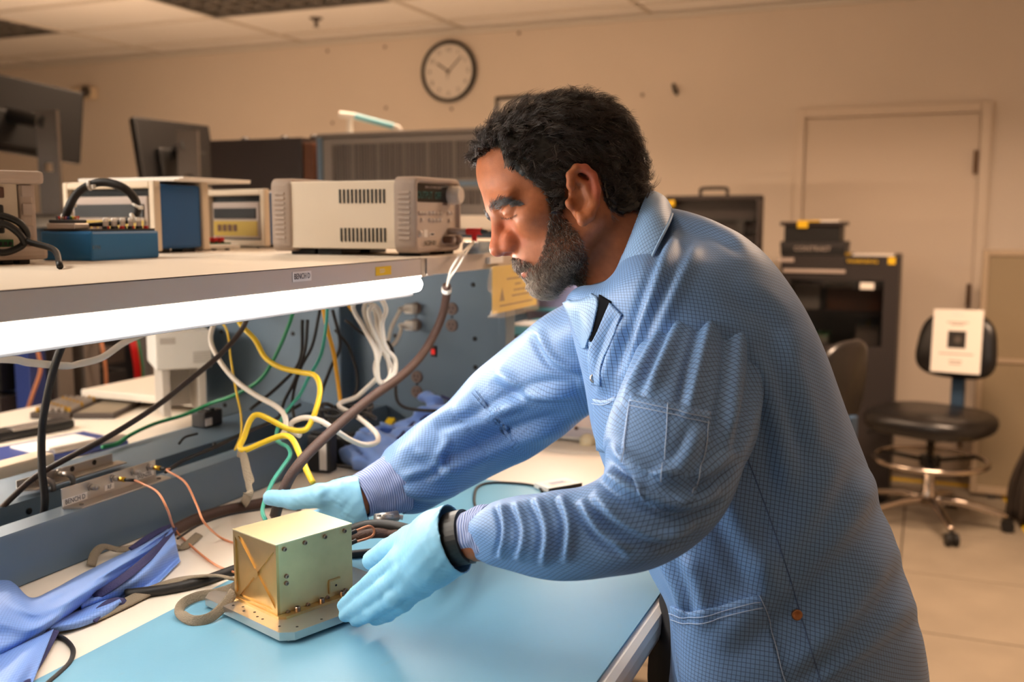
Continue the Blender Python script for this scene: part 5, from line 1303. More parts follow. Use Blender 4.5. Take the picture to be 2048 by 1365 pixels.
RF = [([(672, 1022, 1.275), (632, 1040, 1.285), (598, 1064, 1.285), (575, 1090, 1.275)], [.0125, .0108, .0098, .0082]),
      ([(668, 1040, 1.285), (630, 1062, 1.300), (600, 1090, 1.298), (580, 1112, 1.285)], [.0125, .0108, .0098, .0082]),
      ([(672, 1058, 1.290), (640, 1082, 1.305), (612, 1106, 1.302), (596, 1125, 1.290)], [.012, .0104, .0094, .008]),
      ([(682, 1070, 1.290), (656, 1094, 1.305), (632, 1116, 1.302), (618, 1132, 1.29)], [.011, .0094, .0086, .0074]),
      ([(690, 990, 1.268), (640, 992, 1.255), (588, 1000, 1.255), (541, 996, 1.262)], [.0170, .0150, .0122, .0098])]
RP = [([(724, 1002, 1.275), (700, 1005, 1.275), (668, 1016, 1.275)], [.0270, .0240, .0150]), ([(722, 1012, 1.278), (695, 1030, 1.282), (668, 1042, 1.285)], [.0265, .0235, .0150]), ([(718, 1018, 1.282), (694, 1042, 1.288), (680, 1064, 1.29)], [.0250, .0215, .0135]), ([(716, 990, 1.275), (680, 990, 1.266)], [.022, .0180])]
lo, hi = bbox(RF + RP); ax = PK(745, 995, 1.28) - PK(695, 1008, 1.275); ax /= np.linalg.norm(ax)
glove('glove', 'right light blue nitrile glove behind the gold box', RF, RP, lo, hi, (PK(728, 1002, 1.275), ax))
# watch
wc = PK(921, 1076, .989); wz = ax0 = PK(935, 1072, .988) - PK(885, 1084, .998); wz = wz / np.linalg.norm(wz); wu = np.cross(wz, FWD); wu /= np.linalg.norm(wu); wv_ = np.cross(wz, wu)
nr = 36; vs_, fs_ = [], []
for i in range(nr):
    t = 2 * PI * i / nr; rd = wu * math.cos(t) + wv_ * math.sin(t)
    for (r_q, z_q) in ((.0245, -.0105), (.0272, -.0095), (.0272, .0075), (.0245, .0085)): vs_.append(wc + rd * r_q + wz * z_q)
for i in range(nr):
    for j in range(4): fs_.append((i * 4 + j, i * 4 + (j + 1) % 4, ((i + 1) % nr) * 4 + (j + 1) % 4, ((i + 1) % nr) * 4 + j))
wt = MB().add(vs_, fs_).build('wrist_watch', 'black_plastic', man)
q = PK(928, 1121, .985); MB().lathe(q, UPV * -1 + FWD * -.3, [(.013, -.010), (.014, -.002), (.012, .003), (0, .0035)], 18).build('watch_case', mat('watch_grey', (96, 92, 92), .3, .5), wt, True)

# ---------------- trousers and shoes
trm = mat('trousers', (26, 25, 28), .8, noise=.2, nscale=40)
HIP2 = HIP + np.array([-.02, .085, 0])
def tr_sdf(P):
    d = sd_cone(P, HIP2 + np.array([0, 0, .06]), HIP2 + np.array([0, 0, -.04]), .085, .09)
    d = smin(d, chain(P, [HIP2 + Lft * .075, KL, AL], [.082, .072, .06], .03), .05)
    return smin(d, chain(P, [HIP2 - Lft * .075, KR, AR], [.082, .072, .06], .03), .05)
lo = np.minimum.reduce([HIP, KL, KR, AL, AR]) - .17; hi = np.maximum.reduce([HIP, KL, KR, AL, AR]) + .17; lo[2] = .055
v, f = surf_nets(tr_sdf, lo, hi, .011); v = relax(v, f, 2); n = normals(v, f); v = v + n * (.004 * vnoise(v * 28, 31))[:, None]
link('trousers', np_mesh('trousers', v, f), trm, man)
fwd_m = np.array([-.36, .93, 0.0])
for A_ in (AL, AR):
    b0 = np.array([A_[0], A_[1], 0])
    def sh_sdf(P): 
        d = chain(P, [b0 - fwd_m * .06 + [0, 0, .045], b0 + fwd_m * .08 + [0, 0, .04], b0 + fwd_m * .17 + [0, 0, .032]], [.044, .046, .034], .02)
        d = smin(d, sd_cone(P, b0 + [0, 0, .05], b0 + [0, 0, .11], .045, .042), .02)
        return smax(d, -(P[2] - .012), .004)
    v, f = surf_nets(sh_sdf, b0 + [-.22, -.22, .004], b0 + [.22, .26, .17], .008)
    so = link('shoe', np_mesh('shoe', v, f), 'black_plastic', man)
    pts = [(b0 + fwd_m * a + np.array([.93, .36, 0]) * s_) for a, s_ in ((-.10, -.025), (-.10, .025), (-.05, .042), (.06, .046), (.15, .036), (.20, .0), (.15, -.036), (.06, -.046), (-.05, -.042))]
    MB().prism([tuple(p[:2]) for p in pts], 0, .014).build('sole', 'dark_plastic', so)
# ================================================================== things on the bench
# gold box on its plate
B0 = at(556, 1237, Z=T + .0158); BA = math.radians(-19.6); uB = np.array([math.cos(BA), math.sin(BA), 0]); vB = np.array([-math.sin(BA), math.cos(BA), 0])
MBX = basis(B0 * np.array([1, 1, 0]), uB, vB, (0, 0, 1))
ZM = T + .0028; PT = .013
pt_ = thing('base_plate', 'silver milled aluminium base plate under the gold box', 'plate', B0)
mat('alu_plate', (206, 200, 194), .3, .9, noise=.12, nscale=12); 
poly = [(-.022, -.034), (-.010, -.045), (.146, -.045), (.158, -.033), (.158, .112), (.146, .124), (-.010, .124), (-.022, .112)]
MB(MBX).prism(poly, ZM + .004, ZM + PT).build('plate_top', 'alu_plate', pt_)
for x0, x1, y0, y1 in ((-.021, .030, -.044, .0), (.10, .157, -.044, -.0), (-.021, .030, .075, .123), (.10, .157, .075, .123)):
    MB(MBX).box(x0 + .010, x1 - .002, y0 + .010, y1 - .002, ZM, ZM + .0045).build('plate_foot', 'alu_plate', pt_)
hole_me = MB().lathe((0, 0, 0), (0, 0, 1), [(.0016, 0), (.0016, .0002), (0, .0002)], 8).mesh('plate_hole'); hole_me.materials.append(MATS['ink'])
def put(me, name, M, par): o = bpy.data.objects.new(name, me); COL.objects.link(o); o.matrix_world = M; o.parent = par; o.matrix_parent_inverse = pinv(par); return o
for (x, y) in ((-.013, .01), (-.013, .02), (-.008, .033), (-.014, .045), (-.008, .056), (-.013, .068), (-.008, .078), (-.015, .085), (.0, -.035), (-.012, -.02), (.03, -.038), (.06, -.033), (.1, -.038), (.13, -.03), (.02, .115), (.12, .06), (.13, .09)):
    put(hole_me, 'plate_hole', MBX @ Matrix.Translation((x, y, ZM + PT)), pt_)
gb = thing('gold_box', 'gold anodised metal box with screws and cross-braced side', 'metal box', B0)
mat('gold', (240, 226, 178), .38, .9, noise=.10, nscale=14); mat('gold_side', (222, 204, 150), .44, .55, noise=.16, nscale=20); mat('gold_brown', (208, 172, 112), .36, .9, noise=.15, nscale=25)
BW, BD_, BH = .104, .084, .0815; Zb = ZM + PT
MB(MBX).box(.0025, BW, 0, BD_ - .0, Zb + .003, Zb + BH, .0006).build('body', 'gold_side', gb)
MB(MBX).box(-.0006, BW + .0006, -.0006, BD_ + .0006, Zb + BH, Zb + BH + .0016, .0004).build('lid', 'gold', gb)
MB(MBX).prism([(-.002, -.004), (.004, -.010), (.09, -.010), (BW + .004, -.004), (BW + .004, BD_ + .004), (-.002, BD_ + .004)], Zb, Zb + .003).build('flange', 'gold_brown', gb)
# cross-braced side wall (faces the left): frame, X ribs over a recessed web
xs_ = 0.0
MB(MBX).box(.0018, .0030, .004, BD_ - .004, Zb + .006, Zb + BH - .004).build('web', 'gold_brown', gb)
for y0, y1, z0, z1 in ((0, .004, Zb + .003, Zb + BH), (BD_ - .004, BD_, Zb + .003, Zb + BH), (.004, BD_ - .004, Zb + .003, Zb + .0065), (.004, BD_ - .004, Zb + BH - .0045, Zb + BH)):
    MB(MBX).box(-.0003, .0030, y0, y1, z0, z1).build('side_frame', 'gold_brown', gb)
for (ya, za, yb, zb) in ((.003, .004, BD_ - .003, BH - .002), (.003, BH - .002, BD_ - .003, .004)):
    d = Vector((yb - ya, zb - za)).normalized(); n_ = Vector((-d.y, d.x)) * .0026
    MB(MBX).prism([(ya + n_.x, Zb + za + n_.y), (ya - n_.x, Zb + za - n_.y), (yb - n_.x, Zb + zb - n_.y), (yb + n_.x, Zb + zb + n_.y)], -.0001, .0024, 'x').build('cross_rib', 'gold_brown', gb)
MB(MBX).lathe((-.0006, BD_ / 2, Zb + BH / 2), (1, 0, 0), [(.006, 0), (.006, .003)], 14).build('rib_boss', 'gold_brown', gb)
bolt = MB().lathe((0, 0, 0), (0, -1, 0), [(.0026, 0), (.0026, .0022), (.0021, .0028), (.0012, .0028), (.0011, .0016), (0, .0016)], 12).mesh('bolt'); bolt.materials.append(mat('bolt_steel', (150, 128, 112), .3, .9))
def facepx(x, y):   # on the front face of the gold box
    # plane through B0 with normal -vB
    d = FWD + RGT * (x - IW / 2) / FPX + UPV * (IH / 2 - y) / FPX; k = ((B0 - CAM) @ vB) / (d @ vB); return CAM + k * d
for (x, y) in ((688, 1062), (649, 1074), (609, 1086), (568, 1099), (572, 1153), (572, 1167), (575, 1225), (615, 1210), (654, 1196), (690, 1181)):
    p = facepx(x, y); put(bolt, 'bolt', basis(p, uB, vB, (0, 0, 1)), gb)
fb_ = MB().lathe((0, 0, 0), (0, 0, 1), [(.0034, 0), (.0034, .0045), (.0028, .0052), (.0016, .0052), (.0015, .003), (0, .003)], 12).mesh('flange_bolt'); fb_.materials.append(MATS['bolt_steel'])
for u in (.022, .055, .084): put(fb_, 'flange_bolt', MBX @ Matrix.Translation((u, -.0055, Zb + .003)), gb)
for u in (.03, .08): put(fb_, 'flange_bolt', MBX @ Matrix.Translation((u, BD_ - .001, Zb + .003)), gb)
p = facepx(668, 1170); Mq = basis(p, uB, vB, (0, 0, 1))
MB(Mq).box(-.008, .008, -.0022, .001, .0055, .0075, .0004).build('handle_ridge', 'gold_brown', gb); MB(Mq).box(-.0085, -.0065, -.0022, .001, -.0085, .0055, .0004).build('handle_ridge', 'gold_brown', gb)
MB(Mq).box(-.0065, .0065, -.0012, .001, -.0085, .0055, .0004).build('boss_pad', 'gold_side', gb)
MB(Mq).lathe((0.002, -.0012, -.001), (0, -1, 0), [(.0014, 0), (.0014, .0003), (0, .0003)], 8).build('threaded_hole', 'ink', gb)
for z in (.062, .050):
    for y in (.02, .034):
        MB(MBX).cyl((BW, y, Zb + z), (BW + .007, y, Zb + z), .0032, n=10).build('coax_port', 'gold', gb)
# coax jumpers and sleeved bundle at the right of the gold box
mat('copper_cable', (214, 138, 96), .4); mat('brown_sleeve', (70, 48, 40), .6, bump=.5, bscale=500); mat('grey_braid', (138, 124, 104), .7, bump=.9, bscale=600)
mat('cable_black', (30, 27, 26), .55); mat('cable_brown', (58, 46, 42), .5); mat('cable_white', (226, 216, 202), .45); mat('cable_yellow', (240, 200, 40), .4); mat('cable_green', (30, 130, 84), .4); mat('cable_teal', (50, 150, 128), .4); mat('cable_amber', (226, 164, 30), .4); mat('brass', (214, 168, 60), .3, .9)
def cable(label, pts, r, m_, cat='cable', name='cable', n=8, sub=8):
    P = [np.array(p, float) for p in pts]
    o = MB().tube(P, r, n, sub).build(name, m_, None, True); tag(o, label, cat); return o
def BX(u, v, z): return np.array(MBX @ Vector((u, v, z)))
for i, (z, y) in enumerate(((.062, .02), (.050, .02))):
    MB().cyl(BX(BW + .007, y, Zb + z), BX(BW + .022, y, Zb + z + .002), .0028, n=10).build('cable_plug', 'cable_black', gb)
j = cable('short copper coax jumper looping from the gold box right side', [BX(BW + .020, .02, Zb + .064), BX(BW + .040, .018, Zb + .066), BX(BW + .047, .016, Zb + .060), BX(BW + .042, .016, Zb + .053), BX(BW + .020, .02, Zb + .0505)], .0016, 'copper_cable')
kb = 1.215
cable('thick black sleeved cable bundle lying behind the left glove', [at(700, 1062, k=1.22), at(730, 1052, k=1.22), at(770, 1050, k=1.215), at(820, 1060, k=1.20), at(870, 1078, k=1.20), at(930, 1095, Z=ZM + .006)], .0065, 'cable_black', 'cable bundle', 'cable_bundle')
cable('brown sleeved cable bundle behind the left glove', [at(704, 1078, k=1.215), at(740, 1068, k=1.21), at(780, 1068, k=1.21), at(825, 1080, k=1.195), at(900, 1110, Z=ZM + .006)], .0065, 'brown_sleeve', 'cable bundle', 'cable_bundle')
cable('black cable resting on the mat right of the gold box', [at(700, 1110, Z=ZM + .005), at(740, 1106, Z=ZM + .005), at(800, 1100, Z=ZM + .005), at(860, 1098, Z=ZM + .005)], .0055, 'cable_black')
cn = thing('metal_connector', 'silver multi-pin connector above the black cable bundle', 'connector', at(770, 1035, k=1.24))
MB().cyl(at(752, 1040, k=1.235), at(795, 1032, k=1.25), .0075, .0065, 14).build('shell', 'alu', cn, True)
MB().cyl(at(790, 1033, k=1.25), at(806, 1036, k=1.25), .003, n=10).build('pin_tip', 'cable_white', cn, True)
for x in (758, 770, 782): MB().cyl(at(x, 1034, k=1.226), at(x, 1030, k=1.226), .0028, n=8).build('locking_screw', 'alu', cn)

# BNC brackets on the rails
def bracket(label, xl, xr, yt, yb, Yp, zf, holes, name='bracket'):
    """upright plate on plane Yp between photo x xl..xr, flange forward"""
    X0_, X1_ = float(at(xl, (yt[0] + yb[0]) / 2, Y=Yp)[0]), float(at(xr, (yt[1] + yb[1]) / 2, Y=Yp)[0])
    h_ = float(at(xl, yt[0], Y=Yp)[2]) - zf
    t = thing(name, label, 'bracket', ((X0_ + X1_) / 2, Yp, zf))
    MB().box(X0_, X1_, Yp, Yp + .002, zf, zf + h_, .0005).build('plate', 'alu', t)
    MB().prism([(X0_, Yp), (X0_ + .012, Yp - .022), (X1_ + .006, Yp - .022), (X1_ + .01, Yp)], zf, zf + .002).build('flange', 'alu', t)
    return t, X0_, X1_, h_
ZR = T + .0662
t, X0_, X1_, hb = bracket('aluminium connector bracket labelled BENCH D, RF and WENZEL on the front rail', 125, 312, (978, 916), (1026, 968), 1.047, ZR, None)
Mt = front((0, 1.0468, ZR))
def lab(t, x, z, w, h, s, sz):
    MB().box(x - w / 2, x + w / 2, 1.0464, 1.0471, z - h / 2, z + h / 2).build('label', 'paper', t); text('lettering', s, sz, front((x, 1.0462, z)), 'ink', t, sx=.85)
wX = X1_ - X0_
lab(t, X0_ + wX * .12, ZR + .008, wX * .24, .0095, 'BENCH D', .0095); lab(t, X0_ + wX * .47, ZR + .0095, wX * .10, .008, 'RF', .0085); lab(t, X0_ + wX * .86, ZR + .010, wX * .22, .008, 'WENZEL', .0088)
def bnc(t, x, y, z, gold):
    MB().cyl((x, y, z), (x, y - .010, z), .0042, n=14).build('connector_body', 'alu', t, True); MB().cyl((x, y - .010, z), (x, y - .013, z), .003, n=12).build('connector_tip', 'brass' if gold else 'alu', t, True)
    MB().lathe((x, y, z), (0, -1, 0), [(.0062, 0), (.0062, .0025)], 6).build('nut', 'alu', t)
cons = [X0_ + wX * q for q in (.28, .52, .74, .92)]
zc_ = ZR + hb * .72
for i, x in enumerate(cons): bnc(t, x, 1.047, zc_ - .002 * (i == 0), i in (1, 3))
for i, x in enumerate((X0_ + .02, X1_ - .008)): MB().lathe((x, 1.035, ZR + .002), (0, 0, 1), [(.0032, 0), (.0028, .0015), (0, .0018)], 10).build('rivet', 'alu_dark', t, True)
def rg(label, x, z, pts):
    c = thing('coax_cable', label, 'cable', (x, 1.03, z))
    MB().cyl((x, 1.036, z), (x, 1.026, z), .0036, n=12).build('plug', 'brass', c, True)
    MB().cyl((x, 1.026, z), (x + .003, 1.010, z), .0026, .0022, 10).build('boot', 'cable_black', c, True)
    MB().tube([np.array([x + .003, 1.011, z])] + pts, .0016, 8, 8).build('lead', 'copper_cable', c, True)
rg('copper coax lead from the RF connector to the gold box', cons[1], zc_, [at(285, 968, k=1.315), at(315, 985, k=1.27), at(335, 1020, k=1.24), at(350, 1060, Z=T + .012), at(385, 1095, Z=T + .004), at(430, 1130, Z=T + .004), at(475, 1148, Z=T + .008)])
rg('copper coax lead from the WENZEL connector to the gold box', cons[3], zc_, [at(335, 942, k=1.40), at(370, 965, k=1.36), at(393, 1010, k=1.32), at(408, 1045, k=1.28), at(440, 1075, Z=T + .006), at(473, 1088, Z=T + .004), at(520, 1100, Z=T + .004)])
t2_, X0_, X1_, hb = bracket('bare aluminium connector bracket on the rear rail with two coax elbows', 35, 226, (962, 908), (1015, 950), 1.162, T + .0705, None)
mat('hole_dark', (40, 34, 34), .8); wX = X1_ - X0_
for q in (.55, .79): MB().lathe((X0_ + wX * q, 1.1618, T + .0705 + hb * .62), (0, -1, 0), [(.0042, 0), (.0042, .0003), (0, .0003)], 12).build('empty_hole', 'hole_dark', t2_)
for q in (.2, .4):
    x, z = X0_ + wX * q, T + .0705 + hb * .6; bnc(t2_, x, 1.162, z, False)
    MB().tube([(x, 1.150, z), (x, 1.143, z), (x + .004, 1.139, z - .005), (x + .005, 1.139, z - .016)], .0042, 10, 5).build('elbow_plug', 'alu_dark', t2_, True)
# power adapters on the rail face
def adapter(label, c, s, rot, stick):
    M = basis(c, (math.cos(rot), math.sin(rot), 0), (-math.sin(rot), math.cos(rot), 0), (0, 0, 1)); t = thing('power_adapter', label, 'power adapter', c)
    MB(M).box(-s[0] / 2, s[0] / 2, -s[1] / 2, s[1] / 2, 0, s[2], .004).build('body', 'dark_plastic', t)
    MB(M).box(*stick).build('rating_label', 'paper', t)
    MB(M).box(-.006, .006, -s[1] / 2 + .002, s[1] / 2 - .002, s[2] - .0005, s[2] + .004, .0015).build('strain_relief', 'black_plastic', t)
    return t
a = at(648, 915, Z=T); a = np.array([float(at(645, 920, Y=.985)[0]), .985, T])
adapter('upright black mains adapter with tall white label on the bench by the rail', a, (.030, .044, .068), .1, (-.0155, -.0147, -.016, -.002, .006, .062))
a2 = np.array([float(at(692, 900, Y=.985)[0]), .985, T])
adapter('black power brick with small white label next to the upright adapter', a2, (.050, .044, .052), .1, (-.004, .020, -.0225, -.0217, .012, .042))
a3 = np.array([float(at(415, 860, Y=1.215)[0]), 1.215, T + .0702])
adapter('small black adapter with white markings on the rear rail', a3, (.050, .032, .030), .0, (-.024, -.006, -.0165, -.0159, .004, .018))
# outlets and plugs on the end panel
def on_panel(x, y): p = at(x, y, X=EX); return p
mat('outlet_brown', (120, 100, 92), .5)
def outlet(label, pts):
    c = on_panel(*pts[0]); t = thing('wall_outlet', label, 'outlet', (EX, c[1], c[2]))
    for (x, y) in pts:
        p = on_panel(x, y); MB().lathe((EX, p[1], p[2]), (-1, 0, 0), [(.0125, 0), (.0125, .0025), (.011, .004), (0, .0041)], 20).build('face', 'outlet_brown', t, 'auto')
        for dy in (-.004, .004): MB().box(EX - .0045, EX - .0038, p[1] + dy - .0009, p[1] + dy + .0009, p[2] - .001, p[2] + .005).build('slot', 'ink', t)
        MB().lathe((EX - .0038, p[1], p[2] - .006), (-1, 0, 0), [(.0018, 0), (.0018, .0006)], 8).build('ground_hole', 'ink', t)
    p = on_panel(sum(q[0] for q in pts) / 2, sum(q[1] for q in pts) / 2); MB().lathe((EX, p[1], p[2]), (-1, 0, 0), [(.0025, 0), (.002, .0015)], 8).build('centre_screw', 'screw', t)
outlet('brown duplex outlet right of the black cable on the end panel', [(904, 618), (904, 651)]); outlet('brown duplex outlet low on the end panel above the blue cloth', [(834, 754), (834, 784)])
outlet('duplex outlet holding two white plugs on the end panel', [(832, 617), (832, 650)])
def plugw(label, x, y, tail):
    p = on_panel(x, y); t = thing('white_plug', label, 'plug', (EX, p[1], p[2]))
    MB().box(EX - .024, EX - .0045, p[1] - .011, p[1] + .011, p[2] - .010, p[2] + .010, .004).build('plug_body', 'cable_white', t)
    s_ = np.array([EX - .018, p[1] + .010, p[2]])
    MB().cyl(s_, s_ + np.array([-.003, .012, -.001]), .0065, .0045, 12).build('strain_relief', 'cable_white', t)
    MB().tube([s_ + np.array([-.003, .011, -.001])] + [at(*q[:2], Y=q[2]) if len(q) == 3 else at(*q[:2], k=q[3]) for q in tail], .0038, 8, 8).build('lead', 'cable_white', t, True)
plugw('upper white mains plug with white lead on the end panel', 828, 617, [(800, 622, 0, 1.98), (783, 655, 0, 1.96), (775, 690, 0, 1.94), (770, 698, 0, 1.93)])
plugw('lower white mains plug with white lead on the end panel', 828, 650, [(802, 660, 0, 1.98), (792, 684, 0, 1.96), (776, 696, 0, 1.94), (766, 700, 0, 1.93)])
rs_ = thing('rocker_switch', 'red illuminated rocker switch on the end panel', 'switch', on_panel(868, 703))
p = on_panel(868, 703); MB().box(EX - .003, EX, p[1] - .006, p[1] + .006, p[2] - .011, p[2] + .011, .001).build('bezel', 'black_plastic', rs_)
MB().box(EX - .006, EX - .003, p[1] - .004, p[1] + .004, p[2] - .006, p[2] + .005, .001).build('rocker', mat('red_glow', (200, 20, 20), .3, emit=(1, .03, .02, .35)), rs_)
MB().box(EX - .005, EX - .003, p[1] - .004, p[1] + .004, p[2] + .0055, p[2] + .009, .001).build('cap', 'brown_plastic', rs_)
# bundled white extension lead hanging under the shelf
wbn = thing('white_cord_bundle', 'white extension cord coiled in a hanging bundle with a tie', 'cord', at(745, 590, k=1.70))
loops = [[(742, 590), (706, 612), (730, 660), (752, 705), (757, 760), (775, 762), (782, 735), (768, 705), (748, 660), (738, 625), (750, 612), (762, 640), (760, 700), (752, 745), (765, 768), (788, 750), (790, 720), (772, 696), (764, 650), (772, 620), (758, 590)], [(745, 590), (728, 620), (745, 670), (760, 700), (750, 735), (760, 765), (780, 755), (775, 715), (762, 690), (755, 650), (748, 618), (735, 600)]]
for li2, L in enumerate(loops): MB().tube([at(x, y, k=1.66 + .012 * math.sin(i * 1.3 + li2) + .012 * li2) for i, (x, y) in enumerate(L)], .0042, 8, 7).build('coil', 'cable_white', wbn, True)
MB().tube([at(x, y, k=1.67) for x, y in ((750, 698), (756, 692), (768, 694), (774, 702), (766, 708), (755, 706))], .003, 6, 5, True).build('tie', 'white_plastic', wbn, True)
MB().tube([at(x, y, k=k) for x, y, k in ((756, 755, 1.67), (735, 775, 1.68), (712, 795, 1.69), (682, 806, 1.68), (680, 815, 1.66), (705, 828, 1.64), (735, 850, 1.60), (755, 872, 1.57), (752, 886, 1.55), (728, 890, 1.53), (700, 880, 1.50), (672, 862, 1.47), (640, 842, 1.47), (610, 836, 1.48), (585, 845, 1.49), (582, 860, 1.49), (600, 872, 1.48))], .0042, 8, 8).build('lead', 'cable_white', wbn, True)

# hanging and trailing cables (photo position and depth)
def ck(label, pts, r, m_, **kw): return cable(label, [at(x, y, k=k) for x, y, k in pts], r, m_, **kw)
ck('thick black braided cable sweeping from the shelf to the bench', [(893, 572, 1.66), (893, 590, 1.68), (885, 630, 1.70), (868, 670, 1.70), (840, 715, 1.66), (800, 755, 1.60), (750, 790, 1.52), (700, 830, 1.44), (650, 875, 1.36), (610, 915, 1.30), (580, 955, 1.27), (560, 1000, 1.27), (550, 1032, 1.285)], .0072, 'brown_sleeve', n=10)
wl = thing('white_lead', 'pair of thin white leads from the red plug into the black cable', 'cable', at(920, 520, k=1.64))
for dx in (0, 9): MB().tube([np.array([xp, FY - .044, zp - .016]), at(930 - dx, 510, k=1.63), at(915 - dx * 1.2, 535, k=1.64), at(900 - dx * .3, 556, k=1.655), at(894, 574, k=1.66)], .0018, 6, 6).build('lead', 'cable_white', wl, True)
MB().cyl(at(893, 577, k=1.665), at(893, 583, k=1.67), .0085, n=12).build('cable_tie', 'white_plastic', wl)
ck('bright yellow patch cable looping under the shelf and over the front rail', [(475, 628, 1.62), (482, 650, 1.62), (510, 680, 1.60), (530, 715, 1.58), (560, 735, 1.56), (600, 745, 1.54), (630, 752, 1.52), (640, 780, 1.50), (632, 820, 1.48), (618, 852, 1.47), (604, 862, 1.46), (575, 858, 1.45), (540, 840, 1.45), (515, 830, 1.45), (500, 842, 1.45), (488, 875, 1.44), (480, 895, 1.42), (492, 900, 1.41), (530, 884, 1.41), (565, 872, 1.40), (585, 880, 1.385), (602, 915, 1.365), (615, 945, 1.345), (626, 966, 1.335)], .0042, 'cable_yellow')
ck('thin yellow wire hanging behind the white cable', [(440, 640, 1.75), (455, 665, 1.74), (462, 720, 1.72), (472, 780, 1.68), (482, 830, 1.62), (482, 870, 1.55), (470, 900, 1.48)], .0018, 'cable_yellow')
ck('amber yellow cable hanging straight in front of the upright', [(645, 610, 1.72), (655, 660, 1.74), (668, 710, 1.75), (675, 760, 1.75), (682, 812, 1.73)], .0036, 'cable_amber')
ck('short amber cable near the bundled white cord', [(690, 602, 1.74), (700, 615, 1.74), (715, 635, 1.76)], .003, 'cable_amber')
ck('teal green cable falling from the shelf to the bench top', [(655, 610, 1.66), (650, 670, 1.66), (640, 715, 1.64), (615, 760, 1.62), (600, 790, 1.60), (575, 820, 1.55), (558, 850, 1.50), (553, 880, 1.43), (575, 895, 1.395), (580, 912, 1.375), (565, 935, 1.35), (545, 965, 1.32), (530, 1000, 1.29), (525, 1025, 1.275), (533, 1045, 1.26)], .0028, 'cable_teal')
ck('green cable running from the shelf to the far bench side', [(588, 615, 1.72), (578, 650, 1.74), (552, 710, 1.76), (520, 760, 1.78), (470, 790, 1.80), (420, 808, 1.82), (370, 830, 1.80), (310, 848, 1.76), (262, 870, 1.70), (235, 888, 1.66), (205, 895, 1.62)], .0034, 'cable_green')
ck('white cable drooping from the shelf over the rails', [(430, 640, 1.70), (421, 680, 1.69), (438, 720, 1.66), (470, 760, 1.62), (510, 790, 1.57), (550, 812, 1.53), (568, 830, 1.50), (572, 855, 1.47), (565, 870, 1.45)], .0042, 'cable_white')
ck('long dark grey cable crossing diagonally under the shelf', [(495, 635, 1.60), (480, 665, 1.60), (440, 710, 1.57), (380, 760, 1.53), (310, 815, 1.49), (220, 872, 1.44), (130, 920, 1.41), (70, 955, 1.39), (20, 1000, 1.36), (-20, 1040, 1.34)], .0042, 'cable_brown')
ck('thick black cable hanging down at the left from the shelf to the trough', [(125, 690, 1.30), (110, 730, 1.32), (95, 790, 1.34), (84, 860, 1.35), (84, 940, 1.35), (90, 1000, 1.35), (85, 1035, 1.36), (72, 1048, 1.37)], .0052, 'cable_black')
strapc = [at(x, y, k=k) for x, y, k in ((-30, 718, 1.30), (30, 720, 1.31), (60, 726, 1.32), (130, 732, 1.34), (160, 728, 1.36), (205, 715, 1.38), (250, 685, 1.41), (312, 658, 1.46))]
ck('black cable lying in the trough', [(330, 945, 1.45), (370, 920, 1.48), (430, 895, 1.52), (480, 870, 1.56), (540, 845, 1.62), (600, 810, 1.70)], .0030, 'cable_black')
ck('thin black cable from the small adapter along the rear rail', [(395, 868, 1.62), (370, 875, 1.60), (358, 888, 1.58)], .0020, 'cable_black')
ck('black cable against the end panel behind the white bundle', [(690, 640, 1.80), (730, 670, 1.80), (780, 690, 1.79), (790, 760, 1.78), (800, 810, 1.77), (860, 822, 1.75), (950, 820, 1.72)], .0030, 'cable_black')
for i, (pts, r) in enumerate((([(615, 640, 1.72), (610, 700, 1.72), (590, 760, 1.70), (570, 800, 1.68), (560, 830, 1.64)], .0028), ([(640, 620, 1.74), (625, 690, 1.74), (600, 740, 1.72), (585, 800, 1.68), (590, 850, 1.62)], .0028), ([(605, 640, 1.76), (600, 720, 1.76), (560, 770, 1.74), (500, 820, 1.70)], .0030), ([(665, 620, 1.77), (680, 690, 1.78), (660, 740, 1.77), (640, 800, 1.74), (645, 850, 1.64)], .0030), ([(670, 660, 1.78), (700, 700, 1.79), (715, 770, 1.78), (690, 820, 1.76)], .0026))):
    ck(('dark cable hanging at the upright, leftmost of the tangle', 'dark cable beside the white cable tie in the tangle', 'dark cable falling left towards the rear rail', 'dark cable in front of the upright, ending by the adapter', 'dark cable hanging right of the upright')[i], pts, r, 'cable_black')
def knot(label, c, s, n, r, m_, name='cable_coil'):
    g = np.random.default_rng(int(c[0] * 999)); pts = [c + np.array([math.cos(a) * s[0] * (1 + .2 * g.normal()), math.sin(a) * s[1] * (1 + .2 * g.normal()), s[2] * g.random()]) for a in np.linspace(0, n * 2 * PI, n * 8)]
    return cable(label, pts, r, m_, sub=4, n=6, name=name, cat='cable')
knot('small coil of thin black cord on the bench by the blue cloth', at(745, 910, Z=T + .004), (.030, .022, .010), 4, .0018, 'cable_black'); knot('tiny knot of black wire on the bench near the glove', at(722, 936, Z=T + .004), (.012, .010, .014), 3, .0018, 'cable_black')
cable('thin dark wire lying on the bench behind the right hand', [at(x, y, Z=T + .002) for x, y in ((655, 930), (690, 935), (715, 940), (740, 945), (720, 958), (690, 955), (660, 965))], .0014, 'cable_black')
knot('dark cable coil under the tangle near the adapters', at(700, 845, k=1.66), (.05, .03, .03), 4, .0035, 'cable_black')
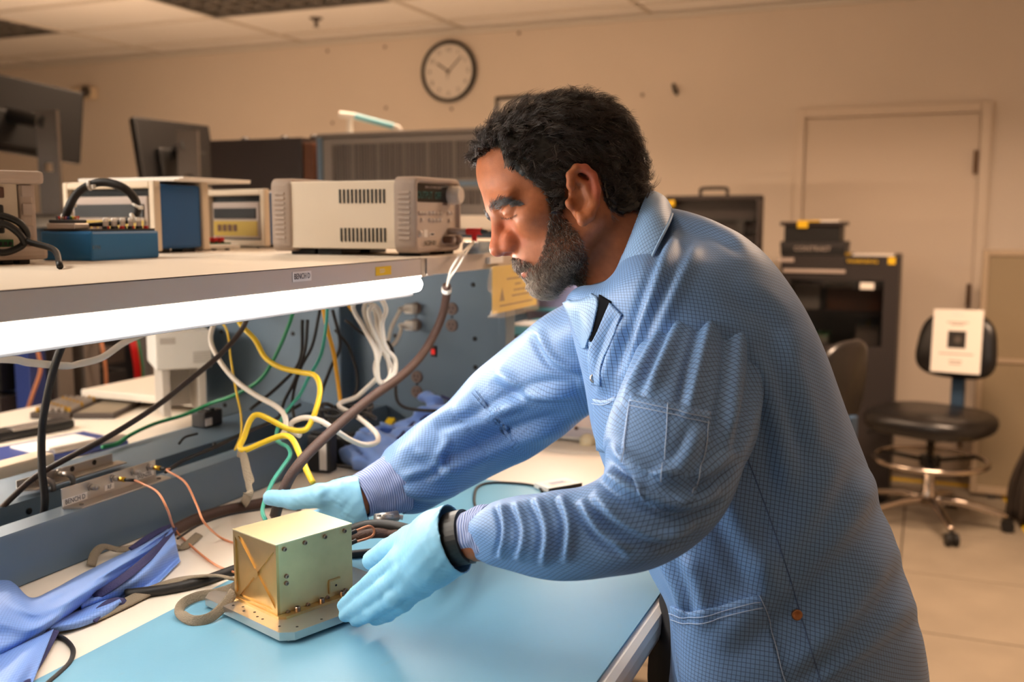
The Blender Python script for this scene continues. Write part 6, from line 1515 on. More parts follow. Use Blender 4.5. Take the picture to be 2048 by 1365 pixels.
# grey braid straps
def strap(label, pts, w, th, nrm, m_='grey_braid', name='ground_strap'):
    o = MB().tube(pts, 0, 10, 8, flat=(w, th, nrm)).build(name, m_, None, True); tag(o, label, 'strap'); return o
strap('flat white ribbon cable sagging across the opening', strapc, .0105, .003, FWD * -1 + UPV * .3, 'cable_white', 'ribbon_cable')
strap('grey braided ground strap hanging over the front rail', [at(476, 905, k=1.425), at(486, 912, k=1.405), at(494, 945, k=1.36), at(500, 970, k=1.335), at(494, 995, k=1.31), at(486, 1010, Z=T + .002)], .014, .0022, -FWD)
strap('flat grey braided cable running along the bench to the gold box', [at(75, 1262, Z=T + .004), at(170, 1242, Z=T + .005), at(240, 1212, Z=T + .005), at(310, 1178, Z=T + .006), at(370, 1158, Z=T + .010), at(430, 1152, Z=T + .016), at(470, 1160, Z=T + .022)], .016, .004, (.3, -.3, 1))
strap('looped end of grey braided cable at the gold box', [at(478, 1168, Z=T + .03), at(462, 1178, Z=T + .020), at(430, 1188, Z=T + .012), at(395, 1194, Z=T + .010), at(366, 1208, Z=T + .010), at(360, 1226, Z=T + .010), at(385, 1242, Z=T + .008), at(420, 1236, Z=T + .009), at(450, 1210, Z=T + .016), at(468, 1184, Z=T + .024)], .012, .0016, (-.5, -.6, .25))
strap('grey braid loop beside the blue coat sleeve', [at(182, 1132, Z=T + .003), at(190, 1108, Z=T + .012), at(208, 1094, Z=T + .016), at(240, 1100, Z=T + .010), at(285, 1092, Z=T + .004), at(330, 1086, Z=T + .004), at(365, 1095, Z=T + .004), at(398, 1070, Z=T + .004)], .012, .003, (0, -.5, 1))
cable('black braided sleeve cable lying from the coat to the right hand', [at(x, y, Z=T + .008) for x, y in ((300, 1090), (350, 1060), (395, 1038), (450, 1022), (500, 1012), (545, 1005), (600, 1012))], .0085, 'brown_sleeve', n=10)
cable('thin black wire lying over the braided sleeve', [at(x, y, Z=T + .018) for x, y in ((355, 1078), (400, 1050), (460, 1030), (520, 1020))], .0016, 'cable_black')
cable('black wire loop hanging from the blue coat at lower left', [at(x, y, Z=T + .003) for x, y in ((108, 1270), (130, 1280), (146, 1300), (140, 1325), (118, 1348), (95, 1368), (80, 1385))], .0026, 'cable_black')
cable('black hose lying behind the gold box', [at(x, y, Z=T + .006) for x, y in ((250, 1190), (330, 1180), (400, 1165), (470, 1140), (540, 1120), (600, 1110))], .0065, 'cable_black')
cable('thin black cable curving on the far part of the blue mat', [at(x, y, Z=ZM + .002) for x, y in ((955, 1030), (948, 1000), (955, 975), (985, 966), (1040, 968), (1075, 974), (1085, 985))], .0022, 'cable_black')
# ================================================================== cloths
smockm = fabric_mat('smock_fabric', (118, 156, 224), (70, 100, 176), .0046, .3, lw=.04); mat('navy_trim', (50, 50, 92), .8, bump=.4, bscale=500)
def patch2(name, A, B, h, m_, parent, n=90, m=40, base=T, seed=0):
    """ruled sheet between two photo curves, lying on the bench with height h(s, t)"""
    PA, PB = resample(np.array([(a, b, 0) for a, b in A], float), n), resample(np.array([(a, b, 0) for a, b in B], float), n)
    G = np.zeros((n, m, 3))
    for i in range(n):
        for j in range(m):
            s_, t_ = i / (n - 1), j / (m - 1); p = PA[i] * (1 - t_) + PB[i] * t_; G[i, j] = at(p[0], p[1], Z=base + max(.002, h(s_, t_)))
    c = Cloth(G, False); o = c.build(name, m_, parent, .0015); return c, o
def W(s_, f, p=0): return math.sin(2 * PI * f * s_ + p)
sk = thing('blue_smock', 'blue work smock with navy trim lying crumpled on the bench corner', 'smock', at(120, 1230, Z=T))
c1, o1 = patch2('sleeve_lining', [(150, 1165), (230, 1118), (290, 1082), (344, 1049)], [(165, 1225), (235, 1205), (300, 1178), (360, 1122)], lambda s_, t_: .004 + .022 * math.sin(PI * min(1, t_ * 1.1)) * (.5 + .5 * s_) + .003 * W(t_, 1.5, s_ * 4), smockm, sk)
c2, o2 = patch2('sleeve', [(-230, 1150), (-120, 1120), (0, 1148), (30, 1168), (62, 1196), (105, 1180), (160, 1150), (215, 1122), (270, 1095), (343, 1051)], [(-230, 1400), (-120, 1370), (0, 1312), (60, 1285), (105, 1255), (150, 1222), (195, 1190), (250, 1150), (300, 1110), (346, 1066)],
    lambda s_, t_: .006 + (.034 - .012 * s_) * math.sin(PI * t_) ** .7 + .0042 * W(s_ * 1.0 + t_ * .45, 2.3) * math.sin(PI * t_) + .0018 * W(s_ - t_ * .6, 4.1, 1) * math.sin(PI * t_) + .012 * max(0, .35 - s_) * W(t_, 1.2, 2 + 6 * s_), smockm, sk, 130, 60)
c3, o3 = patch2('skirt', [(-230, 1395), (-70, 1335), (0, 1305), (50, 1285), (108, 1258)], [(-230, 1500), (-70, 1450), (-30, 1430), (20, 1405), (62, 1372)], lambda s_, t_: .006 + .006 * math.sin(PI * t_) + .003 * W(s_, 2.5, t_ * 3) + .006 * (1 - t_), smockm, sk, 60, 40)
c4, o4 = patch2('fold', [(105, 1240), (150, 1222), (200, 1196), (236, 1194)], [(98, 1268), (160, 1256), (215, 1232), (246, 1208)], lambda s_, t_: .003 + .010 * math.sin(PI * t_), smockm, sk, 60, 24)
def trim(pts, w, par, z=.004, nrm=(-.3, -.5, .8)):
    MB().tube([at(x, y, Z=T + zz) for x, y, zz in pts], 0, 10, 8, flat=(w, .003, nrm)).build('trim', 'navy_trim', par, True)
trim([(188, 1196, .014), (240, 1162, .026), (290, 1122, .028), (330, 1084, .024), (347, 1056, .018)], .011, sk)
trim([(345, 1052, .016), (320, 1062, .022), (290, 1080, .022), (262, 1100, .016)], .009, sk)
trim([(252, 1204, .006), (225, 1205, .012), (200, 1222, .010), (185, 1242, .006)], .011, sk)
trim([(106, 1262, .010), (92, 1290, .008), (72, 1325, .006), (45, 1368, .008)], .013, sk)
# blue cloth heap in front of the end panel
hc = np.array([1.62, .865, T + .0005])
def heap_sdf(P):
    d = sd_ell(P, hc + [0, .02, .012], (.12, .10, .050)); d = smin(d, sd_ell(P, hc + [.05, -.035, .045], (.060, .055, .05)), .04)
    d = smin(d, sd_cone(P, hc + [.05, -.005, .03], hc + [.075, .012, .105], .035, .014), .03)
    d = smin(d, sd_ell(P, hc + [-.06, .05, .02], (.06, .06, .03)), .03)
    w = .007 * np.sin(P[0] * 70 + P[1] * 40 + 3 * np.sin(P[2] * 60)) + .006 * np.sin(P[1] * 110 - P[0] * 45 + 2 * np.sin(P[0] * 90 + P[2] * 70)) + .003 * np.sin(P[2] * 170 + P[0] * 120)
    d = d + w
    return smax(d, -(P[2] - T - .002), .006)
v, f = surf_nets(heap_sdf, hc + [-.2, -.15, -.004], hc + [.2, .17, .15], .0045); v = relax(v, f, 2)
heap = thing('blue_cloth', 'crumpled blue cloth with purple hem in front of the end panel', 'cloth', hc)
me = np_mesh('cloth_body', v, f); link('cloth_body', me, mat('cloth_blue', (120, 154, 220), .75, sheen=.3, bump=.3, bscale=400), heap)
hx, hy, hk_ = topx(v)
def drapeh(pl_, off=.002):
    out = []; n = normals(v, f); ok = (n @ FWD) < 0; P = spline([(a, b, 0) for a, b in pl_], 4)[:, :2]
    for q in P:
        w = np.where(ok, (hx - q[0]) ** 2 + (hy - q[1]) ** 2, 1e9); j = np.argmin(w); out.append(v[j] + n[j] * off)
    return out
for pl_ in ([(795, 880), (820, 855), (850, 835), (880, 830)], [(915, 745), (930, 770), (945, 785)]): MB().tube(drapeh(pl_), .003, 6, 3).build('hem', 'navy_trim', heap, True)

# ================================================================== around the end panel
# plastic sleeve with yellow notice hanging from the shelf edge
YS_ = .742
def ys(x, y): p = at(x, y, Y=YS_); return (float(p[0]), float(p[2]))
a, b, c_, d_ = ys(980, 520), ys(1074, 505), ys(1076, 607), ys(992, 632)
sg_ = thing('notice_sleeve', 'yellow caution notice in a clear plastic sleeve hanging from the shelf', 'notice', (a[0], YS_, a[1]))
x0, x1 = a[0] + .012, b[0]; z1, z0 = S - .026, min(c_[1], d_[1]) + .004
MB().box(x0, x1, YS_ + .0006, YS_ + .0012, z0, z1).build('sheet', mat('sheet_yellow', (244, 206, 72), .6), sg_)
Mn = front((0, YS_ + .0004, 0)); ww, hh = x1 - x0, z1 - z0
mat('faded_ink', (150, 120, 50), .7)
text('lettering', 'CAUTION', hh * .13, Mn @ Matrix.Translation((x0 + ww * .55, z1 - hh * .14, 0)), 'faded_ink', sg_)
for (u, vv, wd) in ((.55, .30, .5), (.55, .43, .14), (.60, .56, .3), (.62, .68, .42), (.52, .86, .75)): MB(Mn).box(x0 + ww * (u - wd / 2), x0 + ww * (u + wd / 2), z1 - hh * vv - .0015, z1 - hh * vv + .0015, 0, .0002).build('text_line', 'faded_ink', sg_)
tx, tz = x0 + ww * .2, z1 - hh * .62
MB(Mn).prism([(tx - .012, tz - .012), (tx + .012, tz - .012), (tx, tz + .014)], 0, .0002).build('warning_triangle', 'faded_ink', sg_)
plast = mat('clear_plastic', (240, 236, 226), .25, trans=.55, alpha=.35, spec=.6)
n_, m2 = 50, 40; G = np.zeros((n_, m2, 3))
for i in range(n_):
    for j in range(m2):
        s_, t_ = i / (n_ - 1), j / (m2 - 1); x = x0 - .030 + (x1 + .004 - x0 + .030) * t_; z = z1 + .002 - (z1 - z0 + .012) * s_
        wl_ = max(0, 1 - t_ * 4); G[i, j] = (x, YS_ - .002 - .010 * wl_ * (math.sin(s_ * 9 + 2) * .5 + .5) - .0006 * math.sin(t_ * 20 + s_ * 7), z + .006 * wl_ * math.sin(s_ * 14))
Cloth(G, False).build('plastic_sleeve', plast, sg_)
MB().box(x0 - .01, x0 + .05, YS_ + .0002, SY - .0018, S - .02, S - .008).build('tape', 'paper', sg_)
# clear lump (tape dispenser) behind the red plug
p = at(955, 492, k=1.80); p[2] = S
td = thing('plastic_box', 'small clear plastic box on the shelf beside the red plug', 'box', p)
MB().box(p[0] - .03, p[0] + .03, p[1] - .018, p[1] + .018, S, S + .022, .006).build('shell', mat('frosted', (190, 205, 215), .15, trans=.5), td); MB().box(p[0] - .022, p[0] + .018, p[1] - .012, p[1] + .012, S + .004, S + .012, .003).build('filling', 'alu', td)
# white instrument beyond the arm
IX = 1.87; Y0, Y1, Z0, Z1 = pxr(952, 1270, 774, 905, IX)
wi = thing('white_instrument', 'white benchtop instrument with cream knob seen under the raised arm', 'instrument', (IX, (Y0 + Y1) / 2, T))
hI2 = Z1 - T
MB().box(IX + .004, IX + .28, Y0, Y1, T + .004, Z1, .006).build('body', 'white_plastic', wi)
MB().box(IX, IX + .006, Y0 + .004, Y1 - .004, T + hI2 * .30, Z1 - .006, .002).build('upper_panel', mat('panel_pink', (226, 208, 200), .45), wi)
MB().box(IX, IX + .006, Y0 + .004, Y1 - .004, T + .012, T + hI2 * .27, .002).build('lower_panel', mat('panel_lavender', (196, 190, 196), .45), wi)
p = at(1176, 884, X=IX); MB().lathe((IX, p[1], p[2]), (-1, 0, 0), [(.017, 0), (.017, .004), (.013, .012), (.012, .016), (0, .017)], 20).build('knob', mat('knob_cream', (240, 226, 190), .4), wi, True)
p = at(1152, 857, X=IX); MB().lathe((IX, p[1], p[2]), (-1, 0, 0), [(.004, 0), (.003, .003), (0, .003)], 10).build('screw', 'brown_plastic', wi)
for y in (Y0 + .02, Y1 - .05):
    MB().box(IX + .02, IX + .05, y, y + .03, T, T + .005).build('foot', 'black_plastic', wi); MB().box(IX + .22, IX + .25, y, y + .03, T, T + .005).build('foot', 'black_plastic', wi)
# white trim lip along the bench joint and small card
p = at(1118, 975, Z=T + .003); wc_ = thing('name_card', 'small white card with dark edge on the far end of the mat', 'card', p)
Mk = basis(p * np.array([1, 1, 0]) + np.array([0, 0, ZM]), (.82, -.57, 0), (.57, .82, 0), (0, 0, 1))
MB(Mk).box(-.036, .030, -.022, .022, 0, .008, .001).build('holder', 'white_plastic', wc_); MB(Mk).box(-.037, .031, -.0235, -.0222, .0, .0085).build('edge', 'edge_dark', wc_)
MB(Mk).box(-.024, .020, -.012, .012, .008, .0083).build('sheet', 'paper', wc_)
for i, y in enumerate((-.004, .003)): MB(Mk).box(-.018, .012, y, y + .003, .0083, .0085).build('print_line', mat('blue_ink', (130, 150, 190), .6), wc_)
# yellow clamp by the blue cloth
p = at(776, 862, Z=T); yc = thing('yellow_clamp', 'bright yellow plastic clip standing beside the blue cloth', 'clip', at(776, 895, Z=T))
q = at(776, 893, Z=T); MB().prism([(q[0] - .012, T), (q[0] + .010, T), (q[0] + .013, T + .042), (q[0] + .020, T + .050), (q[0] + .016, T + .055), (q[0] + .0, T + .046)], q[1] - .008, q[1] + .008, 'y').build('jaw', 'cable_yellow', yc)
MB().cyl((q[0] - .02, q[1] - .009, T + .018), (q[0] + .02, q[1] - .009, T + .018), .003, n=8).build('pin', 'cable_white', yc)
MB().cyl((q[0] - .006, q[1], T), (q[0] + .006, q[1], T), .001, n=6).build('spring', 'alu', yc)
# clutter on the next bench, behind the shoulder: shelf bin with cables, tote, folder
for lbl, px0, px1, py0, py1, X_, m_, nm, dd2 in (('pale blue folder lying on dark boxes behind the end panel', 1012, 1110, 650, 672, 2.25, 'sky_plastic', 'folder', .2), ('dark equipment box behind the end panel under the folder', 1008, 1120, 674, 742, 2.22, 'rack_dark', 'equipment_box', .3)):
    Y0, Y1, Z0, Z1 = pxr(px0, px1, py0, py1, X_); t = thing(nm, lbl, 'box', (X_, (Y0 + Y1) / 2, T))
    if nm == 'folder':
        Zf = Z0; MB().box(X_, X_ + dd2, Y0, Y1, Zf, Z1 - .004, .003).build('cover', m_, t); MB().box(X_ - .004, X_ + .1, Y0 + .02, Y1 - .01, Z1 - .004, Z1, .001).build('sheets', 'paper', t)
    else:
        MB().box(X_, X_ + dd2, Y0, Y1, T + .006, Zf - .0005, .004).build('body', m_, t); MB().box(X_ - .003, X_ + .0, Y0 + .02, Y1 - .02, T + .02, Z1 - .03, .001).build('front', 'black_plastic', t)
        for y in (Y0 + .02, Y1 - .05): MB().box(X_ + .02, X_ + dd2 - .02, y, y + .03, T, T + .007).build('foot', 'black_plastic', t)
        for i in range(4): MB().tube([(X_ - .004, Y1 - .03 - .03 * i, Z1 - .01), (X_ - .03, Y1 - .04 - .03 * i, Z1 - .02), (X_ - .035, Y1 - .05 - .03 * i, T + .06), (X_ - .004, Y1 - .06 - .03 * i, T + .04)], .004, 6).build('jumper', ('copper_cable', 'brown_sleeve')[i % 2], t, True)
p = at(1085, 600, k=2.55); pb2 = thing('storage_tub', 'lavender plastic tub behind the man\'s beard on the next bench', 'tub', (p[0], p[1], T))
MB().lathe((2.62, p[1] - .02, T), (0, 0, 1), [(.09, 0), (.12, .01), (.15, .20), (.16, .21), (.15, .215), (.13, .28), (.07, .325), (0, .335)], 24).build('tub_body', mat('lavender', (150, 146, 180), .45), pb2, True)
MB().lathe((2.62, p[1] - .02, T + .205), (0, 0, 1), [(.158, 0), (.163, .004), (.158, .010)], 24).build('rim', 'sky_plastic', pb2, True)

# ================================================================== the far side of the double bench
def tb(name, label, cat, M): return thing(name, label, cat, M.translation, M=None)
# white riser slab and white instrument on a stand
p0 = at(182, 832, Z=T); p1 = at(412, 832, Z=T)
rz = thing('riser_shelf', 'low white riser slab on the far side of the bench', 'riser', (1.8, 1.62, T))
rx0, ry1 = float(at(182, 812, Z=T)[0]), float(at(182, 812, Z=T)[1])
MB().box(rx0, rx0 + .75, 1.50, min(ry1 + .03, 1.95), T + .02, T + .038, .003).build('slab', lam, rz)
MB().box(rx0 + .02, rx0 + .73, 1.52, 1.54, T, T + .021).build('support', lamf, rz); MB().box(rx0 + .02, rx0 + .73, min(ry1 + .03, 1.95) - .04, min(ry1 + .03, 1.95) - .02, T, T + .021).build('support', lamf, rz)
k_ = 2.05; wbx = at(312, 742, k=k_); wby = at(425, 742, k=k_ + .05)
ws = thing('white_case_instrument', 'white box instrument raised on a stand behind the end panel', 'instrument', (wbx[0], wbx[1], T + .038))
ux = (wby - wbx); ux[2] = 0; lw_ = np.linalg.norm(ux); ux /= lw_; uy = np.array([-ux[1], ux[0], 0]); zb_ = float(wbx[2]); zt_ = float(at(312, 665, k=k_)[2])
Mw = basis(np.array([wbx[0], wbx[1], 0]), ux, uy, (0, 0, 1))
MB(Mw).box(0, lw_, 0, .16, zb_, zt_, .004).build('body', 'white_plastic', ws)
MB(Mw).box(.010, .04, -.001, .001, zt_ - .025, zt_ - .012).build('badge', mat('badge_grey', (190, 182, 172), .5), ws)
for i in range(5): MB(Mw).box(lw_ * .66, lw_ * .97, -.001, .001, zb_ + .012 + .005 * i, zb_ + .0145 + .005 * i).build('vent', 'badge_grey', ws)
for x0, x1 in ((.012, .028), (lw_ - .028, lw_ - .012)): MB(Mw).box(x0, x1, .01, .15, T + .038, zb_ + .001, .002).build('stand_leg', 'badge_grey', ws)
MB(Mw).box(.028, lw_ - .028, .14, .15, T + .038, zb_ - .02).build('stand_back', 'badge_grey', ws)
# open connector case
p = at(60, 838, Z=T); q = at(228, 838, Z=T); 
cx = thing('connector_case', 'open dark plastic case with adapters lying on the far bench top', 'case', (float(p[0] + q[0]) / 2, float(p[1]), T))
Mx = basis(np.array([float(p[0]), float(p[1]), T]), (float(q[0] - p[0]), float(q[1] - p[1]), 0) / np.linalg.norm(q - p), (-(q[1] - p[1]) / np.linalg.norm(q - p), (q[0] - p[0]) / np.linalg.norm(q - p), 0), (0, 0, 1))
lw2 = float(np.linalg.norm(q - p)); mat('case_brown', (70, 60, 54), .5)
MB(Mx).box(0, lw2 * .48, 0, .17, 0, .014, .002).build('base_half', 'case_brown', cx); MB(Mx).box(lw2 * .51, lw2, 0, .17, 0, .012, .002).build('lid_half', 'case_brown', cx)
MB(Mx).box(lw2 * .54, lw2 * .97, .01, .16, .012, .0124).build('lid_lining', 'grey_braid', cx)
ad = MB().lathe((0, 0, 0), (0, 0, 1), [(.004, 0), (.004, .006), (.003, .007), (.003, .011), (0, .011)], 8).mesh('adapter'); ad.materials.append(MATS['alu'])
ad2 = ad.copy(); ad2.materials.clear(); ad2.materials.append(MATS['brass'])
for i in range(6):
    for j in range(12): put(ad if (i + j) % 5 else ad2, 'adapter_fitting', Mx @ Matrix.Translation((.012 + i * lw2 * .48 / 6.3, .012 + j * .0132, .014)), cx)
# blue tray with papers and dark handheld at the left
p = at(70, 905, Z=T); lt = thing('blue_binder', 'blue binder with white papers on the far bench top', 'binder', p)
Ml = basis(np.array([p[0] - .12, p[1] - .02, T]), (.94, -.2, 0), (.2, .94, 0), (0, 0, 1))
MB(Ml).box(-.1, .26, -.06, .10, 0, .012, .003).build('cover', 'case_blue_dark' if mat('case_blue_dark', (48, 62, 120), .5) is None else 'case_blue_dark', lt); MB(Ml).box(.08, .22, -.03, .07, .012, .016, .001).build('papers', 'paper', lt); MB(Ml).box(.10, .26, -.055, -.035, .012, .022, .002).build('clip', 'alu', lt)
hh_ = thing('handheld_meter', 'dark handheld meter with silver panel on the far bench top', 'meter', at(80, 885, Z=T))
Mh = basis(np.array([*at(-30, 892, Z=T)[:2], T]), (.97, -.2, 0), (.2, .97, 0), (0, 0, 1))
MB(Mh).box(0, .20, 0, .05, .0, .022, .010).build('body', 'black_plastic', hh_); MB(Mh).box(.06, .13, -.001, .03, .018, .0235, .002).build('panel', 'alu', hh_); MB(Mh).cyl((.02, -.004, .014), (.02, .006, .014), .005, n=10).build('jack', 'brass', hh_)
# cream outlet strip with red switches standing behind the trough
p = at(50, 958, Y=1.27); st2 = thing('outlet_strip', 'cream outlet strip with red rocker switches at the left edge', 'power strip', (p[0], 1.27, T))
z0s, z1s = T, float(at(50, 922, Y=1.27)[2]); xa, xb = float(at(-60, 950, Y=1.27)[0]), float(at(112, 950, Y=1.27)[0])
MB().box(xa, xb, 1.27, 1.31, z0s, z1s, .004).build('body', 'case_cream', st2)
for x in (0, 33, 62, 92): qx = float(at(x, 945, Y=1.268)[0]); MB().box(qx - .007, qx + .007, 1.266, 1.271, (z0s + z1s) / 2 - .008, (z0s + z1s) / 2 + .006, .001).build('rocker', 'red_plastic', st2)
# equipment rack seen beyond the far side
rk2 = thing('equipment_rack', 'open equipment rack with patch cables beyond the bench, in shadow', 'rack', (2.4, 2.7, 0))
MB().box(1.2, 2.95, 2.75, 2.80, .3, 1.30).build('back_panel', 'rack_dark', rk2)
for x, y, m_ in ((62, 760, 'case_blue_dark'), (118, 760, 'rack_grey'), (172, 760, 'rack_grey'), (300, 700, 'rack_grey')):
    p = at(x, y, Y=2.45); MB().box(p[0] - .03, p[0] + .03, 2.42, 2.48, 0, 1.28, .003).build('post', m_, rk2)
for x0, x1, z0, z1, m_ in ((125, 168, 712, 800, 'case_blue'), (180, 250, 700, 730, 'case_brown'), (180, 255, 745, 790, 'rack_dark'), (0, 60, 790, 830, 'case_brown'), (0, 60, 700, 780, 'black_plastic')):
    a, b = at(x0, (z0 + z1) / 2, Y=2.5), at(x1, (z0 + z1) / 2, Y=2.5); za, zb2 = at((x0 + x1) / 2, z1, Y=2.5)[2], at((x0 + x1) / 2, z0, Y=2.5)[2]
    MB().box(a[0], b[0], 2.5, 2.745, za, zb2, .003).build('rack_unit', m_, rk2)
MB().box(1.2, 2.95, 2.40, 2.80, .28, .32).build('rack_base', 'rack_dark', rk2); 
for x in (1.3, 2.85): MB().box(x, x + .05, 2.42, 2.78, 0, .28).build('rack_leg', 'rack_dark', rk2)
for x, m_ in ((265, 'red_plastic'), (272, 'red_plastic'), (205, 'copper_cable'), (75, 'copper_cable'), (278, 'cable_green')):
    MB().tube([at(x - 6, 670, Y=2.40), at(x, 700, Y=2.38), at(x + 6, 740, Y=2.38), at(x - (10 if x == 75 else -8), 790, Y=2.40), at(x - (20 if x == 75 else -10), 820, Y=2.42)], .006, 6).build('patch_cable', m_, rk2, True)

# ================================================================== far right of the room
# black cabinet with glass door
CX = 5.12; Y0, Y1, Z0, Z1 = pxr(1556, 1791, 512, 900, CX); Z0 = 0
kb_ = thing('black_cabinet', 'black glass-door cabinet standing by the far wall', 'cabinet', (CX, (Y0 + Y1) / 2, 0))
mat('cabinet_black', (44, 38, 37), .5); mat('tinted_glass', (20, 18, 18), .08, trans=.6, alpha=.5)
D = .5
for b in ((CX + .02, CX + D, Y0, Y0 + .03, .03, Z1 - .03), (CX + .02, CX + D, Y1 - .03, Y1, .03, Z1 - .03), (CX + .02, CX + D, Y0, Y1, Z1 - .03, Z1), (CX + .02, CX + D, Y0, Y1, .03, .06), (CX + D - .02, CX + D, Y0, Y1, .06, Z1 - .03)): MB().box(*b).build('carcass', 'cabinet_black', kb_)
for z in (float(at(1700, 625, X=CX)[2]), float(at(1700, 695, X=CX)[2])): MB().box(CX + .03, CX + D - .02, Y0 + .03, Y1 - .03, z - .012, z).build('shelf', 'cabinet_black', kb_)
g0, g1, h0, h1 = pxr(1578, 1765, 560, 690, CX)
for b in ((CX, CX + .02, Y0, g0, .03, Z1), (CX, CX + .02, g1, Y1, .03, Z1), (CX, CX + .02, g0, g1, h1, Z1), (CX, CX + .02, g0, g1, .03, h0)): MB().box(*b).build('door_frame', 'cabinet_black', kb_)
MB().box(CX + .006, CX + .012, g0, g1, h0, h1).build('glass', 'tinted_glass', kb_)
for y in (Y0 + .04, Y1 - .04): MB().lathe((CX + .05, y, 0), (0, 0, 1), [(.03, 0), (.03, .03)], 12).build('foot', 'black_plastic', kb_); MB().lathe((CX + D - .05, y, 0), (0, 0, 1), [(.03, 0), (.03, .03)], 12).build('foot', 'black_plastic', kb_)
a0, a1, b0_, b1_ = pxr(1690, 1760, 517, 530, CX); MB().box(CX - .002, CX, a0, a1, b0_, b1_).build('warning_label', mat('label_black', (20, 18, 18), .5), kb_)
text('lettering', 'WARNING', (b1_ - b0_) * .8, front((CX - .0025, (a0 + a1) / 2, (b0_ + b1_) / 2), (-1, 0, 0)), 'label_yellow', kb_, sx=1.2)
a0, a1, b0_, b1_ = pxr(1776, 1791, 515, 529, CX); MB().box(CX - .002, CX, a0, a1, b0_, b1_).build('hazard_label', 'label_yellow', kb_)
a0, a1, b0_, b1_ = pxr(1555, 1588, 516, 524, CX); MB().box(CX - .003, CX, a0, a1, b0_, b1_).build('name_strip', 'panel_grey', kb_)
a0, a1, b0_, b1_ = pxr(1566, 1691, 539, 546, CX); MB().box(CX - .012, CX, a0, a1, b0_, b1_, .003).build('handle_bar', 'panel_grey', kb_)
a0, a1, b0_, b1_ = pxr(1720, 1748, 566, 579, CX); MB().box(CX + .003, CX + .006, a0, a1, b0_, b1_).build('glass_label', 'paper', kb_)
zs1, zs2 = float(at(1700, 625, X=CX)[2]), float(at(1700, 695, X=CX)[2])
for lbl, x0, x1, y0, z_, m_ in (('brown carton on the upper cabinet shelf', 1655, 1762, 578, zs1, 'carton'), ('white carton on the upper cabinet shelf', 1590, 1640, 570, zs1, 'paper'), ('small grey module on the lower cabinet shelf', 1712, 1758, 650, zs2, 'panel_grey'), ('pale box glowing green on the lower cabinet shelf', 1630, 1655, 672, zs2, 'paper')):
    mat('carton', (130, 80, 50), .7)
    Ya, Yb, _q, zt2 = pxr(x0, x1, y0, y0 + 20, CX + .15); bxo = thing('carton_box', lbl, 'box', (CX + .2, (Ya + Yb) / 2, z_)); MB().box(CX + .12, CX + .34, Ya, Yb, z_, max(zt2, z_ + .04), .003).build('box_body', m_, bxo); MB().box(CX + .119, CX + .341, (Ya + Yb) / 2 - .012, (Ya + Yb) / 2 + .012, max(zt2, z_ + .04), max(zt2, z_ + .04) + .001).build('tape', 'label_yellow' if m_ == 'panel_grey' else 'panel_grey', bxo)
p = at(1645, 632, X=CX + .1); gl = thing('green_indicator', 'green status light inside the black cabinet', 'light', p)
MB().box(CX + .085, CX + .115, p[1] - .05, p[1] + .05, zs1 - .024, zs1 - .0125, .002).build('led_bar', mat('green_led', (10, 120, 40), .4, emit=(.02, 1, .15, 2.5)), gl); MB().box(CX + .083, CX + .085, p[1] - .055, p[1] + .055, zs1 - .026, zs1 - .0125).build('bezel', 'black_plastic', gl)
# boxes on the cabinet
Y0b, Y1b, Z0b, Z1b = pxr(1561, 1690, 484, 505, CX + .05); 
bA = thing('black_carton', 'flat black box with grey lettering on the cabinet', 'box', (CX + .2, (Y0b + Y1b) / 2, Z1)); zA = Z1 + .065
MB().box(CX + .05, CX + .36, Y0b, Y1b, Z1, zA, .003).build('box_body', 'label_black', bA); MB().box(CX + .048, CX + .362, Y0b - .002, Y1b + .002, zA - .03, zA + .001, .002).build('box_lid', 'rack_dark', bA)
text('lettering', 'CORSAIR', .042, front((CX + .0475, (Y0b + Y1b) / 2, zA - .034), (-1, 0, 0)), 'panel_grey', bA, bold=.001) if False else text('lettering', 'CONTRAST', .034, front((CX + .0475, (Y0b + Y1b) / 2, zA - .034), (-1, 0, 0)), 'panel_grey', bA)
Y0c, Y1c, Z0c, Z1c = pxr(1568, 1680, 450, 484, CX + .05); bB = thing('black_carton', 'taller black box with yellow tag on the top of the cabinet stack', 'box', (CX + .2, (Y0c + Y1c) / 2, zA)); zB = zA + .10
MB().box(CX + .06, CX + .34, Y0c, Y1c, zA + .001, zB - .02, .003).build('box_body', 'label_black', bB); MB().box(CX + .045, CX + .36, Y0c - .02, Y1c + .02, zB - .02, zB, .004).build('box_lid', 'case_dark', bB)
Yt0, Yt1, _a, _b = pxr(1595, 1640, 445, 455, CX + .045); MB().box(CX + .04, CX + .2, Yt0, Yt1, zB, zB + .006).build('yellow_tag', 'label_yellow', bB); MB().box(CX + .041, CX + .2, Yt0 - .09, Yt0 - .001, zB, zB + .008).build('white_slip', 'paper', bB)
MB().box(CX + .039, CX + .045, Yt1 - .05, Yt1, zB - .03, zB + .004).build('tag_flap', 'label_yellow', bB)
pw_ = thing('paper_sheet', 'white paper sheet lying on the right of the black cabinet top', 'paper', (CX + .2, Y0 + .12, Z1)); MB().box(CX + .06, CX + .3, Y0 + .03, Y0 + .22, Z1, Z1 + .006).build('sheet', 'paper', pw_); MB().box(CX + .08, CX + .1, Y0 + .23, Y0 + .26, Z1, Z1 + .014).build('clip', 'brass', pw_)
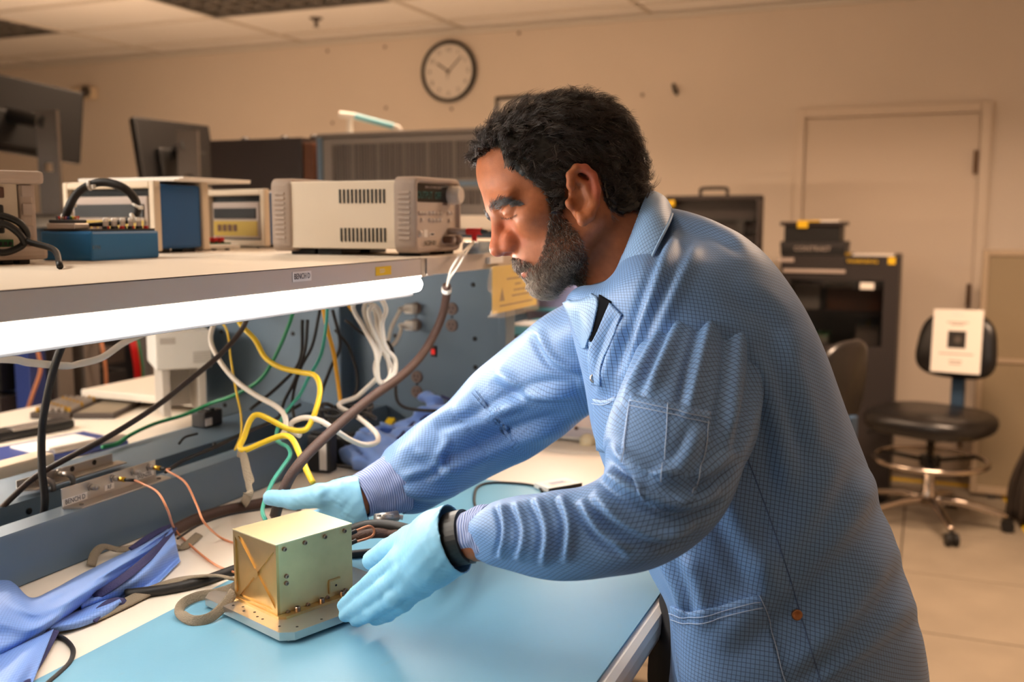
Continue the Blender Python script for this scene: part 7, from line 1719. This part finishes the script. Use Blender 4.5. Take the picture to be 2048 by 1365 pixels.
# open hard case on a side table
QX = 4.9; Y0, Y1, Z0, Z1 = pxr(1315, 1511, 391, 500, QX); zt = float(at(1400, 520, X=QX)[2])
stt = thing('side_table', 'dark side table behind the man holding the hard case', 'table', (QX + .2, (Y0 + Y1) / 2, 0))
MB().box(QX - .12, QX + .40, Y0 + .0, Y1 + .1, zt - .03, zt, .004).build('table_top', 'case_dark', stt)
for x in (QX - .1, QX + .36):
    for y in (Y0 + .02, Y1 + .05): MB().box(x, x + .03, y, y + .03, 0, zt - .03).build('leg', 'dark_plastic', stt)
hc_ = thing('hard_case', 'open black hard case with carry handle on the side table', 'case', (QX, (Y0 + Y1) / 2, zt))
mat('case_black', (52, 44, 42), .5)
MB().box(QX - .10, QX + .22, Y0, Y1, zt, zt + .055, .008).build('base_shell', 'case_black', hc_)
m = MB(); m.box(QX + .23, QX + .25, Y0, Y1, zt + .01, Z1, .006).build('lid_back', 'case_black', hc_)
for b in ((QX + .15, QX + .235, Y0, Y0 + .02, zt + .056, Z1), (QX + .15, QX + .235, Y1 - .02, Y1, zt + .056, Z1), (QX + .15, QX + .235, Y0, Y1, Z1 - .02, Z1 + .004)): MB().box(*b, .006).build('lid_rim', 'case_black', hc_)
for z in (.3, .55): MB().box(QX + .2, QX + .235, Y0 + .03, Y1 - .03, zt + .06 + (Z1 - zt - .08) * z, zt + .075 + (Z1 - zt - .08) * z, .003).build('lid_rib', 'dark_plastic', hc_)
MB().box(QX + .16, QX + .2, Y0 + .08, Y0 + .12, zt + .12, zt + .19, .004).build('latch', 'dark_plastic', hc_)
ya, yb = float(at(1440, 385, X=QX)[1]), float(at(1385, 385, X=QX)[1]); zt3 = float(at(1410, 375, X=QX)[2])
MB().tube([(QX + .19, ya, Z1), (QX + .19, ya, zt3 - .015), (QX + .19, ya + .012, zt3), (QX + .19, yb - .012, zt3), (QX + .19, yb, zt3 - .015), (QX + .19, yb, Z1)], .009, 8, 4).build('carry_handle', 'case_black', hc_, True)
MB().box(QX + .14, QX + .15, Y1 - .05, Y1 - .01, Z1 - .05, Z1 - .02).build('yellow_sticker', 'label_yellow', hc_)
# grey partition
PX_2 = 5.45; y1p = float(at(1955, 700, X=PX_2)[1]); ztp = float(at(2000, 500, X=PX_2)[2]); zm = float(at(2010, 722, X=PX_2)[2])
pn = thing('office_partition', 'olive grey fabric partition panel at the right edge', 'partition', (PX_2, y1p - .6, 0))
mat('partition_fabric', (150, 134, 108), .85, bump=.4, bscale=250); mat('partition_frame', (176, 156, 132), .5)
Yr = y1p - 1.3
for b in ((PX_2 - .012, PX_2 + .05, y1p - .03, y1p, .02, ztp), (PX_2 - .012, PX_2 + .05, Yr, Yr + .03, .02, ztp), (PX_2 - .012, PX_2 + .05, Yr + .03, y1p - .03, ztp - .03, ztp), (PX_2 - .012, PX_2 + .05, Yr + .03, y1p - .03, .02, .06), (PX_2 - .012, PX_2 + .05, Yr + .03, y1p - .03, zm - .012, zm + .012)): MB().box(*b, .004).build('frame', 'partition_frame', pn)
MB().box(PX_2 - .004, PX_2 + .04, Yr + .03, y1p - .03, zm + .012, ztp - .03, .004).build('fabric_panel', 'partition_fabric', pn); MB().box(PX_2 - .004, PX_2 + .04, Yr + .03, y1p - .03, .06, zm - .012, .004).build('fabric_panel', 'partition_fabric', pn)
for y in (y1p - .1, Yr + .1): MB().box(PX_2 - .02, PX_2 + .06, y - .02, y + .02, 0, .021).build('foot', 'dark_plastic', pn)
# dark shaggy mop at the frame edge
mp = thing('mop_head', 'dark shaggy mop propped at the right frame edge', 'mop', at(2060, 1060, Z=0)); mc = at(2105, 1050, Z=0); g = np.random.default_rng(5)
mat('mop_fibre', (60, 50, 42), .9)
mo = MB()
for i in range(160):
    a = g.uniform(0, 2 * PI); r = .05 * g.random() ** .5; r2 = .13 + .06 * g.random(); zt4 = .52 + .05 * g.random()
    mo.tube([mc + [r * math.cos(a) * .4, r * math.sin(a) * .4, zt4], mc + [r2 * .6 * math.cos(a), r2 * .6 * math.sin(a), zt4 * .7], mc + [r2 * .95 * math.cos(a), r2 * .95 * math.sin(a), zt4 * .35], mc + [r2 * math.cos(a), r2 * math.sin(a), .012]], .008, 5, 3)
mo_ = mo.build('fibres', 'mop_fibre', mp, True); mo_['kind'] = 'stuff'; MB().cyl(mc + [0, 0, .45], mc + [.1, -.12, 1.3], .014, n=10).build('pole', 'cabinet_black', mp)

# lab stools
mat('vinyl_black', (24, 21, 20), .32, spec=.6); mat('chrome', (200, 186, 172), .18, 1.0); mat('stool_blue', (60, 84, 110), .4, .3)
def superell(M, c, rx, ry, z0, z1, e, name, m_, par, n=40, rings=8, squash=.35):
    vs_, fs = [], []
    prof = [(0.0, z0)] + [(1 - (1 - squash) * 0 - .14 * (1 - math.sin(t)), z0 + (z1 - z0) * (.5 - .5 * math.cos(t))) for t in np.linspace(.15, PI - .15, rings)] + [(0.0, z1)]
    for r, z in prof:
        for i in range(n):
            t = 2 * PI * i / n; cx_, sy_ = math.cos(t), math.sin(t)
            vs_.append((c[0] + rx * r * math.copysign(abs(cx_) ** e, cx_), c[1] + ry * r * math.copysign(abs(sy_) ** e, sy_), z))
    for j in range(len(prof) - 1):
        for i in range(n): fs.append((j * n + i, j * n + (i + 1) % n, (j + 1) * n + (i + 1) % n, (j + 1) * n + i))
    return MB(M).add(vs_, fs).build(name, m_, par, True)
def stool(label, loc, rot, sh_, ring_z, bz, spin=0.0, paper=True):
    M = Matrix.Translation(Vector(loc)) @ Matrix.Rotation(rot, 4, 'Z')       # local +x: the sitter's front
    t = thing('lab_stool', label, 'chair', loc, 'lab stools')
    for i in range(5):
        a = spin + 2 * PI * i / 5; d = Vector((math.cos(a), math.sin(a), 0)); e = Vector((-d.y, d.x, 0))
        l = MB().tube([Vector(loc) + Vector((0, 0, .115)) + d * .03, Vector(loc) + Vector((0, 0, .112)) + d * .14, Vector(loc) + Vector((0, 0, .085)) + d * .27, Vector(loc) + Vector((0, 0, .07)) + d * .33], [.022, .019, .016, .013], 10, 4).build('base_leg', 'chrome', t, True)
        c = Vector(loc) + d * .335
        MB().cyl(c + Vector((0, 0, .07)), c + Vector((0, 0, .05)), .010, n=8).build('caster_stem', 'dark_plastic', l)
        for s_ in (-1, 1): MB().cyl(c + e * (.006 * s_) + Vector((0, 0, .029)), c + e * (.026 * s_) + Vector((0, 0, .029)), .029, n=16).build('caster', 'black_plastic', l)
    MB(M).lathe((0, 0, .09), (0, 0, 1), [(.035, 0), (.035, .05), (.027, .06), (.027, .22), (.018, .225), (.018, sh_ - .13)], 16).build('column', 'chrome', t, True)
    rr = .245
    MB(M).tube([(rr * math.cos(a), rr * math.sin(a), ring_z) for a in np.linspace(0, 2 * PI, 24, endpoint=False)], .012, 10, 3, True).build('foot_ring', 'chrome', t, True)
    MB(M).lathe((0, 0, ring_z - .03), (0, 0, 1), [(.045, 0), (.045, .05)], 14).build('ring_hub', 'black_plastic', t)
    for i in range(3):
        a = .5 + 2 * PI * i / 3; MB(M).tube([(.04 * math.cos(a), .04 * math.sin(a), ring_z - .005), (rr * math.cos(a), rr * math.sin(a), ring_z)], .010, 8, 1).build('ring_spoke', 'black_plastic', t, True)
    MB(M).box(-.14, .14, -.10, .10, sh_ - .085, sh_ - .055, .008).build('mechanism', 'black_plastic', t)
    MB(M).tube([(.02, -.09, sh_ - .075), (.03, -.22, sh_ - .085), (.04, -.29, sh_ - .11)], .009, 8, 4).build('lever', 'black_plastic', t, True)
    superell(M, (0.02, 0), .255, .272, sh_ - .06, sh_ + .03, .72, 'seat', 'vinyl_black', t)
    MB(M).box(-.27, -.245, -.03, .03, sh_ - .07, bz + .05, .004).build('back_bar', 'stool_blue', t); MB(M).box(-.26, -.10, -.03, .03, sh_ - .08, sh_ - .06, .003).build('back_bracket', 'black_plastic', t)
    # backrest: upright cushion, wider at the bottom
    n = 44; vs_, fs = [], []
    Mb = M @ Matrix.Translation((-.225, 0, bz + .15)) @ Matrix.Rotation(-.12, 4, 'Y')
    prof = [(0, .028), (.55, .03), (.85, .024), (.97, .012), (1.0, 0), (.97, -.012), (.85, -.02), (0, -.022)]
    for r, x in prof:
        for i in range(n):
            a = 2 * PI * i / n; cy, cz = math.cos(a), math.sin(a); y = .205 * math.copysign(abs(cy) ** .62, cy); z = .155 * math.copysign(abs(cz) ** .62, cz)
            y *= 1.0 - .18 * (z / .155 * .5 + .5); vs_.append((x + .10 * (y * r) ** 2 / .2 * .8, y * r, z * r))
    for j in range(len(prof) - 1):
        for i in range(n): fs.append((j * n + i, j * n + (i + 1) % n, (j + 1) * n + (i + 1) % n, (j + 1) * n + i))
    MB(Mb).add(vs_, fs).build('backrest', 'vinyl_black', t, True)
    if paper:
        pz = thing('notice_sheet', 'white paper notice with dark photo taped to the stool backrest', 'paper', Mb @ Vector((.035, 0, -.1)))
        Mp = Mb @ Matrix.Translation((.043, .012, .022)) @ Matrix.Rotation(.04, 4, 'X')
        MB(Mp).box(0, .0012, -.115, .115, -.15, .145).build('sheet', 'paper', pz)
        MB(Mp).box(.0012, .0018, -.042, .042, -.035, .045).build('photo', 'ink', pz); MB(Mp).lathe((.0018, .005, .005), (1, 0, 0), [(.018, 0), (.018, .0004), (0, .0004)], 16).build('photo_spot', 'stand_grey', pz)
        for z, w in ((.085, .05), (.075, .03), (-.062, .08), (-.095, .03), (-.108, .028)): MB(Mp).box(.0012, .0017, -w, w, z - .003, z + .003).build('text_line', 'panel_grey', pz)
        MB(Mp).box(.0012, .0026, -.03, .03, .115, .143).build('tape', 'pin_white', pz)
    return t
hub = at(1856, 1000, Z=.11); 
stool('black vinyl lab stool with chrome foot ring standing by the cabinet', (float(hub[0]), float(hub[1]), 0), math.radians(155), .50, .30, .66, spin=math.radians(197))
b2 = at(1688, 760, k=3.3); stool('second black lab stool half hidden behind the man', (float(b2[0]) + .077, float(b2[1]) + .215, 0), math.radians(70), .47, .28, float(b2[2]) - .17, spin=.3, paper=False)
